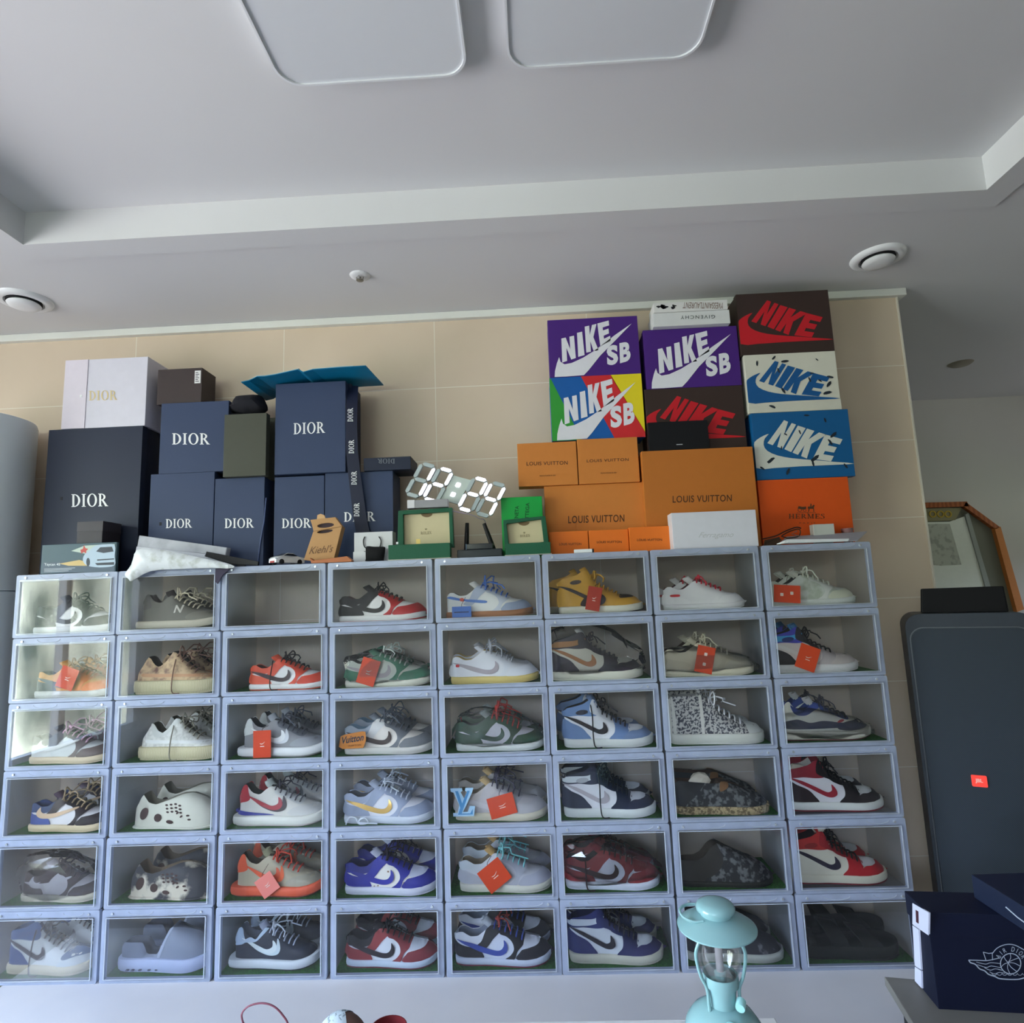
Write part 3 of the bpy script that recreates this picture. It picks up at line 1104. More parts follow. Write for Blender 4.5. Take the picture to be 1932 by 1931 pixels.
def shoe_parts(cfg, L):
    """list of (part name, mesh object without parent) for one shoe, heel at x=0, toe at x=L, standing on z=0"""
    ty = cfg['t']
    S = Surf(ty, L)
    T = S.T
    out = []
    up = cfg['up'] if not isinstance(cfg['up'], tuple) else col(cfg['up'], .5)

    def M(x, r=.5):
        return col(x, r) if isinstance(x, tuple) else x
    # upper: outer walls
    US = sorted(set([0, .004, .012, .025, .04, .06] + [i / 34 for i in range(2, 33)] + [.965, .98, .99, .996, 1]))
    NT = 11
    mb = MB()
    vs_, fs = [], []
    zb = T['sole'] - .02
    for side in (-1, 1):
        k0 = len(vs_)
        for u in US:
            for k in range(NT):
                t = k / (NT - 1)
                t = 1 - (1 - t) ** 1.5
                vs_.append(S.pt(u, zb + t * (S.top(u) - zb), side))
        for i in range(len(US) - 1):
            for k in range(NT - 1):
                a, b_ = k0 + i * NT + k, k0 + (i + 1) * NT + k
                q = (a, b_, b_ + 1, a + 1)
                fs.append(q if side < 0 else q[::-1])
    mb.add(vs_, fs, None, True)
    # rim band (2.5 mm thick look) of the opening
    if ty == 'sandal':
        bed = T['sole'] * L
        for u0_, u1_, h_, w_ in ((.60, .80, .25, .155), (.28, .46, .33, .12), (.04, .12, .24, .10)):
            m_ = MB()
            vs2, f2 = [], []
            n_ = 15
            for i in range(n_):
                a = PI * i / (n_ - 1)
                for (uu, th_) in ((u0_, 0), (u1_, 0), (u1_, .005), (u0_, .005)):
                    lean = (uu - (u0_ + u1_) / 2) * .25
                    vs2.append((uu * L - .10 * L * math.sin(a) * (1 if u0_ > .1 else -.1), -math.cos(a) * (w_ * L + th_), bed - .004 + (h_ * L - bed - lean * L) * math.sin(a) ** .7 + th_))
            for i in range(n_ - 1):
                for k in range(4):
                    f2.append((i * 4 + k, i * 4 + (k + 1) % 4, (i + 1) * 4 + (k + 1) % 4, (i + 1) * 4 + k))
            f2 += [(0, 3, 2, 1), tuple((n_ - 1) * 4 + k for k in range(4))]
            out.append(('strap', m_.add(vs2, f2, None, True).build('strap', up, smooth='angle')))
        m_ = MB()
        m_.tube([(.37 * L, -.10 * L, bed + .015), (.30 * L, -.04 * L, .30 * L), (.30 * L, .04 * L, .30 * L), (.37 * L, .10 * L, bed + .015)], .006, n=8)
        out.append(('buckle_strap', m_.build('buckle_strap', col((70, 44, 40), .5))))
    else:
        out.append(('upper', mb.build('upper', up, smooth=True)))
    # lining / throat surface
    lv, lf = [], []
    us2 = [u for u in US if .0 <= u <= 1]
    row = 7
    for u in us2:
        e = S.pt(u, S.top(u))
        w_ = -e.y
        m0, m1 = S.m0, S.m1
        if m0 < u < m1:
            q = min((u - m0) / .05, (m1 - u) / .08, 1)
            dip = T['dip'] * L * max(0, q) ** .7
        else:
            dip = 0
        z = e.z
        dip = min(dip, z - (T['sole'] + .01) * L)
        prof = [(-1, 0), (-.9, .15 if dip else 0), (-.8, .7), (-.5, 1), (.5, 1), (.8, .7), (.9, .15 if dip else 0), (1, 0)]
        crown = .012 * L * (1 if not dip else 0) * min(1, w_ / (.03 * L))
        for a, d_ in prof:
            lv.append((e.x, a * w_, z - dip * d_ + (crown * (1 - a * a))))
    for i in range(len(us2) - 1):
        for k in range(row):
            a, b_ = i * 8 + k, (i + 1) * 8 + k
            lf.append((a, b_, b_ + 1, a + 1))
    lining = cfg.get('li', (40, 40, 44))
    if ty != 'sandal':
        out.append(('lining', MB().add(lv, lf, None, True).build('lining', M(lining, .85), smooth=True)))

    # sole
    def ring(e, z, zs_):
        r = []
        n_ = 26
        for side in (-1, 1):
            idx = range(n_ + 1) if side < 0 else range(n_ - 1, 0, -1)
            for i in idx:
                u = .5 - .5 * math.cos(PI * i / n_)
                b_ = float(np.interp(u, S.u, S.b))
                x = -e * 1.0 + u * (L + 2 * e) if cfg['t'] != 'runner' else -e - .045 * L * zs_ + u * (L + 2 * e + .045 * L * zs_)
                spring = (T['spring'] * L) * max(0, (u - .70) / .30) ** 2
                r.append((x, side * (b_ * L * 1.0 + e * min(1, b_ / .05)), z + spring))
        return r

    def slab(levels):
        mb_ = MB()
        vs2, fs2 = [], []
        n = None
        for e, z, zs_ in levels:
            r = ring(e, z, zs_)
            n = len(r)
            vs2 += r
        for i in range(len(levels) - 1):
            for k in range(n):
                fs2.append((i * n + k, i * n + (k + 1) % n, (i + 1) * n + (k + 1) % n, (i + 1) * n + k))
        h_ = n // 2
        top_ = (len(levels) - 1) * n
        for k in range(h_):
            a, b_ = k, (k + 1)
            c_, d_ = (n - k - 1) % n, (n - k) % n
            fs2.append((a, d_, c_, b_))
            fs2.append((top_ + a, top_ + b_, top_ + c_, top_ + d_))
        fs2 = [tuple(dict.fromkeys(f)) for f in fs2]
        fs2 = [f for f in fs2 if len(f) > 2]
        mb_.add(vs2, fs2, None, False)
        return mb_
    so = T['sole'] * L
    thin = max(.0045, so * .18)
    mid = M(cfg['so'], .55)
    outs = M(cfg.get('out', cfg['so']), .7)
    out.append(('outsole', slab([(.002, 0, .3), (.0035, .001, .5), (.0035, thin, .6)]).build('outsole', outs, smooth='angle')))
    e1 = .004 if ty not in ('runner', 'clog', 'knit') else .007
    out.append(('midsole', slab([(e1 - .0005, thin + .0002, .8), (e1, thin + .001, .9), (e1 + .001, so * .6, 1.0), (e1, so - .001, 1.0), (e1 - .003, so + .0012, .8)]).build('midsole', mid, smooth='angle')))
    # printed / stitched panels
    lay = 0
    for key, colr in cfg.get('p', {}).items():
        base = PAN[ty].get(key)
        if base is None:
            base = PAN['low'].get(key)
        lay += 1
        off = .0007 + .00035 * lay
        if isinstance(colr, dict):
            base, colr = colr['pts'], colr['c']
        lp = smooth_loop(base, 5)
        P, Tt = tri2d([lp], .028)
        mb_ = MB()
        for side in (-1, 1):
            vs2 = []
            for (a, b_) in P:
                b2 = min(b_, S.top(min(max(a, 0), 1)) + .004)
                p = S.pt(a, b2, side)
                pu = S.pt(min(a + .012, 1), b2, side) - S.pt(max(a - .012, 0), b2, side)
                pv = S.pt(a, b2 + .008, side) - S.pt(a, b2 - .012, side)
                nn = pu.cross(pv) * (1 if side < 0 else -1)
                if nn.length < 1e-9:
                    nn = Vector((0, side, 0))
                nn.normalize()
                if nn.y * side < 0 and abs(nn.y) > .3:
                    nn = -nn
                p = p + nn * off
                if a < .02:
                    p.x -= off
                if a > .98:
                    p.x += off * 1.5
                if b_ > b2:
                    p.z += off
                vs2.append(p)
            mb_.add(vs2, [t if side < 0 else t[::-1] for t in Tt], None, True)
        nm = PARTNAME.get(key, key)
        out.append((nm, mb_.build(nm, M(colr, .45), smooth=True)))
    # foam clog holes
    if ty == 'foam':
        mb_ = MB()
        hs = [(.145, .16, .045, .065, .3), (.31, .115, .045, .042, .5), (.46, .075, .045, .02, .1)]
        for r_ in range(3):
            for q in range(4):
                hs.append((.4 + q * .055 + r_ * .012, .245 - r_ * .035 + q * .006 - (q == 3) * .02, .019, .010, .1))
        hs += [(.60, .135, .02, .011, -.5), (.55, .17, .02, .011, -.5), (.68, .145, .022, .010, 0), (.70, .105, .022, .010, 0)]
        for h_ in hs:
            P, Tt = tri2d([ellipse(h_[0], h_[1], h_[2], h_[3], 14, -h_[4])], .02)
            for side in (-1, 1):
                mb_.add([S.pt(a, b_, side) + Vector((0, side * .0012, 0)) for a, b_ in P], [t if side < 0 else t[::-1] for t in Tt])
        out.append(('vent_holes', mb_.build('vent_holes', col((70, 52, 50), .8))))
    # tongue
    if T['tongue'] and cfg.get('to', 1):
        tc_ = cfg.get('to', (225, 225, 225))
        if tc_ == 1:
            tc_ = (225, 225, 225)
        mb_ = MB()
        pts = spline(T['tongue'], 4)
        vs2, fs2 = [], []
        hw = T['tw'] * L / 2 * 1.0
        nC = 7
        for i, (a, b_) in enumerate(pts):
            f_ = i / (len(pts) - 1)
            wdt = hw * (.8 + .35 * f_) * (1 if f_ < .9 else .85)
            for lay_ in (0, 1):
                for k in range(nC):
                    y = -1 + 2 * k / (nC - 1)
                    vs2.append((a * L - lay_ * .010 - .010 * y * y, y * wdt, b_ * L - .006 * y * y - lay_ * .003))
        R_ = 2 * nC
        for i in range(len(pts) - 1):
            for k in range(nC - 1):
                a, b_ = i * R_ + k, (i + 1) * R_ + k
                fs2 += [(a, a + 1, b_ + 1, b_), (a + nC, b_ + nC, b_ + nC + 1, a + nC + 1)]
            for k in (0, nC - 1):
                a, b_ = i * R_ + k, (i + 1) * R_ + k
                fs2.append((a, b_, b_ + nC, a + nC))
        i = (len(pts) - 1) * R_
        for k in range(nC - 1):
            fs2.append((i + k, i + k + 1, i + nC + k + 1, i + nC + k))
        mb_.add(vs2, fs2, None, True)
        out.append(('tongue', mb_.build('tongue', M(tc_, .7), smooth=True)))
    # laces
    if T['lace'] and cfg.get('la'):
        u0, u1, n = T['lace']
        mb_ = MB()
        lr = .0026
        for k in range(n):
            u = u0 + (u1 - u0) * k / (n - 1)
            e = S.pt(u, S.top(u) - .02)
            w_ = -e.y
            zt = S.top(u) * L
            pts = []
            for q in range(9):
                a = -1 + 2 * q / 8
                pts.append((u * L + .006 * (1 - a * a), a * (w_ + .001), e.z + (zt + .008 - e.z) * (1 - abs(a) ** 2.2) ** .6 if abs(a) < 1 else e.z - .001))
            mb_.tube(pts, [lr * 1.0] * 9, n=6)
        out.append(('laces', mb_.build('laces', M(cfg['la'], .8), smooth=True)))
        rnd = random.Random(cfg.get('seed', 3))
        mb_ = MB()
        u = u0 + .02
        zt = S.top(u) * L
        c0 = Vector((u * L + .004, 0, zt + .010))
        big = cfg.get('bow', 1.0)
        for sgn in (-1, 1):
            loop = [c0]
            a_ = rnd.uniform(.2, .7)
            for q in range(1, 9):
                th_ = 2 * PI * q / 9
                loop.append(c0 + Vector((big * .020 * math.sin(th_ / 2) * rnd.uniform(.7, 1.3) * (1 if sgn > 0 else .3), sgn * .026 * big * math.sin(th_ / 2), big * .014 * math.sin(th_) + .006 * math.sin(th_ / 2))))
            mb_.tube(loop, .0024, n=6, closed=True)
            end = [c0]
            for q in range(1, 6):
                f_ = q / 5
                end.append(c0 + Vector((big * (.03 + .02 * rnd.random()) * f_ * rnd.uniform(.8, 1.2), sgn * (.034 * f_), .010 * math.sin(f_ * PI) - .02 * f_ * f_)))
            mb_.tube(end, .0022, n=6)
        k0 = MB()
        mb_.box(c0.x - .006, c0.x + .006, -.006, .006, c0.z - .005, c0.z + .006, None, .002)
        out.append(('bow', mb_.build('bow', M(cfg.get('bowc', cfg['la']), .8), smooth=True)))
    return out, S


def strand(t, pts, color, r=.002, nm='loose_lace'):
    o = MB().tube(spline(pts, 5), r, n=6).build(nm, col(color, .8), t, smooth=True)
    return o


wrapm = clear('cellophane', (240, 244, 248), .985, .04, .01, 1.0)


def wrap(t, S, x0, x1, z1, seed, y0=-.052, y1=.06):
    """crumpled clear plastic bag round a shoe"""
    rnd = random.Random(seed)
    bm = bmesh.new()
    bmesh.ops.create_icosphere(bm, subdivisions=3, radius=1)
    for v in bm.verts:
        p = v.co
        f_ = 1 + rnd.uniform(-.13, .10)
        s_ = lambda a: math.copysign(abs(a) ** .7, a)
        x = (x0 + x1) / 2 + s_(p.x) * (x1 - x0) / 2 * f_
        y = (y0 + y1) / 2 + s_(p.y) * (y1 - y0) / 2 * (1 + rnd.uniform(-.08, .0))
        z = max(.001, z1 * .5 + s_(p.z) * z1 * .5 * f_)
        # follow the slope of the shoe towards the toe
        uu = (x - x0) / (x1 - x0)
        z *= 1 if uu < .45 else 1 - .45 * (uu - .45) / .55
        v.co = (x, y, max(z, .001))
    me = bpy.data.meshes.new('plastic_wrap')
    bm.to_mesh(me); bm.free()
    me.materials.append(wrapm)
    return link_mesh('plastic_wrap', me, t)


# ---- colours
BLK, WHT, NVY, RED = (28, 28, 30), (232, 232, 230), (30, 36, 62), (176, 32, 36)
CRM, GRY, LGY = (222, 212, 184), (136, 138, 144), (188, 190, 196)
ORT = (214, 72, 36)
oblique = mat('monogram_cloth', (70, 74, 86), .8, scale=150, rgb2=(190, 190, 188), thr=(.45, .52))
darkob = mat('dark_monogram_cloth', (44, 46, 50), .8, scale=60, rgb2=(104, 106, 108), thr=(.48, .6))
marb = mat('marbled_foam', (62, 64, 70), .6, scale=16, rgb2=(205, 198, 180), thr=(.48, .6))
knitm = mat('patterned_knit', (206, 178, 140), .8, scale=45, rgb2=(122, 92, 84), thr=(.45, .7))
knitw = mat('pale_knit', (222, 222, 214), .8, scale=90, rgb2=(180, 180, 172), thr=(.4, .8))
ropem = mat('rope_sole', (176, 158, 122), .9, scale=120, rgb2=(110, 96, 72))
ribm = mat('ribbed_rubber', (212, 204, 168), .6, scale=60, rgb2=(190, 180, 142), kind='wave')
speck = mat('speckled_leather', (228, 226, 220), .5, scale=70, rgb2=(140, 104, 80), thr=(.64, .68))
floral = mat('dark_floral_canvas', (36, 38, 48), .8, scale=28, rgb2=(110, 112, 120), thr=(.56, .64))
snake = mat('clear_shell', (205, 212, 205), .35, scale=30, rgb2=(176, 186, 170))

SH = {}


def S_(c, r, h, t, x, desc, short, **k):
    """c,r cell; x = (heel px, toe px) of the front shoe"""
    SH[(c, r)] = dict(t=t, x=x, desc=desc, short=short, seed=c * 7 + r, **k)


# row 0 (top)
S_(0, 0, 0, 'low', (60, 222), 'black and white low sneaker with black side mark behind bright window reflections', 'black and white low sneakers', up=WHT, so=WHT, la=BLK, to=BLK, p=dict(heel=BLK, collar=BLK, eyestay=BLK, stay=BLK, toe=BLK, swoosh=BLK))
S_(1, 0, 0, 'runner', (262, 412), 'dark grey running shoe with an outlined N and cream laces', 'grey running shoes with an N', up=(104, 102, 92), so=(196, 190, 172), out=(90, 88, 80), la=CRM, to=(50, 44, 42), bowc=CRM, bow=1.5, li=(60, 54, 52), p=dict(toe=(120, 118, 106), heel=(88, 86, 78), stay=(90, 88, 80)), letter='N')
S_(3, 0, 0, 'low', (639, 800), 'low sneaker with black heel, white side and red toe', 'black, white and red low sneakers', up=WHT, so=WHT, out=(170, 40, 44), la=BLK, to=BLK, li=(60, 20, 22), p=dict(heel=BLK, collar=BLK, eyestay=BLK, stay=RED, toe=RED, swoosh=BLK))
S_(4, 0, 0, 'low', (842, 1003), 'white and blue sneaker with gum sole, blue laces and blue tag', 'white and blue gum-soled sneakers', up=(226, 228, 226), so=(164, 112, 76), la=(70, 110, 190), to=WHT, bow=1.7, p=dict(toe=(150, 164, 190), stay=(196, 204, 216), eyestay=(170, 180, 200), stripe={'pts': [(.03, .235), (.2, .2), (.45, .17), (.46, .2), (.2, .225), (.05, .26)], 'c': (82, 122, 196)}, zip_tab={'pts': [(.17, .2), (.21, .2), (.2, .235), (.16, .23)], 'c': (210, 90, 70)}))
S_(5, 0, 0, 'high', (1057, 1213), 'mustard yellow and black high-top sneaker with a red card tag', 'mustard and black high-tops', up=(196, 148, 50), so=(222, 220, 206), out=(40, 36, 40), la=(196, 148, 50), to=(200, 154, 60), li=(40, 36, 36), p=dict(heel=(196, 148, 50), collar=(200, 150, 52), eyestay=(196, 148, 50), stay=(190, 142, 50), toe=(196, 148, 50), tip=(52, 42, 40), swoosh=(46, 36, 40), side={'pts': [(.25, .1), (.3, .2), (.42, .26), (.52, .22), (.55, .16), (.48, .1)], 'c': (46, 36, 40)}, wing=(60, 44, 36)))
S_(6, 0, 0, 'low', (1256, 1406), 'all white low sneaker with red printed laces and small red label', 'white low sneakers with red laces', up=(224, 224, 226), so=(226, 226, 228), la=(196, 40, 60), to=(226, 226, 226), li=(90, 50, 60), bow=.5, p=dict(heel=(228, 228, 230), stay=(228, 228, 230), toe=(230, 230, 232), swoosh=(222, 222, 224), label={'pts': [(.075, .175), (.075, .2), (.175, .2), (.175, .175)], 'c': (200, 40, 50)}))
S_(7, 0, 0, 'low', (1453, 1616), 'pale translucent low sneaker with red tag holding two white squares', 'pale sneakers with a square-marked red tag', up=snake, so=(214, 220, 216), la=(214, 218, 206), to=(210, 214, 204), p=dict(heel=(196, 196, 186), toe=(206, 210, 190), stay=(216, 220, 214)))
# row 1
S_(0, 1, 0, 'low', (62, 214), 'orange and slate low sneaker with red tag behind window reflections', 'orange and slate low sneakers', up=(206, 146, 70), so=(206, 206, 200), la=(150, 100, 40), to=(210, 150, 70), p=dict(heel=(70, 76, 80), eyestay=(210, 140, 60), stay=(214, 120, 50), toe=(220, 120, 50), swoosh=(60, 74, 84)))
S_(1, 1, 0, 'knit', (252, 412), 'tan patterned knit sneaker with loose brown laces and ribbed sole', 'tan patterned knit sneakers', up=knitm, so=ribm, la=(132, 100, 84), li=(60, 50, 46), bow=1.6, p=dict(stripe=(196, 150, 112)))
S_(2, 1, 0, 'low', (468, 617), 'orange and white low sneaker with dark side mark and black laces', 'orange and white low sneakers', up=(226, 226, 226), so=(230, 230, 228), out=(190, 80, 60), la=(34, 26, 30), to=(206, 74, 44), li=(70, 40, 36), p=dict(heel=(214, 84, 54), collar=(208, 76, 48), eyestay=(206, 74, 48), stay=(206, 70, 46), toe=(206, 66, 44), swoosh=(50, 32, 40)))
S_(3, 1, 0, 'low', (650, 811), 'green and white low sneaker wrapped in clear plastic with red tag', 'green and white low sneakers in plastic', up=(214, 222, 208), so=(224, 224, 208), out=(196, 196, 180), la=(220, 230, 222), to=(80, 140, 110), p=dict(heel=(54, 130, 96), eyestay=(54, 130, 96), stay=(60, 136, 104), toe=(66, 140, 108), swoosh=(186, 180, 182)), wrap=.42)
S_(4, 1, 0, 'low', (851, 1014), 'white low sneaker with yellow sole, grey side mark and grey laces', 'white low sneakers with yellow soles', up=(222, 224, 230), so=(222, 200, 124), la=(176, 180, 190), to=(214, 216, 222), li=(206, 180, 120), bow=1.3, p=dict(heel=(224, 226, 232), stay=(218, 222, 230), toe=(222, 226, 234), swoosh=(172, 164, 172), tab={'pts': [(.06, .19), (.06, .215), (.095, .215), (.095, .19)], 'c': (206, 40, 50)}))
S_(5, 1, 0, 'high', (1044, 1213), 'dark purple, cream and tan sneaker wrapped in glossy clear plastic', 'purple and cream high-tops in plastic', up=(226, 222, 204), so=(222, 220, 204), la=(48, 38, 52), to=(214, 214, 208), p=dict(heel=(50, 40, 56), collar=(48, 38, 52), band=(176, 120, 56), eyestay=(48, 38, 52), stay=(50, 40, 56), toe=(52, 42, 58), tip=(206, 204, 192), swoosh=(176, 112, 48)), wrap=.66)
S_(6, 1, 0, 'low', (1256, 1424), 'cream low sneaker with black toothed sole and red tag', 'cream sneakers with black-toothed soles', up=(206, 198, 172), so=(214, 208, 184), la=(200, 194, 170), to=(206, 200, 176), li=(60, 40, 40), p=dict(heel=(198, 190, 164), stay=(200, 192, 166), toe=(200, 194, 172), teeth={'pts': [(.03, .055), (.03, .075), (.3, .075), (.42, .075), (.42, .055)], 'c': (50, 48, 40)}), wrap=.34)
S_(7, 1, 0, 'high', (1458, 1621), 'high-top sneaker with bright blue ankle, black heel and grey toe', 'blue, black and grey high-tops', up=(214, 206, 200), so=(216, 216, 216), la=(30, 28, 32), to=(60, 120, 170), li=(30, 30, 36), p=dict(heel=(36, 32, 36), collar=(58, 60, 160), band=(58, 150, 200), eyestay=(40, 40, 48), stay=(176, 168, 168), toe=(186, 178, 174), swoosh=(220, 216, 210), wing=(40, 60, 120)))
# row 2
S_(0, 2, 0, 'low', (52, 205), 'white and black low sneaker with pink laces behind window reflections', 'white and black sneakers with pink laces', up=(206, 210, 206), so=(222, 204, 172), la=(214, 170, 190), to=(60, 56, 60), bow=1.4, p=dict(heel=(214, 216, 210), eyestay=(70, 66, 66), stay=(110, 100, 96), toe=(110, 98, 92), collar=(60, 60, 60), swoosh_rev=(220, 222, 216)))
S_(1, 2, 0, 'knit', (260, 414), 'white knit sneaker with cream ribbed sole and grey cord laces', 'white knit sneakers', up=knitw, so=ribm, la=(140, 136, 120), li=(90, 84, 66), bow=1.4, p=dict(stripe=(228, 230, 226), collar=(204, 206, 198)))
S_(2, 2, 0, 'runner', (455, 612), 'grey layered sneaker with doubled white side mark and red tag', 'grey layered sneakers', up=(140, 142, 146), so=(226, 228, 228), out=(156, 156, 156), la=(70, 74, 84), to=(160, 166, 172), li=(60, 62, 70), bowc=(90, 96, 108), p=dict(heel=(206, 210, 206), toe=(150, 154, 160), stay=(104, 108, 116), swoosh_two=(214, 218, 222), swoosh=(232, 234, 234)))
S_(3, 2, 0, 'low', (649, 814), 'grey and white low sneaker with brown side mark and orange tag', 'grey sneakers with an orange tag', up=(226, 220, 212), so=(214, 212, 206), la=(84, 92, 104), to=(110, 118, 128), li=(110, 140, 160), bow=1.4, p=dict(heel=(222, 216, 208), collar=(150, 162, 176), eyestay=(214, 214, 212), stay=(116, 120, 128), toe=(124, 128, 134), swoosh=(66, 52, 50)))
S_(4, 2, 0, 'low', (861, 1027), 'green and white low sneaker with red cord laces in clear plastic', 'green and white sneakers with red cords', up=(224, 224, 232), so=(214, 218, 216), la=(214, 66, 60), to=(190, 200, 196), li=(40, 44, 44), bow=1.5, p=dict(heel=(40, 82, 52), eyestay=(40, 82, 52), stay=(40, 82, 52), toe=(42, 84, 54), swoosh=(44, 84, 60), collar=(50, 86, 60)), wrap=.48)
S_(5, 2, 0, 'high', (1067, 1234), 'pale blue, white and black high-top sneaker with black lace hanging down', 'pale blue high-tops', up=(222, 224, 228), so=(218, 222, 220), la=(30, 26, 34), to=(104, 130, 170), li=(26, 26, 30), p=dict(heel=(104, 132, 176), collar=(104, 136, 184), eyestay=(206, 210, 216), stay=(102, 130, 176), toe=(112, 134, 172), tip=(214, 218, 224), swoosh=(40, 28, 36), wing=(50, 56, 74)))
S_(6, 2, 0, 'chuck', (1269, 1443), 'grey monogram cloth high-top with white laces and rubber toe', 'grey monogram high-tops', up=oblique, so=(214, 216, 208), la=(232, 232, 236), to=oblique, li=(150, 150, 150), bow=1.5, p=dict(strip=(214, 214, 208), back=(206, 206, 200), toe=(206, 210, 206), plate={'pts': [(.14, .03), (.14, .09), (.26, .09), (.26, .03)], 'c': (40, 40, 42)}))
S_(7, 2, 0, 'runner', (1479, 1644), 'blue, white and navy wavy running shoe with dark red sole', 'blue and white wavy running shoes', up=(214, 216, 206), so=(206, 204, 190), out=(110, 62, 66), la=(60, 60, 70), to=(200, 200, 200), li=(48, 72, 140), p=dict(heel=(206, 206, 190), collar=(54, 76, 148), toe=(50, 54, 76), wave={'pts': [(.0, .14), (.0, .2), (.15, .24), (.3, .2), (.45, .22), (.62, .2), (.8, .18), (.95, .17), (.95, .13), (.6, .14), (.3, .13)], 'c': (48, 54, 84)}, stay=(56, 74, 130), dot={'pts': [(.6, .2), (.64, .225), (.69, .22), (.65, .2)], 'c': (170, 50, 60)}), wrap=.36)
# row 3
S_(0, 3, 0, 'low', (50, 205), 'low sneaker with tan reversed side mark, blue heel and tan laces', 'white, tan and blue low sneakers', up=(222, 220, 220), so=(214, 196, 160), la=(176, 154, 122), to=(60, 40, 60), li=(40, 66, 120), bow=1.6, p=dict(heel=(66, 86, 150), collar=(40, 62, 104), eyestay=(50, 36, 42), stay=(46, 36, 42), toe=(48, 38, 42), swoosh_rev=(214, 184, 150)))
S_(1, 3, 0, 'foam', (248, 412), 'cream moulded foam clog with oval holes', 'cream foam clogs', up=(206, 206, 190), so=(206, 206, 190), li=(150, 146, 130), p={})
S_(2, 3, 0, 'runner', (440, 610), 'white and grey layered sneaker with black side mark, red and blue accents', 'white layered sneakers with red and blue', up=(206, 204, 196), so=(222, 222, 212), out=(206, 196, 190), la=(70, 70, 80), to=(180, 190, 184), li=(60, 66, 64), p=dict(heel=(170, 40, 54), toe=(196, 196, 192), stay=(196, 198, 196), swoosh_two=(64, 56, 60), swoosh=(160, 44, 56), wedge={'pts': [(-.02, .12), (-.02, .165), (.2, .145), (.45, .12), (.2, .115)], 'c': (54, 60, 140)}))
S_(3, 3, 0, 'low', (648, 816), 'grey-blue and white low sneaker with metallic gold side mark', 'grey-blue low sneakers with gold marks', up=(222, 224, 232), so=(206, 214, 226), la=(196, 206, 220), to=(170, 180, 200), li=(70, 74, 86), p=dict(heel=(152, 164, 188), collar=(160, 172, 196), eyestay=(150, 162, 186), stay=(152, 164, 190), toe=(148, 162, 188), swoosh=mat('gold_leather', (206, 168, 92), .3, metal=.4)))
S_(4, 3, 0, 'low', (859, 1030), 'pale grey low sneaker with navy cord laces, orange tag and light blue charm', 'pale grey sneakers with navy cords', up=(182, 180, 184), so=(206, 200, 180), la=(50, 48, 72), to=(200, 170, 120), li=(150, 140, 120), bow=1.8, p=dict(heel=(176, 174, 176), collar=(196, 190, 184), eyestay=(190, 186, 188), stay=(168, 168, 176), toe=(176, 176, 182), swoosh=(196, 194, 196)))
S_(5, 3, 0, 'high', (1067, 1238), 'navy and white high-top sneaker with pale grey side mark', 'navy and white high-tops', up=(222, 224, 230), so=(216, 222, 222), la=(22, 24, 34), to=(40, 44, 60), li=(24, 30, 46), p=dict(heel=(30, 40, 68), collar=(32, 42, 70), band=(206, 214, 218), eyestay=(30, 38, 64), stay=(28, 36, 62), toe=(28, 38, 66), tip=(206, 212, 222), swoosh=(176, 170, 180), wing=(170, 174, 184)))
S_(6, 3, 0, 'slip', (1277, 1453), 'dark woven-pattern espadrille with rope sole and stuffing paper', 'dark espadrilles', up=darkob, so=ropem, li=(70, 50, 40), p=dict(heel=(36, 38, 44), tab=(120, 84, 50)), paper=(.28, .34, .1))
S_(7, 3, 0, 'high', (1494, 1669), 'black, dark red and white high-top sneaker with red side mark', 'black and dark red high-tops', up=(220, 220, 226), so=(214, 218, 214), out=(130, 50, 60), la=(26, 24, 28), to=(120, 30, 44), li=(190, 185, 178), p=dict(heel=(48, 36, 40), collar=(140, 32, 48), eyestay=(32, 28, 32), stay=(40, 34, 38), toe=(42, 36, 40), tip=(206, 210, 210), swoosh=(150, 34, 50)), paper=(.12, .44, .08))
# row 4
S_(0, 4, 0, 'low', (36, 190), 'dark brown and white sneaker leaning in clear plastic', 'dark brown and white sneakers in plastic', up=(206, 204, 212), so=(196, 190, 170), la=(60, 50, 60), to=(190, 186, 190), li=(60, 42, 44), p=dict(heel=(66, 50, 58), collar=(64, 48, 56), eyestay=(66, 50, 56), stay=(68, 54, 60), toe=(70, 56, 62), swoosh_rev=(206, 206, 214)), wrap=.55)
S_(1, 4, 0, 'foam', (240, 407), 'marbled dark grey and sand foam clog with oval holes', 'marbled foam clogs', up=marb, so=marb, li=(120, 104, 84), p={})
S_(2, 4, 0, 'runner', (440, 606), 'sage and orange layered sneaker with coral sole and pink tag', 'sage and orange layered sneakers', up=(176, 168, 146), so=(222, 96, 66), out=(140, 62, 52), la=(196, 66, 46), to=(150, 150, 120), li=(96, 84, 70), bow=1.5, p=dict(heel=(214, 90, 56), toe=(166, 162, 146), stay=(170, 168, 150), swoosh_two=(222, 100, 52), swoosh=(206, 84, 50)))
S_(3, 4, 0, 'low', (650, 822), 'royal blue low sneaker with speckled white side mark and black laces', 'royal blue low sneakers', up=speck, so=(206, 210, 226), la=(28, 24, 40), to=(190, 196, 214), li=(34, 38, 84), bow=1.6, p=dict(heel=(44, 50, 150), collar=(40, 46, 130), eyestay=(42, 48, 148), stay=(42, 48, 150), toe=(42, 48, 148), tip=(200, 206, 226), swoosh=(46, 50, 150)))
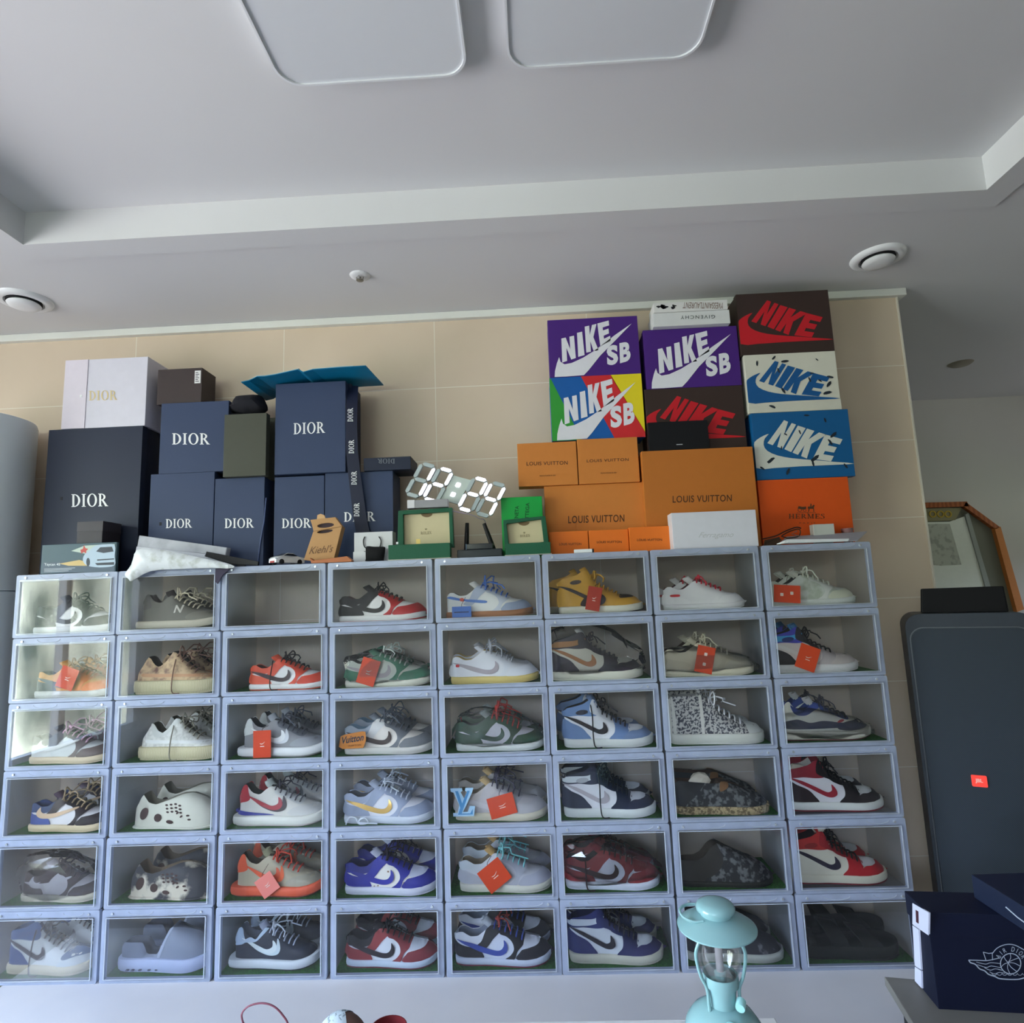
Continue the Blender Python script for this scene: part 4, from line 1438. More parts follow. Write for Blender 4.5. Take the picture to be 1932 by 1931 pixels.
S_(4, 4, 0, 'low', (868, 1040), 'pale grey low sneaker with teal cord laces and orange tag', 'pale grey sneakers with teal cords', up=(186, 190, 200), so=(206, 206, 194), la=(120, 190, 196), to=(206, 168, 110), li=(140, 128, 108), bow=1.8, p=dict(heel=(178, 182, 194), collar=(196, 206, 214), eyestay=(200, 206, 214), stay=(172, 176, 190), toe=(170, 174, 190), swoosh=(200, 206, 214), patch={'pts': [(.07, .03), (.07, .06), (.22, .06), (.22, .03)], 'c': (206, 80, 66)}))
S_(5, 4, 0, 'low', (1070, 1245), 'brick red and white sneaker with dark side mark in clear plastic', 'brick red and white sneakers in plastic', up=(206, 210, 226), so=(206, 212, 226), la=(60, 34, 44), to=(130, 40, 48), li=(50, 40, 46), p=dict(heel=(140, 46, 54), collar=(136, 44, 52), eyestay=(140, 44, 50), stay=(138, 46, 54), toe=(140, 48, 56), tip=(132, 44, 52), swoosh=(60, 32, 44)), wrap=.5)
S_(6, 4, 0, 'mule', (1282, 1460), 'dark grey backless loafer with faint floral pattern', 'dark grey backless loafers', up=(48, 46, 44), so=(40, 42, 40), li=(58, 52, 46), p=dict(vamp=darkob))
S_(7, 4, 0, 'high', (1500, 1676), 'white, red and black high-top sneaker with red ankle and toe', 'white, red and black high-tops', up=(214, 212, 196), so=(214, 212, 194), out=(120, 40, 50), la=(30, 26, 32), to=(190, 50, 48), li=(40, 30, 34), p=dict(collar=(176, 46, 44), eyestay=(150, 34, 40), stay=(176, 36, 44), toe=(172, 34, 42), tip=(206, 206, 206), swoosh=(50, 46, 66), wing=(140, 40, 40)), paper=(.34, .55, .06))
# row 5
S_(0, 5, 0, 'high', (0, 172), 'white, blue and black high-top sneaker with cream sole', 'white, blue and black high-tops', up=(206, 212, 214), so=(206, 196, 168), la=(40, 34, 44), to=(200, 206, 212), li=(36, 62, 100), p=dict(heel=(40, 70, 130), collar=(44, 80, 136), band=(50, 76, 130), toe=(196, 206, 212), tip=(206, 212, 214), swoosh=(44, 36, 54), blue={'pts': [(.68, .17), (.72, .21), (.8, .21), (.95, .2), (1.0, .16), (.85, .17), (.72, .15)], 'c': (44, 80, 130)}))
S_(1, 5, 0, 'clog', (222, 395), 'pale grey slingback clog with thick white sole', 'pale grey slingback clogs', up=(120, 130, 150), so=(170, 182, 214), li=(84, 92, 108), p=dict(strap=(104, 114, 136), tab=(150, 160, 182)), dashes=1)
S_(2, 5, 0, 'runner', (436, 596), 'black layered sneaker with large doubled white side mark', 'black layered sneakers', up=(34, 40, 56), so=(206, 214, 222), out=(36, 42, 60), la=(160, 170, 190), to=(150, 160, 184), li=(96, 106, 128), bowc=(190, 200, 214), bow=1.5, p=dict(heel=(160, 180, 204), toe=(34, 40, 56), stay=(30, 36, 52), swoosh_two=(190, 206, 214), swoosh=(206, 218, 222), rim={'pts': [(.08, .28), (.12, .30), (.2, .33), (.27, .31), (.33, .38), (.40, .44), (.42, .42), (.34, .34), (.27, .285), (.18, .28)], 'c': (170, 190, 210)}))
S_(3, 5, 0, 'low', (652, 822), 'brick red, black and white low sneaker with black laces', 'brick red, black and white low sneakers', up=(210, 216, 226), so=(190, 204, 222), out=(110, 50, 64), la=(28, 28, 36), to=(40, 36, 44), li=(30, 30, 38), bow=1.5, p=dict(heel=(132, 44, 50), collar=(34, 32, 40), eyestay=(136, 46, 50), stay=(130, 44, 52), toe=(128, 44, 54), tip=(206, 214, 226), swoosh=(40, 34, 44)))
S_(4, 5, 0, 'low', (860, 1038), 'black and white low sneaker with blue side mark and red sole edge', 'black and white sneakers with blue marks', up=(206, 214, 232), so=(200, 210, 232), out=(130, 50, 76), la=(50, 70, 150), to=(190, 200, 214), li=(130, 140, 160), bow=1.2, bowc=(150, 60, 56), p=dict(heel=(34, 34, 44), collar=(214, 220, 232), eyestay=(36, 36, 44), stay=(32, 32, 42), toe=(34, 34, 46), tip=(206, 212, 226), swoosh=(54, 74, 160)))
S_(5, 5, 0, 'high', (1077, 1252), 'deep blue and white high-top sneaker with black side mark', 'deep blue and white high-tops', up=(196, 204, 214), so=(190, 190, 176), la=(26, 26, 36), to=(36, 44, 80), li=(28, 34, 66), p=dict(heel=(40, 48, 100), collar=(38, 50, 108), band=(190, 200, 212), eyestay=(38, 46, 96), stay=(38, 42, 88), toe=(44, 44, 92), tip=(196, 204, 212), swoosh=(36, 34, 46)))
S_(6, 5, 0, 'slip', (1298, 1480), 'dark canvas low shoe with white sole and faint flowers, behind the lantern', 'dark canvas shoes', up=floral, so=(176, 182, 176), li=(40, 40, 50), p=dict(heel=(38, 40, 50)))
S_(7, 5, 0, 'sandal', (1518, 1698), 'black strap sandal with dark brown buckle', 'black strap sandals', up=(18, 21, 21), so=(20, 24, 22), li=(16, 18, 18), p={}, xstrap=1)

# card tags: (cx, cy, w, h, rotation deg, colour, mark)
TAGS = {
    (3, 1): (695, 1268, 34, 48, 18, ORT, 'tick'), (5, 0): (1120.5, 1130, 26, 44, 12, (176, 56, 40), 'tick'), (7, 0): (1485, 1121, 48, 32, 5, ORT, 'squares'),
    (0, 1): (127, 1280, 34, 40, 20, ORT, 'tick'), (2, 2): (494.5, 1404.5, 33, 48, -1, ORT, 'tick'), (6, 1): (1330, 1245, 32, 48, 14, ORT, 'squares'),
    (7, 1): (1524, 1242, 36, 44, 22, (224, 74, 30), 'tick'), (4, 3): (947, 1521, 48, 36, -14, ORT, 'tick'), (4, 4): (933, 1653, 46, 42, -36, ORT, 'tick'),
    (2, 4): (504, 1671, 34, 34, -35, (240, 140, 130), 'tick'), (4, 0): (871, 1155, 36, 20, 0, (70, 112, 190), 'bar'),
}


def tick_shape():
    return [[(a, b) for a, b in smooth_loop([(0, .45), (.12, .2), (.35, .1), (.6, .25), (1, .95), (.55, .42), (.35, .34), (.18, .38)], 3)]]


def build_shoes():
    for (c, r), cfg in SH.items():
        zfloor = ZC + (5 - r) * BH + .0096
        ysh = .068
        # x positions from the pixels of heel and toe at mid-shoe depth (near side)
        def xat(px):
            lo, hi = 900, 2000
            for _ in range(30):
                mid = (lo + hi) / 2
                if at(px, mid, ysh - .03).z > zfloor + .04:
                    lo = mid
                else:
                    hi = mid
            return at(px, lo, ysh - .03).x
        bx = BOXX[(c, r)]
        x0 = max(xat(cfg['x'][0]), bx - W2 + (.034 if cfg['t'] == 'runner' else .018))
        x1 = min(xat(cfg['x'][1]), bx + W2 - .018)
        L = max(x1 - x0, .262)
        if x0 + L > bx + W2 - .017:
            x0 = bx + W2 - .017 - L
        parts, S = shoe_parts(cfg, L)
        nm = 'sneaker'
        if cfg['t'] in ('foam', 'clog'):
            nm = 'clog'
        elif cfg['t'] == 'mule':
            nm = 'loafer'
        elif cfg['t'] == 'sandal':
            nm = 'sandal'
        elif cfg['t'] == 'slip':
            nm = 'slip_on_shoe'
        cat = {'slip_on_shoe': 'shoe'}.get(nm, nm)
        t = thing(nm, cfg['desc'], cat, (x0, ysh, zfloor), group='shoes displayed in the clear boxes')
        for p, o in parts:
            o.parent = t
        HOLD[(c, r)] = ('clear plastic shoe box holding ' + cfg['short'], not (c, r) in ((7, 3), (7, 4), (3, 0), (0, 1)) or (c, r) == (0, 0))
        # extra marks
        if cfg.get('letter'):
            vs_, fs, asp = bfont(cfg['letter'], bold=.03, shear=.2)
            m_ = MB()
            m_.add([S.pt(.44 + a * .12, .2 + b_ * .095) + Vector((0, -.0022, 0)) for a, b_ in vs_], [f[::1] for f in fs])
            m_.build('letter', col((200, 198, 188), .5), t)
        if cfg.get('dashes'):
            m_ = MB()
            for a in (.12, .18, .26, .36, .44, .52, .62):
                m_.box(a * L, a * L + .008, -.121 * L - .0085, -.1 * L, .008, .0115)
            m_.build('sole_marks', col((80, 84, 110)), t)
        if cfg.get('paper'):
            u, v, s_ = cfg['paper']
            bm = bmesh.new()
            rnd = random.Random(c)
            bmesh.ops.create_icosphere(bm, subdivisions=2, radius=1)
            for vv in bm.verts:
                k_ = 1 + rnd.uniform(-.25, .15)
                vv.co = Vector((u * L + vv.co.x * s_ * L * k_ * 1.2, vv.co.y * .07 * L, (v - .02) * L + vv.co.z * s_ * L * k_ * .8))
            me = bpy.data.meshes.new('stuffing_paper')
            bm.to_mesh(me); bm.free()
            me.materials.append(col((206, 200, 184), .9))
            link_mesh('stuffing_paper', me, t)
        if cfg.get('wrap'):
            wrap(t, S, -.01, L + .008, cfg['wrap'] * L, c + 10 * r, -.058, .045)
        lc = {(5, 2): ((.30, .50), (30, 26, 34)), (2, 1): ((.30, .36), (34, 26, 30)), (5, 3): ((.37, .50), (22, 24, 34)), (0, 5): ((.33, .48), (50, 40, 50)), (5, 4): ((.19, .38), (50, 30, 40)), (1, 2): ((.42, .42), (140, 136, 120)), (1, 1): ((.48, .42), (132, 100, 84))}.get((c, r))
        if lc:
            (u, v), cc = lc
            strand(t, [(u * L, -.02, v * L), (u * L + .004, -.042, v * .7 * L), (u * L + .003, -.050, v * .3 * L), (u * L + .008, -.052, .006), (u * L + .03, -.050, .003)], cc)
        if (c, r) == (3, 3):
            strand(t, [(.05 * L, -.05, .004), (.09 * L, -.053, .026), (.16 * L, -.054, .024), (.2 * L, -.053, .006), (.3 * L, -.052, .008), (.26 * L, -.054, .024), (.2 * L, -.053, .01), (.4 * L, -.05, .004)], (220, 228, 240), .0026)
        if (c, r) in TAGS:
            cx, cy_, w_, h_, rot, colr, mark = TAGS[(c, r)]
            yt = .0165
            p = at(cx, cy_, yt)
            s_ = (yt - CAM.y) / F_PX
            hw, hh = w_ * s_ / 2, h_ * s_ / 2
            a_ = math.radians(rot) + ROLL * 0
            Mx = Matrix.Translation((p.x - x0, yt - ysh, max(p.z - zfloor, abs(hw * math.sin(a_)) + abs(hh * math.cos(a_)) + .0005))) @ Matrix.Rotation(-a_ * -1, 4, 'Y')
            m_ = MB()
            m_.box(-hw, hw, -.0006, .0006, -hh, hh)
            m_.xf(0, Mx)
            tg = m_.build('card_tag', col(colr, .4), t, label={'bar': 'blue plastic tag'}.get(mark, 'orange-red card tag'))
            m_ = MB()
            if mark == 'tick':
                decal(m_, [tick_shape()], lambda u, v: (-hw * .25 + u * hw * .6, -hh * .05 + v * hh * .25), -.0006, None)
                m_.box(-hw * .2, hw * .25, -.0012, -.0007, -hh * .2, -hh * .14)
            elif mark == 'squares':
                if w_ > h_:
                    qs = [(-hw * .4, -hh * .1), (hw * .35, .1 * hh)]
                else:
                    qs = [(0, hh * .4), (0, -hh * .35)]
                for qx, qz in qs:
                    m_.plate([rrect(qx - .005, qx + .005, qz - .005, qz + .005, .0015, 2)], -.0012, -.0007)
            else:
                m_.box(-hw * .8, hw * .75, -.0012, -.0007, -hh * .15, hh * .05)
            m_.xf(0, Mx)
            m_.build('tag_mark', col((30, 40, 80) if mark == 'bar' else (240, 225, 215), .5), tg)
            top_ = Mx @ Vector((0, 0, hh))
            MB().tube([top_, Vector((top_.x, top_.y + .002, top_.z + .006)), Vector((top_.x + .012, top_.y + .02, min(top_.z + .03, .36 * L)))], .0008, n=5).build('tag_string', col((60, 40, 40)), t)
        if (c, r) == (3, 2):
            p = at(665, 1396, .0155)
            m_ = MB()
            s_ = (.0155 - CAM.y) / F_PX
            q = [(-25, -12), (-22, 6), (-15, 9), (18, 14), (24, 13), (25, -2), (20, -15), (-18, -16)]
            m_.plate([[(p.x - x0 + a * s_, p.z - zfloor + b_ * s_) for a, b_ in q]], .0155 - ysh - .001, .0155 - ysh + .001)
            tg = m_.build('card_tag', col((206, 130, 52), .4), t, label='orange card tag with a word on it')
            m_ = MB()
            decal_font(m_, 'Vuitton', lambda u, v: (p.x - x0 + (-19 + 40 * u) * s_, p.z - zfloor + (-7 + 12 * v + 5 * u) * s_), .0155 - ysh - .001, None, bold=.02, shear=.25)
            m_.build('lettering', col((36, 44, 64)), tg)
            m_ = MB()
            decal_font(m_, 'VUITTON', lambda u, v: (p.x - x0 + (-8 + 24 * u) * s_, p.z - zfloor + (-12.5 + 3 * v + 1.5 * u) * s_), .0155 - ysh - .001, None)
            m_.build('small_lettering', col((70, 50, 40)), tg)
        if (c, r) == (4, 3):
            p = at(873, 1514, .0155)
            s_ = (.0155 - CAM.y) / F_PX

            def f(u, v):
                return (p.x - x0 + (-22 + 44 * u) * s_, p.z - zfloor + (-24 + 48 * v) * s_)
            sh = [[[(.25, 0), (.3, 0), (.95, 0), (1, .35), (.78, .35), (.7, .15), (.5, .15), (.62, .35), (.9, .85), (.95, 1), (.62, 1), (.6, .9), (.7, .85), (.58, .6), (.42, .85), (.5, .9), (.48, 1), (0, 1), (.02, .88), (.14, .84), (.36, .4), (.28, .12), (.1, .12), (.1, 0)]]]
            m_ = MB()
            for s2 in sh:
                for L2 in s2:
                    m_.plate([[f(a, b_) for a, b_ in L2]], .0155 - ysh - .0008, .0155 - ysh + .001)
            tg = m_.build('letter_charm', col((176, 214, 240), .4), t, label='light blue plastic letter charm')
            m_ = MB()
            decal(m_, [[[(.2, .9), (.32, .9), (.5, .4), (.4, .3), (.3, .6)]], [[(.3, .06), (.9, .06), (.9, .25), (.8, .1), (.45, .1), (.8, .9), (.7, .9), (.4, .3)]]], f, .0155 - ysh - .0008, None)
            m_.build('charm_print', col((84, 150, 206)), tg)
        # second shoe of the pair, further back in the box
        solo = {(0, 0), (3, 0), (2, 1), (6, 4), (5, 1), (0, 4), (4, 0)}
        if (c, r) not in solo:
            dx = {(5, 0): -.03, (6, 0): -.02, (4, 1): -.012, (5, 2): -.015, (2, 3): .03, (1, 3): .02, (1, 4): .02, (0, 5): .02, (7, 5): .03, (3, 4): .01}.get((c, r), 0.0)
            x2 = min(max(x0 + dx, bx - W2 + (.034 if cfg['t'] == 'runner' else .017)), bx + W2 - .017 - L)
            t2 = thing(nm, '', cat, (x2, ysh + .108, zfloor), group='shoes displayed in the clear boxes')
            t2['label'] = ('mate standing behind the ' if len(cfg['desc'].split()) < 13 else 'mate behind ') + cfg['desc']
            for p, o in parts:
                if p in ('card_tag',):
                    continue
                o2 = o.copy()
                C.objects.link(o2)
                o2.parent = t2
    HOLD[(2, 0)] = ('clear empty shoe box directly under the white toy car', True)


build_shoes()
box_objects()

# ================================================================== THINGS ON TOP OF THE SHOE BOXES
class Face:
    """pixel-measured face of a carton: maps to local x,z of the carton"""
    def __init__(s, xc, Yf, zb):
        s.xc, s.Yf, s.zb = xc, Yf, zb

    def __call__(s, px, py):
        p = at(px, py, s.Yf)
        return (p.x - s.xc, p.z - s.zb)


def carton(name, label, cat, px, Yf, dep, zb, m, group=None, lid=None, bev=.0015, rz=0):
    x0, x1, yt, yb = px
    ym = (yt + yb) / 2
    X0, X1 = at(x0, ym, Yf).x, at(x1, ym, Yf).x
    ztop = at((x0 + x1) / 2, yt, Yf).z
    xc = (X0 + X1) / 2
    t = thing(name, label, cat, (xc, Yf + dep / 2, zb), rz, group)
    hw, h = (X1 - X0) / 2, ztop - zb
    if lid is None:
        MB().box(-hw, hw, -dep / 2, dep / 2, 0, h, None, bev).build('body', m, t)
    elif lid == 'front':              # shallow lid forming the front face
        MB().box(-hw + .002, hw - .002, -dep / 2 + .03, dep / 2, .002, h - .002, None, bev).build('tray', m, t)
        MB().box(-hw, hw, -dep / 2, -dep / 2 + .0295, 0, h, None, bev).build('lid', m, t)
    elif lid == 'top':
        MB().box(-hw + .0015, hw - .0015, -dep / 2 + .0015, dep / 2 - .0015, 0, h * .55, None, bev).build('tray', m, t)
        MB().box(-hw, hw, -dep / 2, dep / 2, h * .55 + .0015, h, None, bev).build('lid', m, t)
    return dict(t=t, f=Face(xc, Yf, zb), top=ztop, hw=hw, h=h, dep=dep, xc=xc, y=-dep / 2, Yf=Yf, x0=X0, x1=X1)


def rectmap(f, x0, y0, x1, y1, rise=0.0):
    """unit square -> pixel rectangle (y0 = top); rise = vertical px gained left to right"""
    return lambda u, v: f(x0 + (x1 - x0) * u, y1 + (y0 - y1) * v - rise * u)


def words(b, text, kind, x0, y0, x1, y1, rise, m, nm='lettering', **kw):
    mb = MB()
    fn = rectmap(b['f'], x0, y0, x1, y1, rise)
    if kind == 'serif':
        sh, wd = serif(text)
        decal(mb, sh, lambda u, v: fn(u / wd, v), b['y'], None)
    else:
        decal_font(mb, text, fn, b['y'], None, **kw)
    return mb.build(nm, m, b['t'])


def pillow(name, pts, Y, th, m, parent=None, grid=.012, seed=1, rough=.004, org=(0, 0, 0)):
    """soft bag: outline in world x,z, bulging towards the viewer"""
    rnd = random.Random(seed)
    P, T = tri2d([pts], grid)
    ring_ = [Vector(p) for p in pts]

    def dist(p):
        best = 9
        for i in range(len(ring_)):
            a, b_ = ring_[i], ring_[(i + 1) % len(ring_)]
            ab = b_ - a
            t_ = max(0, min(1, (Vector(p) - a).dot(ab) / max(ab.length_squared, 1e-9)))
            best = min(best, (Vector(p) - a - ab * t_).length)
        return best
    mx = max(dist(p) for p in P) or 1
    k = len(P)
    F, B = [], []
    for p in P:
        d = (dist(p) / mx) ** .5
        nz_ = rnd.uniform(-rough, rough) if d > .02 else 0
        F.append((p[0] - org[0], Y - th / 2 * d + nz_ - org[1], p[1] - org[2]))
        B.append((p[0] - org[0], Y + th / 2 * d + .001 - org[1], p[1] - org[2]))
    mb = MB()
    mb.add(F + B, list(T) + [tuple(a + k for a in t[::-1]) for t in T], None, True)
    return mb.build(name, m, parent, smooth=True)


navy = mat('navy_card', (50, 64, 94), .5, var=.04, scale=300, bump=.15, bscale=900)
navyd = mat('dark_navy_card', (30, 38, 58), .5, var=.04, scale=300)
white_ink = mat('white_ink', (236, 238, 240), .4)
gold = mat('pale_gold_foil', (214, 196, 150), .35, metal=.3)
GB = 'navy gift boxes standing on the shoe boxes'

A = carton('gift_box', 'tallest navy gift box at the far end beside the air conditioner', 'box', (83, 263, 808, 1083), .13, .13, ZT, navyd, GB, 'front')
words(A, 'DIOR', 'serif', 135, 933, 205, 957, 1.5, white_ink)
mbx = MB(); q0 = A['f'](116, 941); mbx.box(q0[0] - .004, q0[0] + .004, A['y'] - .001, A['y'], q0[1] - .006, q0[1] + .006); mbx.build('ribbon_pull', dk, A['t'])
B = carton('gift_box', 'white gift box with pale gold lettering on top of the tallest navy box', 'box', (121, 276, 677, 806), .13, .13, A['top'] + .0005, mat('white_gift_card', (214, 212, 224), .55, bump=.1, bscale=600), None)
words(B, 'DIOR', 'serif', 168, 738, 222, 756, 1, gold)
q0, q1, q2 = B['f'](118, 800), B['f'](160, 800), B['f'](160, 680)
MB().box(-B['hw'] - .0006, q1[0], B['y'] - .0025, B['dep'] / 2 - .002, .0006, B['h'] - .0006).build('sleeve', mat('pearl_card', (222, 214, 226), .5), B['t'])
q0 = B['f'](154, 748)
MB().box(q0[0] - .004, q0[0] + .004, B['y'] - .004, B['y'] - .0026, q0[1] - .005, q0[1] + .005).build('ribbon_pull', white_ink, B['t'])
Cb = carton('gift_box', 'navy gift box with lettering low down, between the tallest one and its twin', 'box', (281, 402.5, 893, 1060), .13, .13, ZT, navy, GB, 'front')
words(Cb, 'DIOR', 'serif', 313, 980, 363, 997, 1, white_ink)
q0 = Cb['f'](303, 989); MB().box(q0[0] - .004, q0[0] + .004, Cb['y'] - .001, Cb['y'], q0[1] - .006, q0[1] + .006).build('ribbon_pull', dk, Cb['t'])
Db = carton('gift_box', 'navy gift box with a folded ribbon edge, below the plain olive box', 'box', (404, 498, 902, 1060), .12, .12, ZT, navy, GB, 'front')
words(Db, 'DIOR', 'serif', 424, 979, 480, 997, 1, white_ink)
mbx = MB()
pts = [Db['f'](x, y) for x, y in ((503, 940), (499, 985), (496, 1000), (491, 1030), (488, 1060))]
mbx.tube([(a, Db['y'] - .003, max(.002, b_)) for a, b_ in pts], .0025, n=5)
mbx.build('ribbon', mat('blue_ribbon', (60, 76, 120), .4), Db['t'])
Eb = carton('gift_box', 'navy gift box in the second tier under the small brown box', 'box', (302, 430, 759, 893), .13, .12, max(Cb['top'], Db['top']) + .0005, navy, GB, 'front')
words(Eb, 'DIOR', 'serif', 325, 818, 397, 839, 0, white_ink)
Fb = carton('small_box', 'small dark brown box with white sticker on top of the second-tier navy box', 'box', (297, 380.5, 696, 757), .14, .1, Eb['top'] + .0005, col((62, 52, 52), .5), None, None)
q0 = Fb['f'](373, 711)
MB().box(q0[0] - .0115, q0[0] + .0115, Fb['y'] - .0006, Fb['y'], q0[1] - .026, q0[1] + .024).build('sticker', col((226, 226, 226)), Fb['t'])
mbx = MB()
for k in range(6):
    mbx.box(q0[0] - .008, q0[0] + .006 - .004 * (k % 2), Fb['y'] - .001, Fb['y'] - .0007, q0[1] - .020 + k * .007, q0[1] - .0175 + k * .007)
mbx.build('sticker_print', dk, Fb['t'])
olive = mat('olive_card', (74, 76, 66), .6, bump=.2, bscale=700)
Gb = carton('plain_box', 'plain olive grey box between two navy gift boxes', 'box', (422, 502, 781, 899), .098, .03, Db['top'] + .0005, olive, None, None)
G2 = carton('plain_box', 'second olive box just showing behind the plain olive one', 'box', (445, 520, 790, 899), .20, .05, Db['top'] + .0005, olive, None, None)
cap = [(p.x, p.z) for p in (at(x, y, .16) for x, y in ((433, 779), (437, 764), (446, 752), (460, 747), (494, 749), (500, 780)))]
t = thing('dust_bag', 'crumpled black cloth bag on the plain olive box under the teal book', 'bag', (at(470, 780, .16).x, .16, Gb['top']))
pillow('cloth', smooth_loop(cap, 4), .16, .09, mat('black_cloth', (30, 30, 38), .9, bump=.5, bscale=60), t, seed=4, org=(t.location.x, .16, Gb['top'] - .002))
Ib = carton('gift_box', 'navy gift box behind the brown paper package', 'box', (517, 611.5, 899, 1055), .13, .13, ZT, navy, GB, 'front')
words(Ib, 'DIOR', 'serif', 532, 979, 588, 997, 1, white_ink)
Jb = carton('gift_box', 'navy gift box crossed by the hanging ribbon, behind the white paper bag', 'box', (613, 742, 891, 1050), .13, .13, ZT, navy, GB, 'front')
words(Jb, 'DIOR', 'serif', 649, 967, 709, 985, 1.5, white_ink)
zk = max(Ib['top'], Jb['top']) + .0005
x0k = at(507, 815, .155).x
Kb = carton('gift_box', 'large navy gift box with a lettered ribbon, carrying the open teal book', 'box', (519, 652, 722, 892), .115, .03, zk, navy, GB, None)
words(Kb, 'DIOR', 'serif', 554, 799, 614, 820, 3, white_ink)
MB().box(-Kb['hw'] - .012, Kb['hw'] + .012, .0155, .14, .0, Kb['h'], None, .002).build('sleeve', navyd, Kb['t'], label='darker outer sleeve')
# the ribbon falling over the box below
rp = [(666, 728, .150), (664, 760, .112), (663, 800, .110), (664, 850, .110), (668, 892, .110), (673, 930, .112), (678, 970, .114), (685, 1008, .116)]
vs_, fs = [], []
ox, oy, oz = Kb['t'].location
for i, (x, y, Y) in enumerate(rp):
    for s_ in (-1, 1):
        p = at(x + s_ * (10 + .4 * i), y, Y)
        vs_.append((p.x - ox, p.y - oy, p.z - oz))
        vs_.append((p.x - ox, p.y - oy + .0012, p.z - oz))
for i in range(len(rp) - 1):
    a, b_ = i * 4, (i + 1) * 4
    fs += [(a, a + 2, b_ + 2, b_), (a + 1, b_ + 1, b_ + 3, a + 3), (a, b_, b_ + 1, a + 1), (a + 2, a + 3, b_ + 3, b_ + 2)]
rb = MB().add(vs_, fs, None, True).build('ribbon', mat('navy_ribbon', (22, 28, 52), .45, bump=.2, bscale=1500), Kb['t'])
mbx = MB()
for cx, c_y, Y in ((660, 783, .110), (662, 843, .110), (667, 902, .110), (672, 962, .1125)):
    sh, wd = serif('DIOR')

    def fn(u, v, cx=cx, c_y=c_y, Y=Y):
        p = at(cx - 5 + 10 * (1 - v) + 1, c_y + 13 - 26 * u / wd, Y - .0015)
        return (p.x - ox, p.z - oz)
    decal(mbx, sh, fn, Y - .0015 - oy, None)
mbx.build('ribbon_lettering', white_ink, rb)
Mb = carton('gift_box', 'flat small navy box lying above the ribboned pair, beside the glowing clock', 'box', (686, 775, 863, 889), .12, .13, Jb['top'] + .0005, navyd, GB, None)
words(Mb, 'DIOR', 'serif', 745, 875, 712, 866, 0, col((110, 116, 124)))

# open teal book lying face down on the large navy box
t = thing('open_book', 'open teal book lying cover-up on the large ribboned navy gift box', 'book', (at(585, 715, .12).x, .12, Kb['top']))
ox, oy, oz = t.location
tz = Kb['h'] + zk
def bz(x):      # heights of the sagging cover measured from left to right
    return np.interp(x, [455, 500, 540, 562, 572, 590, 640, 690], [722, 712, 703, 698, 703, 698, 694, 691])
vs_, fs = [], []
xs_ = [455, 470, 485, 500, 520, 540, 555, 562, 568, 572, 580, 590, 610, 640, 665, 690]
for x in xs_:
    p = at(x, bz(x), .045)
    xb = p.x + (.006 if x > 572 else -.004)
    for d_ in (0, 1):
        zc_ = max(p.z - oz, .0045) if 478 < x < 692 else p.z - oz
        vs_.append((p.x - ox, p.y - oy, zc_ + d_ * .003))
        vs_.append((xb + .012 - ox, .235 - oy, (max(zc_ - .006, .0045) if 470 < x < 692 else zc_ - .006) + d_ * .003))
zmin = min(v[2] for v in vs_[1::2])
for i in range(len(xs_) - 1):
    a, b_ = i * 4, (i + 1) * 4
    fs += [(a, b_, b_ + 1, a + 1), (a + 2, a + 3, b_ + 3, b_ + 2), (a, a + 2, b_ + 2, b_), (a + 1, b_ + 1, b_ + 3, a + 3)]
fs += [(0, 1, 3, 2), (len(vs_) - 4, len(vs_) - 2, len(vs_) - 1, len(vs_) - 3)]
MB().add(vs_, fs, None, False).build('cover', mat('teal_cover', (14, 118, 158), .35), t)
pg = MB()
for (a0, a1) in ((1, 7), (10, 14)):
    v2, f2 = [], []
    for x in xs_[a0:a1 + 1]:
        p = at(x, bz(x), .045)
        e_ = .0035
        zp = max(p.z - oz, .0045) if 478 < x < 692 else p.z - oz
        zq = max(zp - .006, .0045) if 470 < x < 692 else zp - .006
        v2 += [(p.x - ox, p.y - oy + .006, zp + e_), (p.x + .01 - ox, .225 - oy, zq + e_), (p.x - ox, p.y - oy + .006, zp + e_ + .005), (p.x + .01 - ox, .225 - oy, zq + e_ + .005)]
    n_ = a1 - a0 + 1
    for i in range(n_ - 1):
        a, b_ = i * 4, (i + 1) * 4
        f2 += [(a, b_, b_ + 1, a + 1), (a + 2, a + 3, b_ + 3, b_ + 2), (a, a + 2, b_ + 2, b_), (a + 1, b_ + 1, b_ + 3, a + 3)]
    f2 += [(0, 1, 3, 2), (len(v2) - 4, len(v2) - 2, len(v2) - 1, len(v2) - 3)]
    pg.add(v2, f2)
pg.build('pages', mat('page_edges', (206, 206, 200), .8, scale=60), t)

# small dark two-part box and picture card
Ob = carton('small_box', 'small dark grey two-part box in front of the tallest navy box', 'box', (144, 192, 985, 1070), .022, .095, ZT, col((50, 46, 50), .45), None, None)
q0 = Ob['f'](168, 1003)
MB().box(-Ob['hw'] - .0008, Ob['hw'] + .0008, Ob['y'] - .0008, Ob['dep'] / 2, q0[1] + .001, Ob['h'] + .001).build('lid', col((58, 54, 58), .45), Ob['t'])

Pb = carton('picture_card', 'framed picture card of a silver car standing before the dark grey box', 'picture', (78, 219, 1026, 1083), .0, .012, ZT, col((60, 84, 92), .4), None, None)
f, y_, t = Pb['f'], Pb['y'], Pb['t']


def pic(nm, polys, c_, dy):
    m_ = MB()
    decal(m_, polys, f, y_ - dy, None)
    return m_.build(nm, col(c_, .4), t)


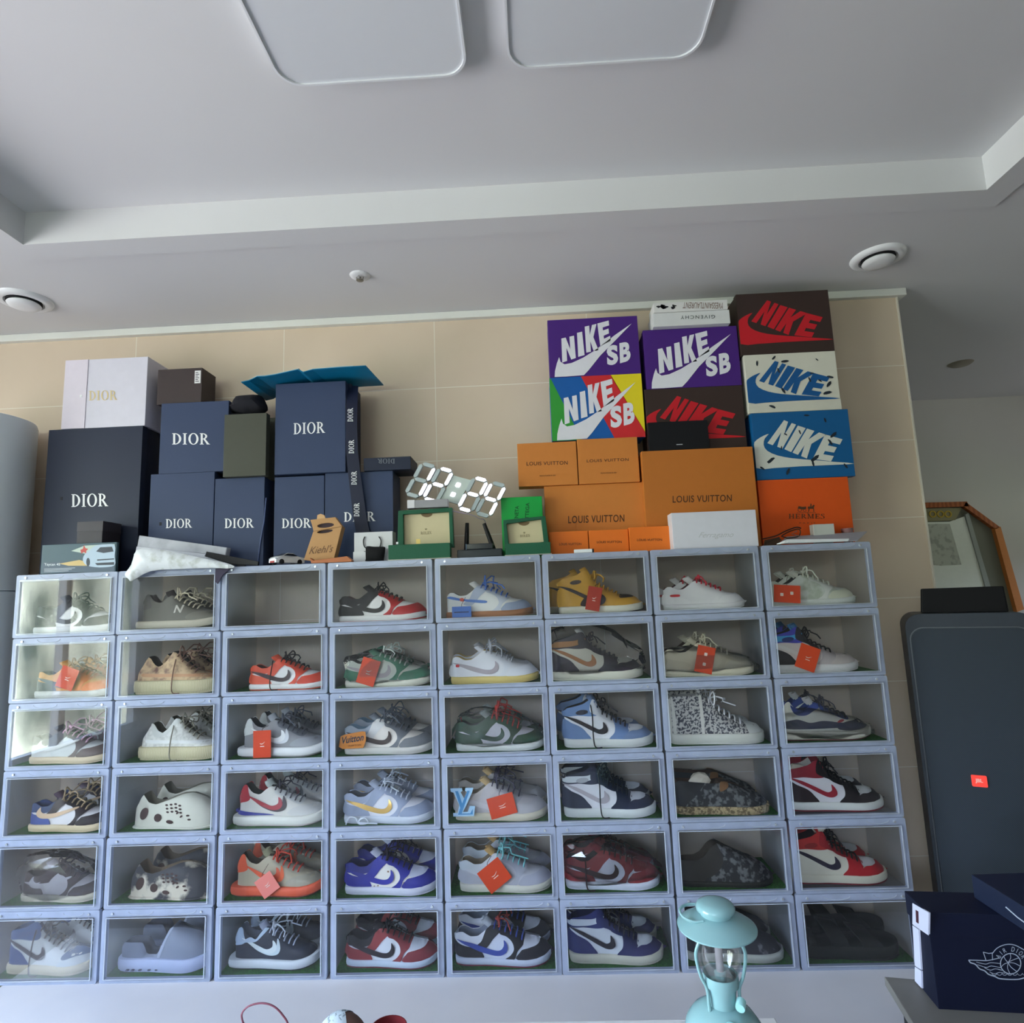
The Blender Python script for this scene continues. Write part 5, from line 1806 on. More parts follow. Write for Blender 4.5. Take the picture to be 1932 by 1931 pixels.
pic('picture_ground', [[[(80, 1081), (81, 1062), (217, 1058), (216, 1081)]]], (66, 82, 96), .0003)
pic('picture_wall', [[[(135, 1040), (160, 1030), (217, 1027), (217, 1036), (165, 1046)]]], (176, 190, 176), .0006)
pic('picture_bush', [[[(152, 1038), (157, 1036), (159, 1029), (162, 1035), (167, 1036), (163, 1040), (164, 1046), (159, 1042), (154, 1045)]]], (178, 62, 52), .0008)
pic('picture_sand', [[[(112, 1064), (150, 1057), (162, 1060), (166, 1068), (130, 1068)]]], (196, 170, 110), .0007)
pic('picture_car', [[smooth_loop([(157, 1057), (160, 1047), (170, 1038), (181, 1030), (200, 1027.5), (217, 1029), (217, 1050), (217, 1067), (195, 1071), (175, 1070), (162, 1066)], 3)]], (168, 186, 200), .0010)
pic('picture_windows', [[[(182, 1041), (190, 1033), (212, 1032), (215, 1041), (196, 1044)]], [ellipse(167, 1061, 3.5, 8, 14)], [[(184, 1056), (216, 1054), (216, 1056), (184, 1058.5)]], [[(180, 1063), (216, 1061), (216, 1066), (184, 1067)]]], (40, 48, 58), .0013)
m_ = MB()
decal_font(m_, 'Taycan 4S', rectmap(f, 84, 1063, 114, 1069, 0), y_ - .0006, None, bold=.01)
for k in range(3):
    m_.box(*sorted((f(84, 1074)[0], f(142 - 6 * k, 1074)[0])), y_ - .0012, y_ - .0007, f(100, 1073.2 + k * 2.6)[1] - .0012, f(100, 1073.2 + k * 2.6)[1])
m_.build('picture_lettering', col((206, 214, 214)), t)

# papers, white bag, black case
def px3(pts, Y):
    return [(p.x, p.z) for p in (at(x, y, Y) for x, y in pts)]


t = thing('plastic_bag', 'crumpled white plastic bag draped over the edge of the shoe boxes', 'bag', (at(330, 1070, .0).x, .0, ZT + .002))
filmm = mat('white_film', (214, 218, 222), .35, scale=30, rgb2=(176, 180, 174), thr=(.5, .7), bump=.4, bscale=40)
o_ = (t.location.x, 0, ZT + .002)
pillow('film', smooth_loop(px3([(259, 1038), (290, 1036), (330, 1042), (385, 1054), (437, 1066), (438, 1073), (400, 1072), (340, 1074), (285, 1078), (250, 1096), (243, 1093), (236, 1084), (248, 1066)], -.03), 3), -.0315, .032, filmm, t, seed=9, rough=.0015, org=o_)
pillow('film_fold', smooth_loop([(p[0], max(p[1], ZT + .004)) for p in px3([(262, 1044), (300, 1042), (380, 1058), (420, 1068), (420, 1080), (262, 1080)], .004)], 3), .004, .03, filmm, t, seed=5, rough=.001, org=o_)

t = thing('flat_packet', 'long pale grey flat packet leaning on the white plastic bag', 'packet', (at(345, 1060, .06).x, .06, ZT + .002))
MB().plate([[(a - t.location.x, b_ - ZT - .002) for a, b_ in px3([(266, 1011), (431, 1034), (428, 1049), (262, 1032)], .05)]], -.02, .01).build('wrapper', mat('grey_paper', (186, 188, 196), .6, scale=14, rgb2=(160, 162, 170), thr=(.45, .7)), t, bevel=.002)
MB().plate([[(a - t.location.x, b_ - ZT - .002) for a, b_ in px3([(262, 1032), (300, 1036), (430, 1050), (438, 1066), (380, 1053), (300, 1046), (258, 1052)], .05)]], -.024, .01).build('inner_sheet', col((206, 208, 216)), t, bevel=.002)
MB().plate([[(a - t.location.x, b_ - ZT - .002) for a, b_ in px3([(262, 1056), (430, 1056), (430, 1066), (262, 1066)], .06)]], -.01, .02).build('backing', col((170, 172, 178)), t)
t = thing('flat_case', 'flat glossy black case lying aslant in front of the navy boxes', 'case', (at(437, 1060, .034).x, .034, ZT + .001))
MB().plate([[(a - t.location.x, max(.0, b_ - ZT - .001)) for a, b_ in px3([(390, 1041), (489, 1060), (488, 1068), (440, 1066), (386, 1050)], .03)]], -.008, .0005).build('shell', mat('black_gloss', (20, 18, 26), .2), t, bevel=.002)
MB().box(.02, .05, -.006, .0, .0, .02).build('foot', mat('black_gloss', (20, 18, 26), .2), t)

t = thing('hanging_strap', 'short dark purple strap hanging over the corner of a shoe box', 'strap', (at(418, 1078, -.008).x, -.013, ZT))
MB().plate([[(a - t.location.x, b_ - ZT) for a, b_ in px3([(407, 1073), (437, 1071), (420, 1086), (411, 1102), (406, 1098)], -.013)]], -.0018, .0015).build('webbing', col((44, 36, 60), .6), t)
MB().box(-.02, .02, .0, .03, .0005, .003).build('webbing_end', col((44, 36, 60), .6), t)

# toy car
tc0 = at(541, 1066, .03)
t = thing('toy_car', 'white model sports car parked on the shoe boxes beside the brown package', 'toy car', (tc0.x, .032, ZT + .0005), math.radians(236))
prof = [(-.055, .010), (-.055, .020), (-.050, .024), (-.030, .027), (-.012, .0385), (.010, .039), (.030, .030), (.048, .025), (.055, .020), (.056, .010)]
mb_ = MB()
vs_, fs = [], []
ws = [.020, .023, .0235, .0235, .0165, .0165, .0235, .0235, .021, .020]
for (x, z), w_ in zip(prof, ws):
    vs_ += [(x, -w_, z), (x, w_, z), (x, -.021, .006), (x, .021, .006)]
for i in range(len(prof) - 1):
    a, b_ = i * 4, (i + 1) * 4
    fs += [(a, a + 1, b_ + 1, b_), (a + 2, b_ + 2, b_ + 3, a + 3), (a, b_, b_ + 2, a + 2), (a + 1, a + 3, b_ + 3, b_ + 1)]
fs += [(0, 2, 3, 1), (36, 37, 39, 38)]
mb_.add(vs_, fs, None, True)
mb_.build('body', mat('car_white', (232, 234, 236), .2, coat=.6), t, bevel=.0015)
mb_ = MB()
gx = [(-.029, .0285), (-.0125, .0382)]
mb_.add([(.0315, -.019, .0300), (.0315, .019, .0300), (.0118, .0148, .0391), (.0118, -.0148, .0391)], [(0, 1, 2, 3)])
mb_.add([(-.0305, -.019, .0282), (-.0305, .019, .0282), (-.0128, .0148, .0391), (-.0128, -.0148, .0391)], [(0, 3, 2, 1)])
for s_ in (-1, 1):
    mb_.add([(-.028, s_ * .0232, .0285), (.029, s_ * .0232, .0300), (.010, s_ * .0174, .0375), (-.012, s_ * .0174, .0372)], [(0, 1, 2, 3)])
mb_.build('windows', mat('car_glass', (30, 34, 40), .1), t)
for sx_ in (-.035, .035):
    for s_ in (-1, 1):
        wh = MB().lathe([(.0001, -.004), (.0078, -.004), (.009, -.003), (.009, .003), (.0078, .004), (.0001, .004)], n=18)
        wh.xf(0, Matrix.Translation((sx_, s_ * .020, .009)) @ Matrix.Rotation(PI / 2, 4, 'X'))
        w_o = wh.build('wheel', col((26, 26, 28)), t)
MB().box(.0535, .0575, -.012, .012, .006, .012).build('bumper_grille', col((150, 50, 50)), t)
for s_ in (-1, 1):
    MB().box(.047, .0555, s_ * .018 - .004, s_ * .018 + .004, .018, .0215, None, .001).build('headlight', col((120, 130, 140), .2), t)
MB().plate([rrect(-.075, .03, -.028, .028, .02)], 0, .0004).xf(0, Matrix(((1, 0, 0, 0), (0, 0, 1, 0), (0, 1, 0, 0), (0, 0, 0, 1)))) if False else None

# brown paper package
kr = mat('kraft_card', (184, 142, 96), .75, bump=.2, bscale=400)
t = thing('paper_package', 'brown card package with slotted top flap leaning among the gift boxes', 'package', (at(604, 1058, .04).x, .04, ZT))


def lp(pts, Y, o=None):
    o = o or t
    return [(a - o.location.x, max(b_ - o.location.z, .0)) for a, b_ in px3(pts, Y)]


def slot(cx, cy__, rx, ry, rot):
    return [(cx + rx * math.cos(a) * math.cos(rot) - ry * math.sin(a) * math.sin(rot), cy__ - rx * math.cos(a) * math.sin(rot) - ry * math.sin(a) * math.cos(rot)) for a in [2 * PI * i / 16 for i in range(16)]]


MB().plate([lp([(573, 1057), (628, 1066), (645, 994), (591, 1003)], .03), lp(slot(613, 1003, 15, 3.2, .14), .03)], -.010, .028).build('front', kr, t, bevel=.0008)
MB().plate([lp([(591, 1002.5), (645, 993.5), (632, 976), (585, 981), (588, 990)], .03), lp(slot(614, 991.5, 16, 4.5, .10), .03)], -.008, .014).build('top_flap', kr, t, bevel=.0006)
MB().plate([lp([(597, 979.5), (598, 972), (604, 969.5), (611, 972), (613, 978)], .03)], -.006, -.002).build('hang_tab', col((206, 166, 120)), t)
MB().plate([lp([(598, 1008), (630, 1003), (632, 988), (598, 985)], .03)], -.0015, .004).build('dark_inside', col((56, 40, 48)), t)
m_ = MB()
fk = lambda u, v: lp([(583 + 46 * u, 1046 - 14 * v - 4 * u)], .03)[0]
decal_font(m_, "Kiehl's", fk, -.0102, None, shear=.5)
m_.build('lettering', col((112, 80, 56)), t)
t = thing('leather_strip', 'flat tan leather piece lying in front of the brown package', 'leather piece', (at(622, 1060, .005).x, .0, ZT))
MB().plate([lp([(585, 1053), (592, 1058), (655, 1050), (664, 1057), (664, 1064), (588, 1066)], .0)], -.004, .022).build('leather', mat('tan_leather', (172, 104, 64), .5, scale=50), t, bevel=.001)

# white paper bag with cord handles, black pouch
Ub = carton('paper_bag', 'small white paper bag with black cord handles', 'bag', (668, 741, 1004, 1058), .05, .05, ZT, mat('white_bag_paper', (206, 208, 210), .7, bump=.1, bscale=100), None, None)
f, t = Ub['f'], Ub['t']
for a0, a1 in ((689, 688), (715, 722)):
    pts = [f(a0, 1013), f(a0 - 3, 1020), f(a0 - 2, 1030), f(a0 + 2, 1035)] if a0 < 700 else [f(a0, 1013), f(a0 + 4, 1020), f(a0 + 3, 1030), f(a0, 1036)]
    MB().tube(spline([(p[0], Ub['y'] - .003, p[1]) for p in pts], 4), .0018, n=6).build('handle', col((24, 24, 26)), t, smooth=True)
q0, q1 = f(668, 1042), f(700, 1042)
MB().box(-Ub['hw'] - .002, Ub['hw'] * .2, Ub['y'] - .004, Ub['y'] - .0005, 0, q0[1]).build('front_fold', col((214, 216, 218)), t)
t = thing('pouch', 'small black drawstring pouch in front of the white paper bag', 'pouch', (at(707, 1058, .03).x, .024, ZT))
pillow('cloth', smooth_loop([(p[0], max(p[1], ZT + .001)) for p in px3([(690, 1035), (694, 1031), (707, 1032), (724, 1032), (727, 1036), (724, 1056), (722, 1062), (691, 1062), (690, 1055)], .024)], 3), .024, .022, mat('black_velvet', (22, 22, 24), .95), t, seed=3, rough=.0006, org=(t.location.x, .024, ZT))
m_ = MB()
for s_ in (-1, 1):
    m_.tube(spline([(s_ * .018, 0, .037), (s_ * .028, -.004, .034), (s_ * .034, -.002, .036)], 4), .001, n=5)
m_.build('drawstring', dk, t)

# watch boxes
green = mat('green_leatherette', (22, 84, 58), .5, bump=.3, bscale=500)
cream = mat('cream_lining', (206, 194, 158), .8)


def crown(cx, cz, s_):
    return [[[(cx - .5 * s_, cz + .35 * s_), (cx - .3 * s_, cz - .3 * s_), (cx + .3 * s_, cz - .3 * s_), (cx + .5 * s_, cz + .35 * s_), (cx + .2 * s_, cz), (cx + .12 * s_, cz + .5 * s_), (cx, cz), (cx - .12 * s_, cz + .5 * s_), (cx - .2 * s_, cz)]]]


def watch_box(label, lid, inner, base, word, Y, crownp):
    cx = at((base[0] + base[1]) / 2, base[2], Y).x
    t = thing('watch_box', label, 'box', (cx, Y, ZT))
    f = Face(cx, Y, ZT)
    lo = [f(x, y) for x, y in lid]
    inn = [f(x, y) for x, y in inner]
    MB().plate([lo, inn], .012, .036).build('lid_frame', green, t, bevel=.0008)
    MB().plate([lo], .0362, .041).build('lid_back', green, t)
    ip = MB().plate([inn], .028, .036)
    ip.build('lid_lining', cream, t)
    x0_, x1_ = f(base[0], base[2])[0], f(base[1], base[2])[0]
    zt_ = f((base[0] + base[1]) / 2, base[2])[1]
    MB().box(x0_, x1_, -.028, .0115, .002, zt_, None, .0015).build('base', green, t)
    MB().box(x0_ - .003, x1_ + .003, -.03, .012, 0, .0018).build('base_paper', col((206, 206, 190)), t)
    m_ = MB()
    sh, wd = serif(word[0])
    decal(m_, sh, lambda u, v: f(word[1] + (word[3] - word[1]) * u / wd, word[4] + (word[2] - word[4]) * v - word[5] * u / wd), .028, None)
    a_ = f(*crownp)
    decal(m_, crown(a_[0], a_[1], .009), lambda u, v: (u, v), .028, None)
    m_.build('lettering', col((132, 122, 92)), t)
    # notch in the lining edge
    k_ = len(inner) and ((inner[0][0] + inner[1][0]) / 2, (inner[0][1] + inner[1][1]) / 2)
    m_ = MB()
    m_.plate([[f(k_[0] + 11 * math.cos(PI + PI * i / 10), k_[1] - 7 * math.sin(PI + PI * i / 10) * 1.0) for i in range(11)]], .0268, .0279)
    m_.build('finger_notch', col((120, 98, 70)), t)
    return t, f


t, f = watch_box('green watch box with cream lining, open, beside the white paper bag', [(750, 963), (852, 957), (855, 1032), (748, 1035)], [(759, 970), (846, 965), (848, 1024), (760, 1028)], (736, 851, 1028), ('ROLEX', 791, 1002, 812, 1007.5, 1), .035, (801, 997))
a_ = f(791, 1023)
MB().box(a_[0] - .007, a_[0] + .007, -.02, -.018, a_[1] - .008, a_[1] + .008).build('yellow_tag', col((226, 200, 120)), t)
a_ = f(752, 1026)
MB().box(a_[0] - .004, a_[0] + .003, -.02, -.018, a_[1] - .004, a_[1] + .004).build('white_tag', white_ink, t)
lt = at(800, 960, .06).z
Wb = carton('small_box', 'slim pale grey box lying on the lid of the larger green watch box', 'box', (769, 845, 943, 959), .045, .03, lt + .001, col((150, 150, 154), .5), None, None)
MB().box(-Wb['hw'] - .001, -Wb['hw'] + .024, Wb['y'] - .0012, Wb['dep'] / 2, .0, Wb['h'] + .001).build('end_cap', col((214, 214, 218), .5), Wb['t'])
t, f = watch_box('small green watch box with cream lining in front of the bright green box', [(949, 981), (1029, 973), (1036, 1027), (952, 1036)], [(955, 988), (1021, 979), (1026, 1022), (960, 1031)], (954, 1038, 1026), ('ROLEX', 981, 1008, 1000, 1013, 1.5), .035, (989, 1004))
Zb = carton('small_box', 'bright green box with vertical lettering behind the small green watch box', 'box', (946, 1024, 938, 1010), .11, .08, ZT, mat('bright_green_card', (16, 160, 66), .4), None, None)
f = Zb['f']
m_ = MB()
for word, xc_, y0_, y1_ in (('VENETA', 975, 988, 955), ('BOTTEGA', 995, 993, 949)):
    vs_, fs, _ = bfont(word, bold=.01)
    m_.add([(lambda q: (q[0], Zb['y'] - .0006, q[1]))(f(xc_ - 5 + 7 * (1 - b_) + 2 * a, y0_ + (y1_ - y0_) * a)) for a, b_ in vs_], fs)
m_.build('lettering', col((10, 70, 36)), Zb['t'])

# glowing digital clock
lit = mat('lit_segment', (255, 250, 255), .4, emit=(250, 236, 255), es=5.0)
offm = mat('unlit_segment', (176, 188, 190), .45)
cc = at(860, 925, .10)
ct = thing('digital_clock', 'white seven-segment clock glowing 12:24, tilted on the stack', 'clock', (cc.x, .10, ZT))
SEG = {'1': 'bc', '2': 'abged', '4': 'fgbc'}
hw, hh, tk = .0245, .0300, .0135


def segpoly(s_):
    w_, h_ = hw, hh
    t_ = tk / 2
    if s_ in 'agd':
        z = {'a': 2 * h_, 'g': 0, 'd': -2 * h_}[s_]
        return [(-w_ + .002, z), (-w_ + t_ + .002, z + t_), (w_ - t_ - .002, z + t_), (w_ - .002, z), (w_ - t_ - .002, z - t_), (-w_ + t_ + .002, z - t_)]
    x = {'b': w_, 'c': w_, 'e': -w_, 'f': -w_}[s_]
    z0 = 0 if s_ in 'bf' else -2 * h_
    z1 = z0 + 2 * h_
    return [(x, z0 + .002), (x + t_, z0 + t_ + .002), (x + t_, z1 - t_ - .002), (x, z1 - .002), (x - t_, z1 - t_ - .002), (x - t_, z0 + t_ + .002)]


th = math.radians(-18)
sh_ = .20
zc_ = cc.z - ZT


def clk(x, z):
    x2 = x + z * sh_
    return (x2 * math.cos(th) - z * math.sin(th), x2 * math.sin(th) + z * math.cos(th) + zc_)


for ch, cx in (('1', -.131), ('2', -.065), ('2', .065), ('4', .131)):
    for s_ in 'abcdefg':
        on = s_ in SEG[ch]
        m_ = MB()
        m_.plate([[clk(cx + a, b_) for a, b_ in segpoly(s_)]], -.010, .008)
        m_.build('lit_segment' if on else 'dark_segment', offm, ct, label='glowing white segment' if on else None)
        if on:
            p2 = segpoly(s_)
            gx_, gz_ = sum(p[0] for p in p2) / 6, sum(p[1] for p in p2) / 6
            m_ = MB()
            m_.plate([[clk(cx + gx_ + (a - gx_) * .86, gz_ + (b_ - gz_) * .86) for a, b_ in p2]], -.0112, -.0102)
            m_.build('glow_face', lit, ct)
MB().plate([[clk(a, b_) for a, b_ in ((-.033, -.048), (-.033, .048), (.033, .048), (.033, -.048))]], -.006, .008).build('colon_plate', col((190, 202, 196), .4), ct)
for b_ in (-.019, .019):
    MB().plate([[clk(a, c_) for a, c_ in rrect(-.0075, .0075, b_ - .0075, b_ + .0075, .003)]], -.0085, -.0065).build('colon_dot', lit, ct)
# stand and cord
q = clk(-.06, -.062)
cable = [at(851, 964, .09), at(870, 968, .09), at(890, 972, .10), at(905, 979, .12), at(916, 986, .14), at(925, 1040, .2)]
MB().tube(spline([(p.x - cc.x, p.y - .10, p.z - ZT) for p in cable], 5), .0018, n=6).build('power_cord', col((214, 196, 214)), ct, smooth=True)

# router
t = thing('router', 'black router with two upright antennas between the green watch boxes', 'router', (at(900, 1045, .06).x, .06, ZT))
f = Face(t.location.x, .04, ZT)
a_, b_ = f(863, 1045), f(948, 1045)
zz_ = f(905, 1037)[1]
MB().box(a_[0], b_[0], -.03, .05, .0, max(.012, zz_), None, .003).build('body', mat('router_black', (34, 40, 46), .3), t)
a_, b_, c_ = f(880, 1027), f(930, 1027), f(905, 1026)
MB().box(a_[0], b_[0], -.022, .02, max(.0125, zz_ + .0005), c_[1], None, .002).build('front_module', mat('module_black', (20, 24, 32), .15), t)
MB().box(a_[0] - .0015, a_[0] - .0002, -.0225, .02, max(.0125, zz_ + .0005), c_[1]).build('edge_light', col((150, 190, 220), .3), t)
for (x0_, y0_, x1_, y1_) in ((877, 1036, 878.5, 984), (930, 1036, 911, 985)):
    p0, p1 = f(x0_, y0_), f(x1_, y1_)
    MB().tube([(p0[0], .03, p0[1]), ((p0[0] + p1[0]) / 2, .03, (p0[1] + p1[1]) / 2), (p1[0], .03, p1[1])], [.0085, .008, .0065], n=10).build('antenna', col((22, 22, 24)), t, smooth=True)

# orange boxes
lvo = mat('saffron_card', (206, 128, 58), .6, bump=.15, bscale=500)
lvd = mat('deep_saffron_card', (188, 112, 44), .6, bump=.15, bscale=500)
lvb = mat('bright_orange_card', (228, 116, 36), .55)
brown = col((84, 54, 34), .5)
GO = 'saffron gift boxes'
L1 = carton('gift_box', 'wide saffron gift box behind the three small orange boxes', 'box', (1029, 1217, 914, 1040), .15, .1, ZT, lvo, GO, 'front')
words(L1, 'LOUIS VUITTON', 'sans', 1072, 974, 1178, 988, 3, brown, bold=.012, spacing=1.1)
L2 = carton('gift_box', 'largest saffron gift box behind the long white box', 'box', (1216, 1429, 847, 1038), .12, .15, ZT, lvd, GO, 'front')
words(L2, 'LOUIS VUITTON', 'sans', 1269, 936, 1380.5, 949, 2.5, brown, bold=.012, spacing=1.1)
L3 = carton('paper_pouch', 'saffron paper pouch overhanging the wide saffron box, next to the clock', 'pouch', (977, 1089, 835, 918), .14, .06, L1['top'] + .0008, lvo, GO)
words(L3, 'LOUIS VUITTON', 'sans', 993.5, 872, 1071, 879, 2, brown, bold=.008, spacing=1.1)
words(L3, 'MAISON FONDEE EN 1854', 'sans', 1018, 897, 1048, 899.5, 1, brown, 'small_lettering')
L4 = carton('paper_pouch', 'saffron paper pouch under the four-colour carton', 'pouch', (1090.5, 1205, 827, 912), .14, .06, L1['top'] + .0008, lvo, GO)
words(L4, 'LOUIS VUITTON', 'sans', 1107, 867.5, 1186, 873, 3, brown, bold=.008, spacing=1.1)
words(L4, 'MAISON FONDEE EN 1854', 'sans', 1133, 892, 1163, 894.5, 1, brown, 'small_lettering')
for (x0_, x1_, yt_, lab, wx0, wx1, wy) in ((1036, 1110, 1003, 'small orange box beside the green watch box', 1055, 1097, 1025), (1111.5, 1186, 1000, 'middle small orange box, between its two lookalikes', 1126, 1173, 1021), (1188, 1264, 994, 'small orange box touching the long white box', 1202, 1249, 1017)):
    Lx = carton('small_box', lab, 'box', (x0_, x1_, yt_, 1040), .08 if x0_ < 1150 else .07, .05, ZT, lvb, 'small orange boxes in front of the wide saffron box', None)
    words(Lx, 'LOUIS VUITTON', 'sans', wx0, wy, wx1, wy + 4.5, .5, brown, bold=.006)
Fb2 = carton('long_box', 'long white box with faint silver script before the largest saffron box', 'box', (1268.5, 1429, 965, 1036), .02, .06, ZT, mat('white_card_gloss', (212, 212, 222), .35), None, None)
words(Fb2, 'Ferragamo', 'sans', 1318, 1005, 1384, 1018, 1, mat('silver_ink', (232, 234, 240), .25, metal=.4), shear=.5)
t = thing('white_stub', 'tiny white stub with black tip in front of the small orange boxes', 'stub', (at(1100, 1043, .02).x, .02, ZT))
f = Face(t.location.x, .02, ZT)
a_, b_ = f(1083, 1041), f(1117, 1041)
MB().box(a_[0], b_[0], -.008, .008, 0, f(1100, 1038)[1] + .002, None, .0015).build('barrel', white_ink, t)
MB().box(b_[0] + .0002, b_[0] + .006, -.008, .008, 0, f(1100, 1038)[1] + .002, None, .001).build('tip', dk, t)
Hm = carton('gift_box', 'plain bright orange gift box with a carriage emblem at the bottom of the last stack', 'box', (1434.5, 1607, 903, 1030), .14, .12, ZT, mat('hermes_orange_card', (216, 84, 22), .6, bump=.15, bscale=500), None, 'front')
words(Hm, 'HERMES', 'serif', 1488, 970, 1556, 979, 0, brown)
words(Hm, 'PARIS', 'serif' if False else 'sans', 1508, 986, 1538, 988.5, 0, brown, 'small_lettering', spacing=1.6)
m_ = MB()
hx = lambda a, b_: Hm['f'](1503 + 36 * a, 968 - 15 * b_)
shp = [[ellipse(.16, .35, .11, .22, 14), ellipse(.16, .35, .08, .17, 14)], [ellipse(.42, .3, .08, .18, 14), ellipse(.42, .3, .055, .13, 14)], [[(.05, .55), (.1, .85), (.3, .75), (.5, .8), (.5, .5), (.3, .4)]],
       [[(.56, .6), (.6, .8), (.8, .78), (.86, 1.0), (.95, .95), (.9, .7), (.92, .1), (.88, .1), (.86, .5), (.68, .5), (.64, .1), (.6, .1), (.62, .5)]], [[(0, 0), (1, 0), (1, .05), (0, .05)]], [[(.7, .8), (.72, 1.15), (.77, 1.15), (.78, .8)]]]
decal(m_, shp, hx, Hm['y'], None)
m_.build('emblem', brown, Hm['t'])
decal(mbx := MB(), [[[(1521, 967.5), (1524, 967.5), (1526, 969.2), (1524.6, 969.2)]]], Hm['f'], Hm['y'], None)
mbx.build('accent', brown, Hm['t'])

# sneaker cartons
purple = mat('purple_card', (72, 34, 122), .5)
darkb = mat('dark_brown_card', (58, 44, 40), .5)
redk = col((196, 30, 40), .45)
blu = mat('blue_card', (22, 92, 146), .4)
crw = mat('off_white_card', (216, 214, 200), .5)
inkw = col((228, 228, 236), .45)
# logo of the purple and four-colour cartons traced in face units
FT = ((268, 245), (895, 205), (930, 610), (285, 645))


def facemap(fc, q):
    """pixel quad of the traced drawing -> pixel quad q of the target face (TL,TR,BR,BL), inverse bilinear by iteration"""
    def inv(x, y):
        u = v = .5
        for _ in range(12):
            px_ = FTq[0][0] * (1 - u) * (1 - v) + FTq[1][0] * u * (1 - v) + FTq[2][0] * u * v + FTq[3][0] * (1 - u) * v
            py_ = FTq[0][1] * (1 - u) * (1 - v) + FTq[1][1] * u * (1 - v) + FTq[2][1] * u * v + FTq[3][1] * (1 - u) * v
            u += (x - px_) / (FTq[1][0] - FTq[0][0])
            v += (y - py_) / (FTq[3][1] - FTq[0][1])
        return u, v
    FTq = fc

    def g(x, y):
        u, v = inv(x, y)
        return (u, v)
    return g


def old_quads():
    g = facemap(FT, None)
    out = []
    L_ = {'N': [(372, 540), (366, 373), (455, 352), (468, 508)], 'I': [(485, 500), (476, 333), (512, 323), (530, 487)], 'K': [(542, 470), (530, 288), (612, 268), (628, 452)], 'E': [(640, 425), (618, 265), (697, 243), (712, 385)]}
    for ch, q in L_.items():
        q = [g(*p) for p in q]
        fq = quadmap(q)
        for lp_ in NK[ch]:
            out.append([[fq(a, b_) for a, b_ in lp_]])
    sw = smooth_loop([(350, 503), (334, 545), (320, 600), (318, 640), (400, 636), (525, 626), (560, 590), (640, 490), (750, 378), (858, 262), (735, 350), (600, 455), (520, 505), (440, 542), (388, 552), (360, 535)], 1)
    out.append([[g(*p) for p in sw]])
    S2 = {'S': [(690, 562), (684, 425), (762, 408), (768, 545)], 'B': [(780, 542), (774, 402), (850, 386), (855, 522)]}
    let = []
    for ch, q in S2.items():
        let.append((ch, quadmap([g(*p) for p in q])))
    return out, let


SBS, SBL = old_quads()


def nike_carton(label, px, zb, m, Yf=.15, dep=.11, grp=None):
    return carton('shoe_carton', label, 'box', px, Yf, dep, zb, m, grp, 'front')


def uvface(b):
    return lambda u, v: (-b['hw'] + 2 * b['hw'] * u, b['h'] * (1 - v))


def print_sb(b, ink):
    fn = uvface(b)
    m_ = MB()
    for sh in SBS:
        decal(m_, [[[(min(max(u, 0), 1), min(max(v, 0), 1)) for u, v in lp_] for lp_ in sh]], fn, b['y'], None, .0012)
    for ch, q in SBL:
        vs_, fs, _ = bfont(ch, bold=.05)
        m_.add([(lambda p: (p[0], b['y'] - .0012, p[1]))(fn(*q(u, v))) for u, v in vs_], fs)
    return m_.build('lettering', ink, b['t'])


GN = 'sneaker cartons stacked above the gift boxes'
N2 = nike_carton('four-colour carton in red, yellow, blue and green below the first purple one', (1039, 1214, 709, 828), L4['top'] + .0008, mat('carton_blue', (22, 92, 168), .5), grp=GN)
fn = uvface(N2)
for nm, c_, pl in (('green_panel', (52, 152, 56), [(0, 0), (.0, 1), (.32, 1), (.25, .78), (.02, .03)]), ('red_panel', (206, 44, 48), [(.345, 0), (.67, 0), (1, .92), (1, 1), (.67, 1)]), ('yellow_panel', (232, 212, 36), [(.665, 0), (1, 0), (1, .93)])):
    m_ = MB()
    decal(m_, [[pl]], fn, N2['y'], None, .0005)
    m_.build(nm, col(c_, .5), N2['t'])
print_sb(N2, inkw)
N1 = nike_carton('purple carton with white lettering on the four-colour carton', (1035, 1206, 600, 708), N2['top'] + .0005, purple, grp=GN)
print_sb(N1, inkw)
N4 = nike_carton('dark brown carton with red lettering half hidden by a black box', (1219, 1405, 731, 845), L2['top'] + .0008, darkb, grp=GN)
N3 = nike_carton('purple carton with white lettering under the white books', (1216, 1395, 619, 727), N4['top'] + .0005, purple, grp=GN)
print_sb(N3, inkw)
OT = ((122, 110), (680, 98), (740, 470), (145, 510))
gO = facemap(OT, None)
OS = []
for ch, q in {'N': [(212, 290), (312, 155), (382, 182), (300, 322)], 'I': [(312, 325), (392, 188), (438, 203), (352, 342)], 'K': [(360, 345), (446, 206), (560, 242), (445, 378)], 'E': [(480, 380), (552, 240), (655, 268), (590, 392)]}.items():
    fq = quadmap([gO(*p) for p in q])
    for lp_ in NK[ch]:
        OS.append([[fq(a, b_) for a, b_ in lp_]])
OS.append([[gO(*p) for p in smooth_loop([(222, 235), (198, 262), (190, 300), (210, 335), (270, 362), (360, 378), (480, 386), (600, 394), (740, 402), (600, 412), (400, 424), (250, 436), (139, 438), (126, 330), (126, 300), (150, 270), (190, 246)], 2)]])


def print_old(b, ink, sc=1.0, dx=0, dy=0):
    fn = uvface(b)
    m_ = MB()
    for sh in OS:
        decal(m_, [[[(min(max(u * sc + dx, 0.001), .999), min(max(v * sc + dy, 0.001), .999)) for u, v in lp_] for lp_ in sh]], fn, b['y'], None, .0012)
    return m_.build('lettering', ink, b['t'])


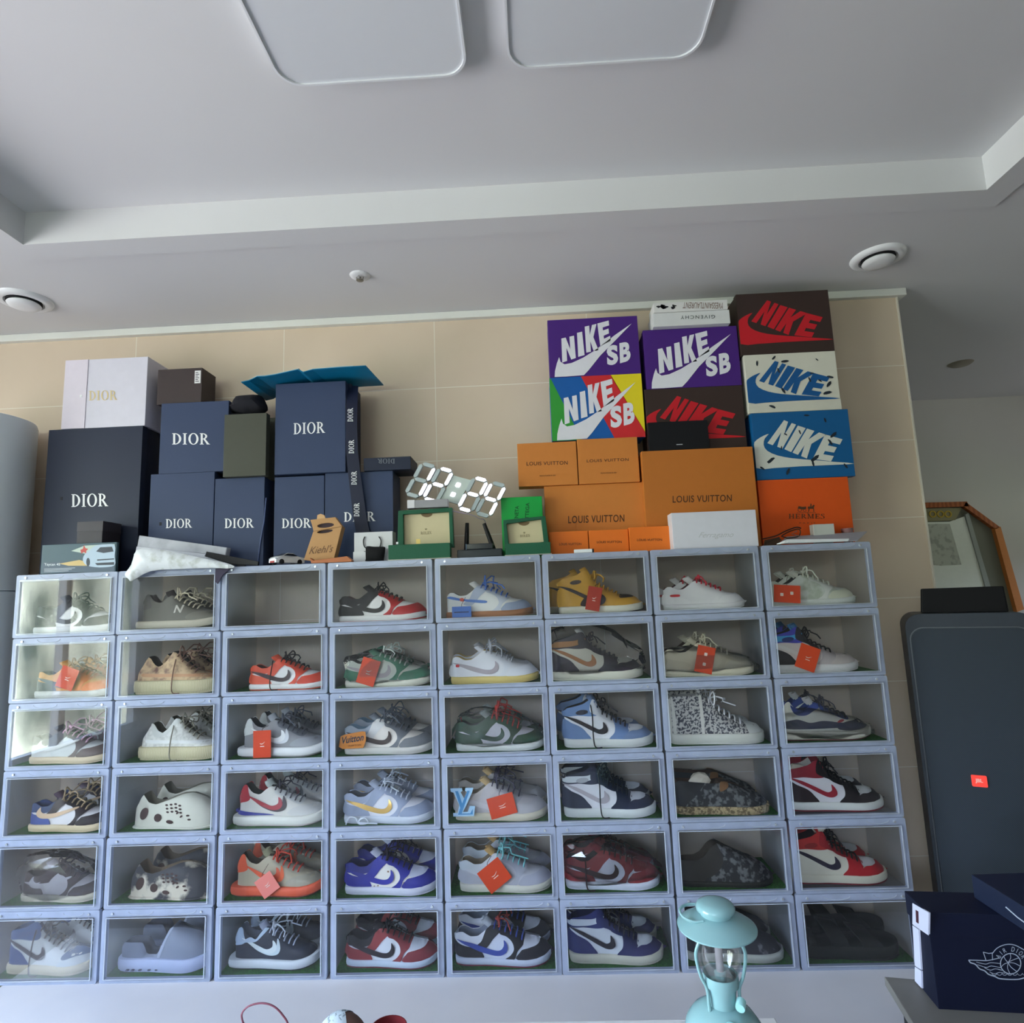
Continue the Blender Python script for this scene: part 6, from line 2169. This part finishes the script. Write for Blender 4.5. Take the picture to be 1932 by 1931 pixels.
print_old(N4, redk)
N7 = nike_carton('blue carton with white lettering in glossy wrap above the bright orange box', (1422, 1607, 776, 896), Hm['top'] + .0008, blu, .14, .12, GN)
N6 = nike_carton('off-white carton with blue lettering between the blue and brown cartons', (1408, 1582, 666, 776), N7['top'] + .0005, crw, .14, .12, GN)
N5 = nike_carton('topmost dark brown carton with red lettering reaching the ceiling trim', (1393, 1569, 551, 665), N6['top'] + .0005, darkb, .14, .12, GN)
print_old(N7, col((212, 214, 206), .4))
print_old(N6, col((26, 88, 146), .4))
print_old(N5, redk)
for b, sd in ((N7, 5), (N6, 8)):
    rnd = random.Random(sd)
    m_ = MB()
    fn = uvface(b)
    for k in range(13):
        cu_, cv = rnd.uniform(.06, .94), rnd.uniform(.06, .94)
        a_ = rnd.uniform(0, PI)
        r1 = rnd.uniform(.02, .05)
        blob = [(cu_ + r1 * math.cos(tt) * math.cos(a_) * rnd.uniform(.7, 1.3) - r1 * .35 * math.sin(tt) * math.sin(a_), cv + 1.5 * (r1 * math.cos(tt) * math.sin(a_) + r1 * .35 * math.sin(tt) * math.cos(a_))) for tt in [2 * PI * i / 9 for i in range(9)]]
        decal(m_, [[[(min(max(p[0], .002), .998), min(max(p[1], .002), .998)) for p in blob]]], fn, b['y'], None, .0016)
    m_.build('printed_marks', col((38, 46, 56), .4), b['t'])
if True:
    m_ = MB()
    decal(m_, [[[(.0, .885), (1, .83), (1, .995), (.0, .995)]]], uvface(N6), N6['y'], None, .0007)
    m_.build('lower_band', col((212, 210, 196), .5), N6['t'])
Bk = carton('black_box', 'plain matt black box standing against the half-hidden brown carton', 'box', (1223.5, 1337, 795, 848), .125, .02, L2['top'] + .0008, mat('matt_black', (12, 13, 18), .6), None, None)
a_ = Bk['f'](1282, 839)
MB().box(a_[0] - .011, a_[0] + .011, Bk['y'] - .0006, Bk['y'], a_[1] - .0014, a_[1] + .0014).build('label_mark', col((190, 194, 200)), Bk['t'])
Gv = carton('white_box', 'slim white box with upside-down grey lettering, lower of two on the purple carton', 'box', (1232, 1377.5, 588, 616), .125, .09, N3['top'] + .0005, mat('white_box_card', (216, 218, 218), .4), None, None)
words(Gv, 'GIVENCHY', 'sans', 1349, 601, 1284, 594.5, -1.5, col((84, 92, 92)), bold=.01, spacing=1.3)
Ys = carton('white_box', 'slim white box with black floral print and slanted lettering, topmost', 'box', (1233, 1373, 569, 587), .12, .09, Gv['top'] + .0005, mat('white_box_card_two', (220, 220, 218), .4), None, None)
words(Ys, 'YVESSAINTLAURENT', 'sans', 1364, 583, 1288, 571.5, 1, col((120, 96, 84)), shear=.3)
m_ = MB()
rnd = random.Random(4)
for k in range(9):
    cx_, cz_ = 1241 + 32 * rnd.random(), 580 + 6 * (rnd.random() - .5)
    decal(m_, [[[Ys['f'](cx_ + 4.5 * math.cos(tt) * rnd.uniform(.5, 1.2), cz_ + 2.8 * math.sin(tt) * rnd.uniform(.5, 1.2)) for tt in [2 * PI * i / 9 for i in range(9)]]]], lambda a, b_: (a, b_), Ys['y'], None)
m_.build('floral_print', col((34, 34, 40)), Ys['t'])

# eyeglasses, white block, papers at the end of the stack
t = thing('eyeglasses', 'dark-framed eyeglasses folded in front of the bright orange box', 'glasses', (at(1472, 1020, .06).x, .06, ZT))
f = Face(t.location.x, .06, ZT)


def fp(pts, y=0.0):
    return [(f(x, y_)[0], y, max(.002, f(x, y_)[1])) for x, y_ in pts]


MB().tube(spline(fp([(1437, 1018), (1462, 1012), (1480, 1003), (1500, 996), (1509, 998)], -.01), 4), .0022, n=6).build('temple_arm', col((36, 28, 26), .3), t, smooth=True)
MB().tube(spline(fp([(1440, 1026), (1465, 1016), (1470, 1030), (1438, 1032)], -.015), 5), .0016, n=6, closed=True).build('lens_rim', col((60, 48, 40), .3), t, smooth=True)
MB().tube(spline(fp([(1474, 1012), (1490, 1003), (1508, 999), (1507, 1012), (1485, 1016)], .0), 5), .002, n=6, closed=True).build('lens_rim', col((52, 40, 32), .3), t, smooth=True)
MB().tube(fp([(1502, 1003), (1492, 1008), (1506, 1012)], -.006), .0015, n=6).build('metal_hinge', st, t)
MB().plate([[f(1440, 1020), f(1468, 1014), f(1472, 1032), f(1438, 1034)]], -.012, -.011).build('lens', mat('tinted_lens', (70, 52, 40), .2), t)
t = thing('card_sheets', 'grey and white card sheets overhanging the end shoe box', 'card', (at(1550, 1030, .03).x, .03, ZT))


def slab3(nm, pts, th_, m):
    o = Vector(t.location)
    P = [at(x, y, Y) - o for x, y, Y in pts]
    P = [Vector((p.x, p.y, max(p.z, .0015))) for p in P]
    vs_ = [tuple(p) for p in P] + [(p.x, p.y, p.z + th_) for p in P]
    n_ = len(P)
    MB().add(vs_, [tuple(range(n_)), tuple(range(n_, 2 * n_))[::-1]] + [(i, i + n_, (i + 1) % n_ + n_, (i + 1) % n_) for i in range(n_)]).build(nm, m, t)


slab3('grey_card', [(1484, 1014, .10), (1636, 1004, .10), (1618, 1027, -.002), (1470, 1031, -.002)], .002, mat('grey_card', (158, 162, 170), .6))
slab3('white_card', [(1484, 1020, -.006), (1602, 1018.5, -.006), (1600, 1023.5, -.008), (1480, 1025, -.008)], .003, col((214, 218, 222)))
slab3('white_strip', [(1484, 1020, .0), (1487, 1024, -.01), (1473, 1032, -.01), (1466, 1032, .0)], .002, white_ink)
wz = at(1555, 1011, .07).z
Wk = carton('white_block', 'small white cube-shaped box on the card sheets', 'box', (1535, 1574.5, 989, 1011), .09, .03, wz - .004, col((196, 198, 192), .5), None, None)
MB().box(-Wk['hw'] * .8, Wk['hw'] * .8, -.012, .012, -(wz - .004 - ZT) + .0005, -.0003).build('foot', col((170, 170, 166)), Wk['t'])
t = thing('clear_cups', 'pinkish clear plastic cup lying behind the small white box', 'cup', (at(1595, 1010, .13).x, .115, ZT))
MB().lathe([(.014, 0), (.016, .03), (.020, .055), (.0185, .055), (.0145, .031), (.0125, .002)], n=20).build('cup_wall', clear('pink_plastic', (196, 140, 140), .5, .1, .05, 1.0), t)

# ================================================================== SPEAKER
SYAW = -math.radians(26)
s0 = at(1716, 1250, .05)
ztp = at(1830, 1157, -.02).z
dS = Vector((math.cos(SYAW), math.sin(SYAW), 0))
nS = Vector((-dS.y, dS.x, 0))
rr_ = ray(1968, 1250)
# width so that the far edge falls on the right spot
kk = None
A_ = np.array([[rr_.x, -dS.x], [rr_.y, -dS.y]])
sol = np.linalg.solve(A_, np.array([s0.x - CAM.x, s0.y - CAM.y]))
sw_ = float(sol[1])
shh = ztp - ZC
t = thing('loudspeaker', 'tall black loudspeaker with rounded corners beside the shoe boxes', 'speaker', (s0.x + dS.x * sw_ / 2, s0.y + dS.y * sw_ / 2, ZC), SYAW)
bodym = mat('speaker_shell', (46, 52, 60), .42, bump=.2, bscale=800)
grm = mat('speaker_grille', (54, 62, 72), .5, metal=.2, scale=420, rgb2=(34, 41, 49), kind='checker', bump=.4, bscale=900)
hw_ = sw_ / 2


def q(px, py):
    d = ray(px, py)
    k = (Vector((s0.x, s0.y, 0)) - Vector((CAM.x, CAM.y, 0))).dot(nS) / Vector((d.x, d.y, 0)).dot(nS)
    h_ = CAM + d * k
    return ((h_ - s0).dot(dS) - hw_, h_.z - ZC)


MB().plate([rrect(-hw_, hw_, 0, shh, .045, 8)], 0, .20).build('cabinet', bodym, t, bevel=.014)
gx0 = q(1724, 1250)[0]
gz1 = q(1820, 1185)[1]
MB().plate([rrect(gx0 - .003, -gx0 + .003, .03, gz1 + .003, .042, 8), rrect(gx0, -gx0, .033, gz1, .04, 8)], -.0035, .001).build('grille_trim', mat('trim_graphite', (92, 96, 100), .3, metal=.5), t)
MB().plate([rrect(gx0 + .002, -gx0 - .002, .036, gz1 - .002, .04, 8)], -.0025, .001).build('grille', grm, t)
b0, b1 = q(1834, 1483), q(1860.5, 1464)
bd = MB().plate([rrect(b0[0], b1[0], b0[1], b1[1], .003, 3)], -.007, -.0026).build('badge', mat('badge_red', (232, 70, 60), .4, emit=(232, 60, 50), es=.5), t)
m_ = MB()
decal_font(m_, 'JBL', lambda u, v: (b0[0] + (b1[0] - b0[0]) * (.22 + .5 * u), b0[1] + (b1[1] - b0[1]) * (.3 + .42 * v)), -.007, None, bold=.04)
m_.build('badge_lettering', mat('badge_ink', (250, 190, 180), .4), bd)
yq = at(1828, 1155, .0)
kx0, kx1 = q(1742, 1165)[0], q(1911, 1155)[0]
t = thing('tablet', 'flat black tablet standing on the loudspeaker', 'tablet', (s0.x + dS.x * hw_ + nS.x * .05, s0.y + dS.y * hw_ + nS.y * .05, ztp + .0005), SYAW)
hz_ = q(1828, 1109)[1] - shh
MB().plate([[(kx0, 0), (kx1, 0), (kx1 - .004, hz_), (kx0 + .008, hz_)]], -.006, .012).build('screen_body', mat('panel_black', (8, 8, 11), .6, spec=.2), t, bevel=.004)

# ================================================================== NAVY CARTONS ON THE STAND
P0 = atz(1770, 1907, ZTB)
P1 = atz(1725, 1862, ZTB)
P2 = atz(1886, 1913, ZTB)
an = math.atan2(P2.y - P0.y, P2.x - P0.x)
hgt = at(1761, 1722, P0.y).z - ZTB
wd_ = .37
dv = Vector((math.cos(an), math.sin(an), 0))
nv = Vector((-dv.y, dv.x, 0))
dep = max(.1, (P1 - P0).dot(nv))
print('DEP', dep, an, P0, P1, P2, hgt)
nb = mat('deep_navy_card', (14, 20, 42), .5, bump=.1, bscale=500)
t = thing('shoe_carton', 'deep navy carton with winged basketball emblem on the grey stand', 'box', (P0.x, P0.y, ZTB + .0005), an)
MB().box(.003, wd_ - .003, .003, dep - .003, 0, hgt - .05, None, .001).build('tray', nb, t)
MB().box(0, wd_, 0, dep, hgt - .0495, hgt, None, .0015).build('lid', nb, t)


def onface(px, py):
    """pixel -> (along, up) on the carton's front"""
    d = ray(px, py)
    n_ = -nv
    k = (P0 - CAM).dot(n_) / d.dot(n_)
    h_ = CAM + d * k
    return ((h_ - P0).dot(dv), h_.z - ZTB)


def onside(px, py):
    d = ray(px, py)
    k = (P0 - CAM).dot(dv) / d.dot(dv)
    h_ = CAM + d * k
    return ((h_ - P0).dot(nv), h_.z - ZTB)


def sidepoly(nm, pts, m, e=.0012):
    P = [(a_, max(b_, .002)) for a_, b_ in (onside(*p) for p in pts)]
    MB().add([(-e, a, b_) for a, b_ in P] + [(.0025, a, b_) for a, b_ in P], [tuple(range(len(P)))] + [(i, (i + 1) % len(P), (i + 1) % len(P) + len(P), i + len(P)) for i in range(len(P))]).build(nm, m, t)


stick = mat('sticker_white', (214, 218, 240), .35)
sidepoly('sticker', [(1722.5, 1705), (1753, 1723), (1752.5, 1766), (1722.5, 1745)], stick)
sidepoly('sticker', [(1722.5, 1747), (1734, 1755), (1739, 1831), (1727, 1823)], stick)
sidepoly('sticker', [(1727, 1825), (1739, 1833), (1740, 1866), (1727.5, 1856)], stick)
sidepoly('sticker_print', [(1729, 1718), (1734, 1721), (1734.5, 1744), (1730, 1741)], col((70, 36, 50)), .0018)
# winged emblem
m_ = MB()
ek = []


def E(a, b_):      # emblem pixel frame taken from the photograph
    return onface(1780 + a / 5.2, 1560 + b_ / 5.2)


def st_(pts, w=1.15, closed=False):
    w *= 1.35
    for s_ in stroke([(1780 + a / 5.2, 1560 + b_ / 5.2) for a, b_ in pts], w, closed):
        decal(m_, [s_], lambda a, b_: onface(a, b_), .0, None, .0015)


st_(spline([(245, 1310), (330, 1312), (420, 1315), (500, 1300), (560, 1285)], 3))
st_(spline([(245, 1310), (262, 1335), (310, 1352), (350, 1395), (400, 1415), (440, 1450), (500, 1470), (540, 1490), (600, 1497), (670, 1500), (740, 1497), (800, 1480)], 3), 1.6)
for (a0, b0_, a1, b1_) in ((320, 1330, 560, 1345), (330, 1355, 560, 1385), (400, 1385, 570, 1410), (450, 1425, 600, 1440)):
    st_(spline([(a0, b0_), ((a0 + a1) / 2 - 30, (b0_ + b1_) / 2 + 12), ((a0 + a1) / 2 + 20, (b0_ + b1_) / 2 - 2), (a1, b1_)], 3), .8)
for k in range(7):
    st_(spline([(470 + 50 * k, 1440), (484 + 50 * k, 1456), (506 + 50 * k, 1458), (520 + 50 * k, 1442)], 4), .7)
st_([(655 + 100 * math.cos(2 * PI * i / 28), 1345 + 100 * math.sin(2 * PI * i / 28)) for i in range(28)], 1.3, True)
st_(spline([(630, 1335), (600, 1300), (590, 1275)], 3), .8)
st_(spline([(630, 1335), (655, 1290), (650, 1245)], 3), .8)
st_(spline([(630, 1335), (690, 1340), (750, 1370)], 3), .8)
st_(spline([(630, 1335), (660, 1380), (720, 1425)], 3), .8)
st_(spline([(630, 1335), (590, 1350), (560, 1380)], 3), .8)
st_(spline([(630, 1335), (625, 1390), (650, 1445)], 3), .8)
st_(spline([(630, 1330), (700, 1300), (735, 1290)], 3), .8)
st_(spline([(480, 1240), (520, 1195), (580, 1165), (640, 1155), (700, 1165), (760, 1195), (820, 1230)], 4), 1.2)
st_([(480, 1240), (440, 1245), (387, 1232), (412, 1308)], 1.0)
st_([(475, 1245), (478, 1310)], .9)
for k, ch in enumerate('AIR DIOR'):
    if ch == ' ':
        continue
    an_ = math.radians(-150 + k * 17.5)
    R_ = 140
    cx_, cz_ = 655 + R_ * math.cos(an_), 1345 + R_ * math.sin(an_) * 1.02
    ro = an_ + PI / 2
    vs_, fs, asp = bfont(ch)
    w_ = 34 * min(asp, .9)

    def gm(a, b_):
        x, y = (a - .5) * w_, -(b_ - .5) * 46
        return E(cx_ + x * math.cos(ro) - y * math.sin(ro), cz_ + x * math.sin(ro) + y * math.cos(ro))
    m_.add([(lambda p: (p[0], -.0015, p[1]))(gm(a, b_)) for a, b_ in vs_], fs)
m_.build('winged_emblem', mat('silver_print', (176, 186, 202), .4), t)
# low carton lying askew on top of it, and a black box at the back
ztt = ZTB + hgt + .001
Q0 = atz(1838, 1694, ztt)
Q1 = atz(1934, 1758, ztt)
an2 = math.atan2(Q1.y - Q0.y, Q1.x - Q0.x)
t2 = thing('carton_lid', 'navy lid lying askew on the deep navy carton', 'lid', (Q0.x, Q0.y, ztt), an2)
h2 = .05
MB().box(0, .34, 0, .2, 0, h2, None, .0015).build('lid_shell', mat('navy_lid', (26, 34, 56), .5), t2)
m_ = MB()
m_.tube([(.10, -.001, .026), (.13, -.001, .020), (.16, -.001, .018)], .0016, n=5)
m_.build('printed_wing', mat('silver_print', (176, 186, 202), .4), t2)
t3 = thing('black_box', 'black box standing on the askew navy lid at the frame edge', 'box', (Q0.x + .17, Q0.y + .04, ztt + h2 + .0005), an2)
MB().box(0, .14, 0, .1, 0, .10, None, .002).build('body', mat('soft_black', (18, 22, 28), .6), t3)

# ================================================================== CAMPING LANTERN
yl = -.82
lx = at(1353, 1760, yl).x
teal = mat('mint_enamel', (134, 174, 177), .22, coat=.5, var=.02)
t = thing('camping_lantern', 'mint green camping lantern with wide shade and glass chimney', 'lantern', (lx, yl, ZTB))


def lz(y):
    return at(1356, y, yl).z - ZTB


sc_ = (yl - CAM.y) / F_PX
r_ = lambda p: p * sc_ * .93
MB().lathe([(r_(20), 0), (r_(66), .002), (r_(70), .012), (r_(70), lz(1945)), (r_(66), lz(1930)), (r_(54), lz(1912)), (r_(36), lz(1898)), (r_(25), lz(1893))], n=48).build('tank', teal, t)
MB().lathe([(r_(25), lz(1896)), (r_(25), lz(1875)), (r_(27), lz(1858)), (r_(31), lz(1856)), (r_(32), lz(1842)), (r_(31), lz(1836)), (r_(29), lz(1836)), (r_(28), lz(1850)), (r_(5), lz(1854))], n=40).build('burner_collar', teal, t)
glass = clear('lantern_glass', (240, 245, 250), .99, .02, .015, .35)
MB().lathe([(r_(29), lz(1838)), (r_(37), lz(1822)), (r_(41), lz(1805)), (r_(41), lz(1785)), (r_(36), lz(1762)), (r_(34), lz(1762)), (r_(39.5), lz(1785)), (r_(39.5), lz(1805)), (r_(35.5), lz(1822)), (r_(27.5), lz(1838))], n=40).build('glass_chimney', glass, t)
MB().lathe([(.001, lz(1850)), (r_(7), lz(1850)), (r_(7), lz(1762)), (.001, lz(1762))], n=16).build('wick_tube', clear('frost_tube', (226, 220, 226), .45, .1, .05, .8), t)
MB().lathe([(r_(10), lz(1852)), (r_(11), lz(1835)), (r_(8), lz(1832)), (.001, lz(1832))], n=16).build('wick_holder', teal, t)
MB().lathe([(r_(34), lz(1742)), (r_(69.5), lz(1750)), (r_(71), lz(1749)), (r_(71), lz(1746.5)), (r_(52), lz(1734)), (r_(35), lz(1727)), (r_(28), lz(1725)), (r_(28), lz(1717))], n=56).build('shade', teal, t)
MB().lathe([(r_(30), lz(1718)), (r_(35), lz(1716)), (r_(35.5), lz(1711)), (r_(32), lz(1705)), (r_(22), lz(1701)), (r_(8), lz(1699)), (.0001, lz(1698.8))], n=40).build('cap', teal, t)
for s_ in (-1, 1):
    pts = [(s_ * r_(30), -.01, lz(1758)), (s_ * r_(43), -.012, lz(1785)), (s_ * r_(44), -.012, lz(1805)), (s_ * r_(38), -.012, lz(1835)), (s_ * r_(29), -.012, lz(1858)), (s_ * r_(28), -.014, lz(1885)), (s_ * r_(27), -.018, lz(1913))]
    MB().tube(spline(pts, 4), r_(3.2), n=8).build('side_rod', teal, t, smooth=True)
MB().tube(spline([(-r_(28), -.02, lz(1727)), (-r_(46), -.018, lz(1729)), (-r_(62), -.005, lz(1726)), (-r_(62), .015, lz(1722)), (-r_(45), .03, lz(1722)), (-r_(25), .03, lz(1722))], 4), r_(2.6), n=7).build('bail_handle', teal, t, smooth=True)
kn = MB().lathe([(.0001, -r_(12)), (r_(8), -r_(12)), (r_(8.5), -r_(10)), (r_(8.5), r_(4)), (.0001, r_(4))], n=16)
kn.xf(0, Matrix.Translation((r_(27), -r_(22), lz(1879))) @ Matrix.Rotation(math.radians(60), 4, 'Y') @ Matrix.Rotation(math.radians(-60), 4, 'X'))
kn.build('control_knob', mat('mint_bright', (160, 214, 216), .3), t)
fc_ = MB().lathe([(r_(11), 0), (r_(11), r_(8)), (r_(9), r_(10)), (.0001, r_(10))], n=18)
fc_.xf(0, Matrix.Translation((r_(0), -r_(45), lz(1913))) @ Matrix.Rotation(math.radians(35), 4, 'X'))
fc_.build('filler_cap', mat('mint_bright', (160, 214, 216), .3), t)

# ================================================================== FOREGROUND SCRAPS ON THE WHITE TABLE
yy = -.80
maroon = mat('maroon_cord', (124, 70, 84), .6)
c0 = at(500, 1920, yy)
t = thing('cord_loop', 'thin maroon cord standing in a loop at the front of the white table', 'cord', (c0.x, yy, ZTB))
pts = [(470, 1975), (464, 1945), (457, 1925), (457, 1912), (468, 1900), (488, 1894), (505, 1895), (520, 1902), (534, 1917), (544, 1935), (552, 1975)]
P_ = [at(x, y, yy) for x, y in pts]
lo = P_[0].z
MB().tube(spline([(p.x - c0.x, .0, p.z - ZTB) for p in P_] , 4), .0017, n=7).build('cord', maroon, t, smooth=True)
MB().tube(spline([(P_[0].x - c0.x, 0, P_[0].z - ZTB), (P_[0].x - c0.x + .01, -.02, .004), (P_[-1].x - c0.x - .01, -.02, .004), (P_[-1].x - c0.x, 0, P_[-1].z - ZTB)], 5), .0017, n=7).build('cord_end', maroon, t, smooth=True)
c0 = at(645, 1925, yy)
t = thing('leather_pouch', 'brown pouch with a pale printed flap at the front of the white table', 'pouch', (c0.x, yy, ZTB))
hp = c0.z - ZTB + .012
bm = bmesh.new()
bmesh.ops.create_icosphere(bm, subdivisions=4, radius=1)
for v in bm.verts:
    v.co = Vector((v.co.x * .058, v.co.y * .045, max(0, v.co.z * .5 + .5) * hp))
me = bpy.data.meshes.new('body')
bm.to_mesh(me)
for p in me.polygons:
    p.use_smooth = True
me.materials.append(mat('brown_leather', (96, 74, 68), .5, scale=60))
link_mesh('body', me, t)
for v in bm.verts:
    v.co = Vector((v.co.x * 1.012 - .001, v.co.y * 1.012, v.co.z * 1.006 + .0006))
bmesh.ops.delete(bm, geom=[v for v in bm.verts if v.co.z < hp * .55 or v.co.x > .012 - (v.co.z - hp) * .6], context='VERTS')
me = bpy.data.meshes.new('flap')
bm.to_mesh(me)
bm.free()
me.materials.append(mat('printed_flap', (176, 190, 200), .5, scale=120, rgb2=(120, 132, 140), thr=(.55, .6)))
link_mesh('flap', me, t)
c0 = at(733, 1921, yy)
t = thing('red_bowl', 'small dark red bowl beside the brown pouch on the white table', 'bowl', (c0.x, yy, ZTB))
hb = c0.z - ZTB - .016
MB().lathe([(.016, 0), (.018, .003), (.030, hb * .5), (.034, hb - .002), (.034, hb), (.032, hb), (.028, hb * .5), (.012, .006), (.0001, .006)], n=36).build('bowl_wall', mat('dark_red_glaze', (110, 40, 44), .25), t)
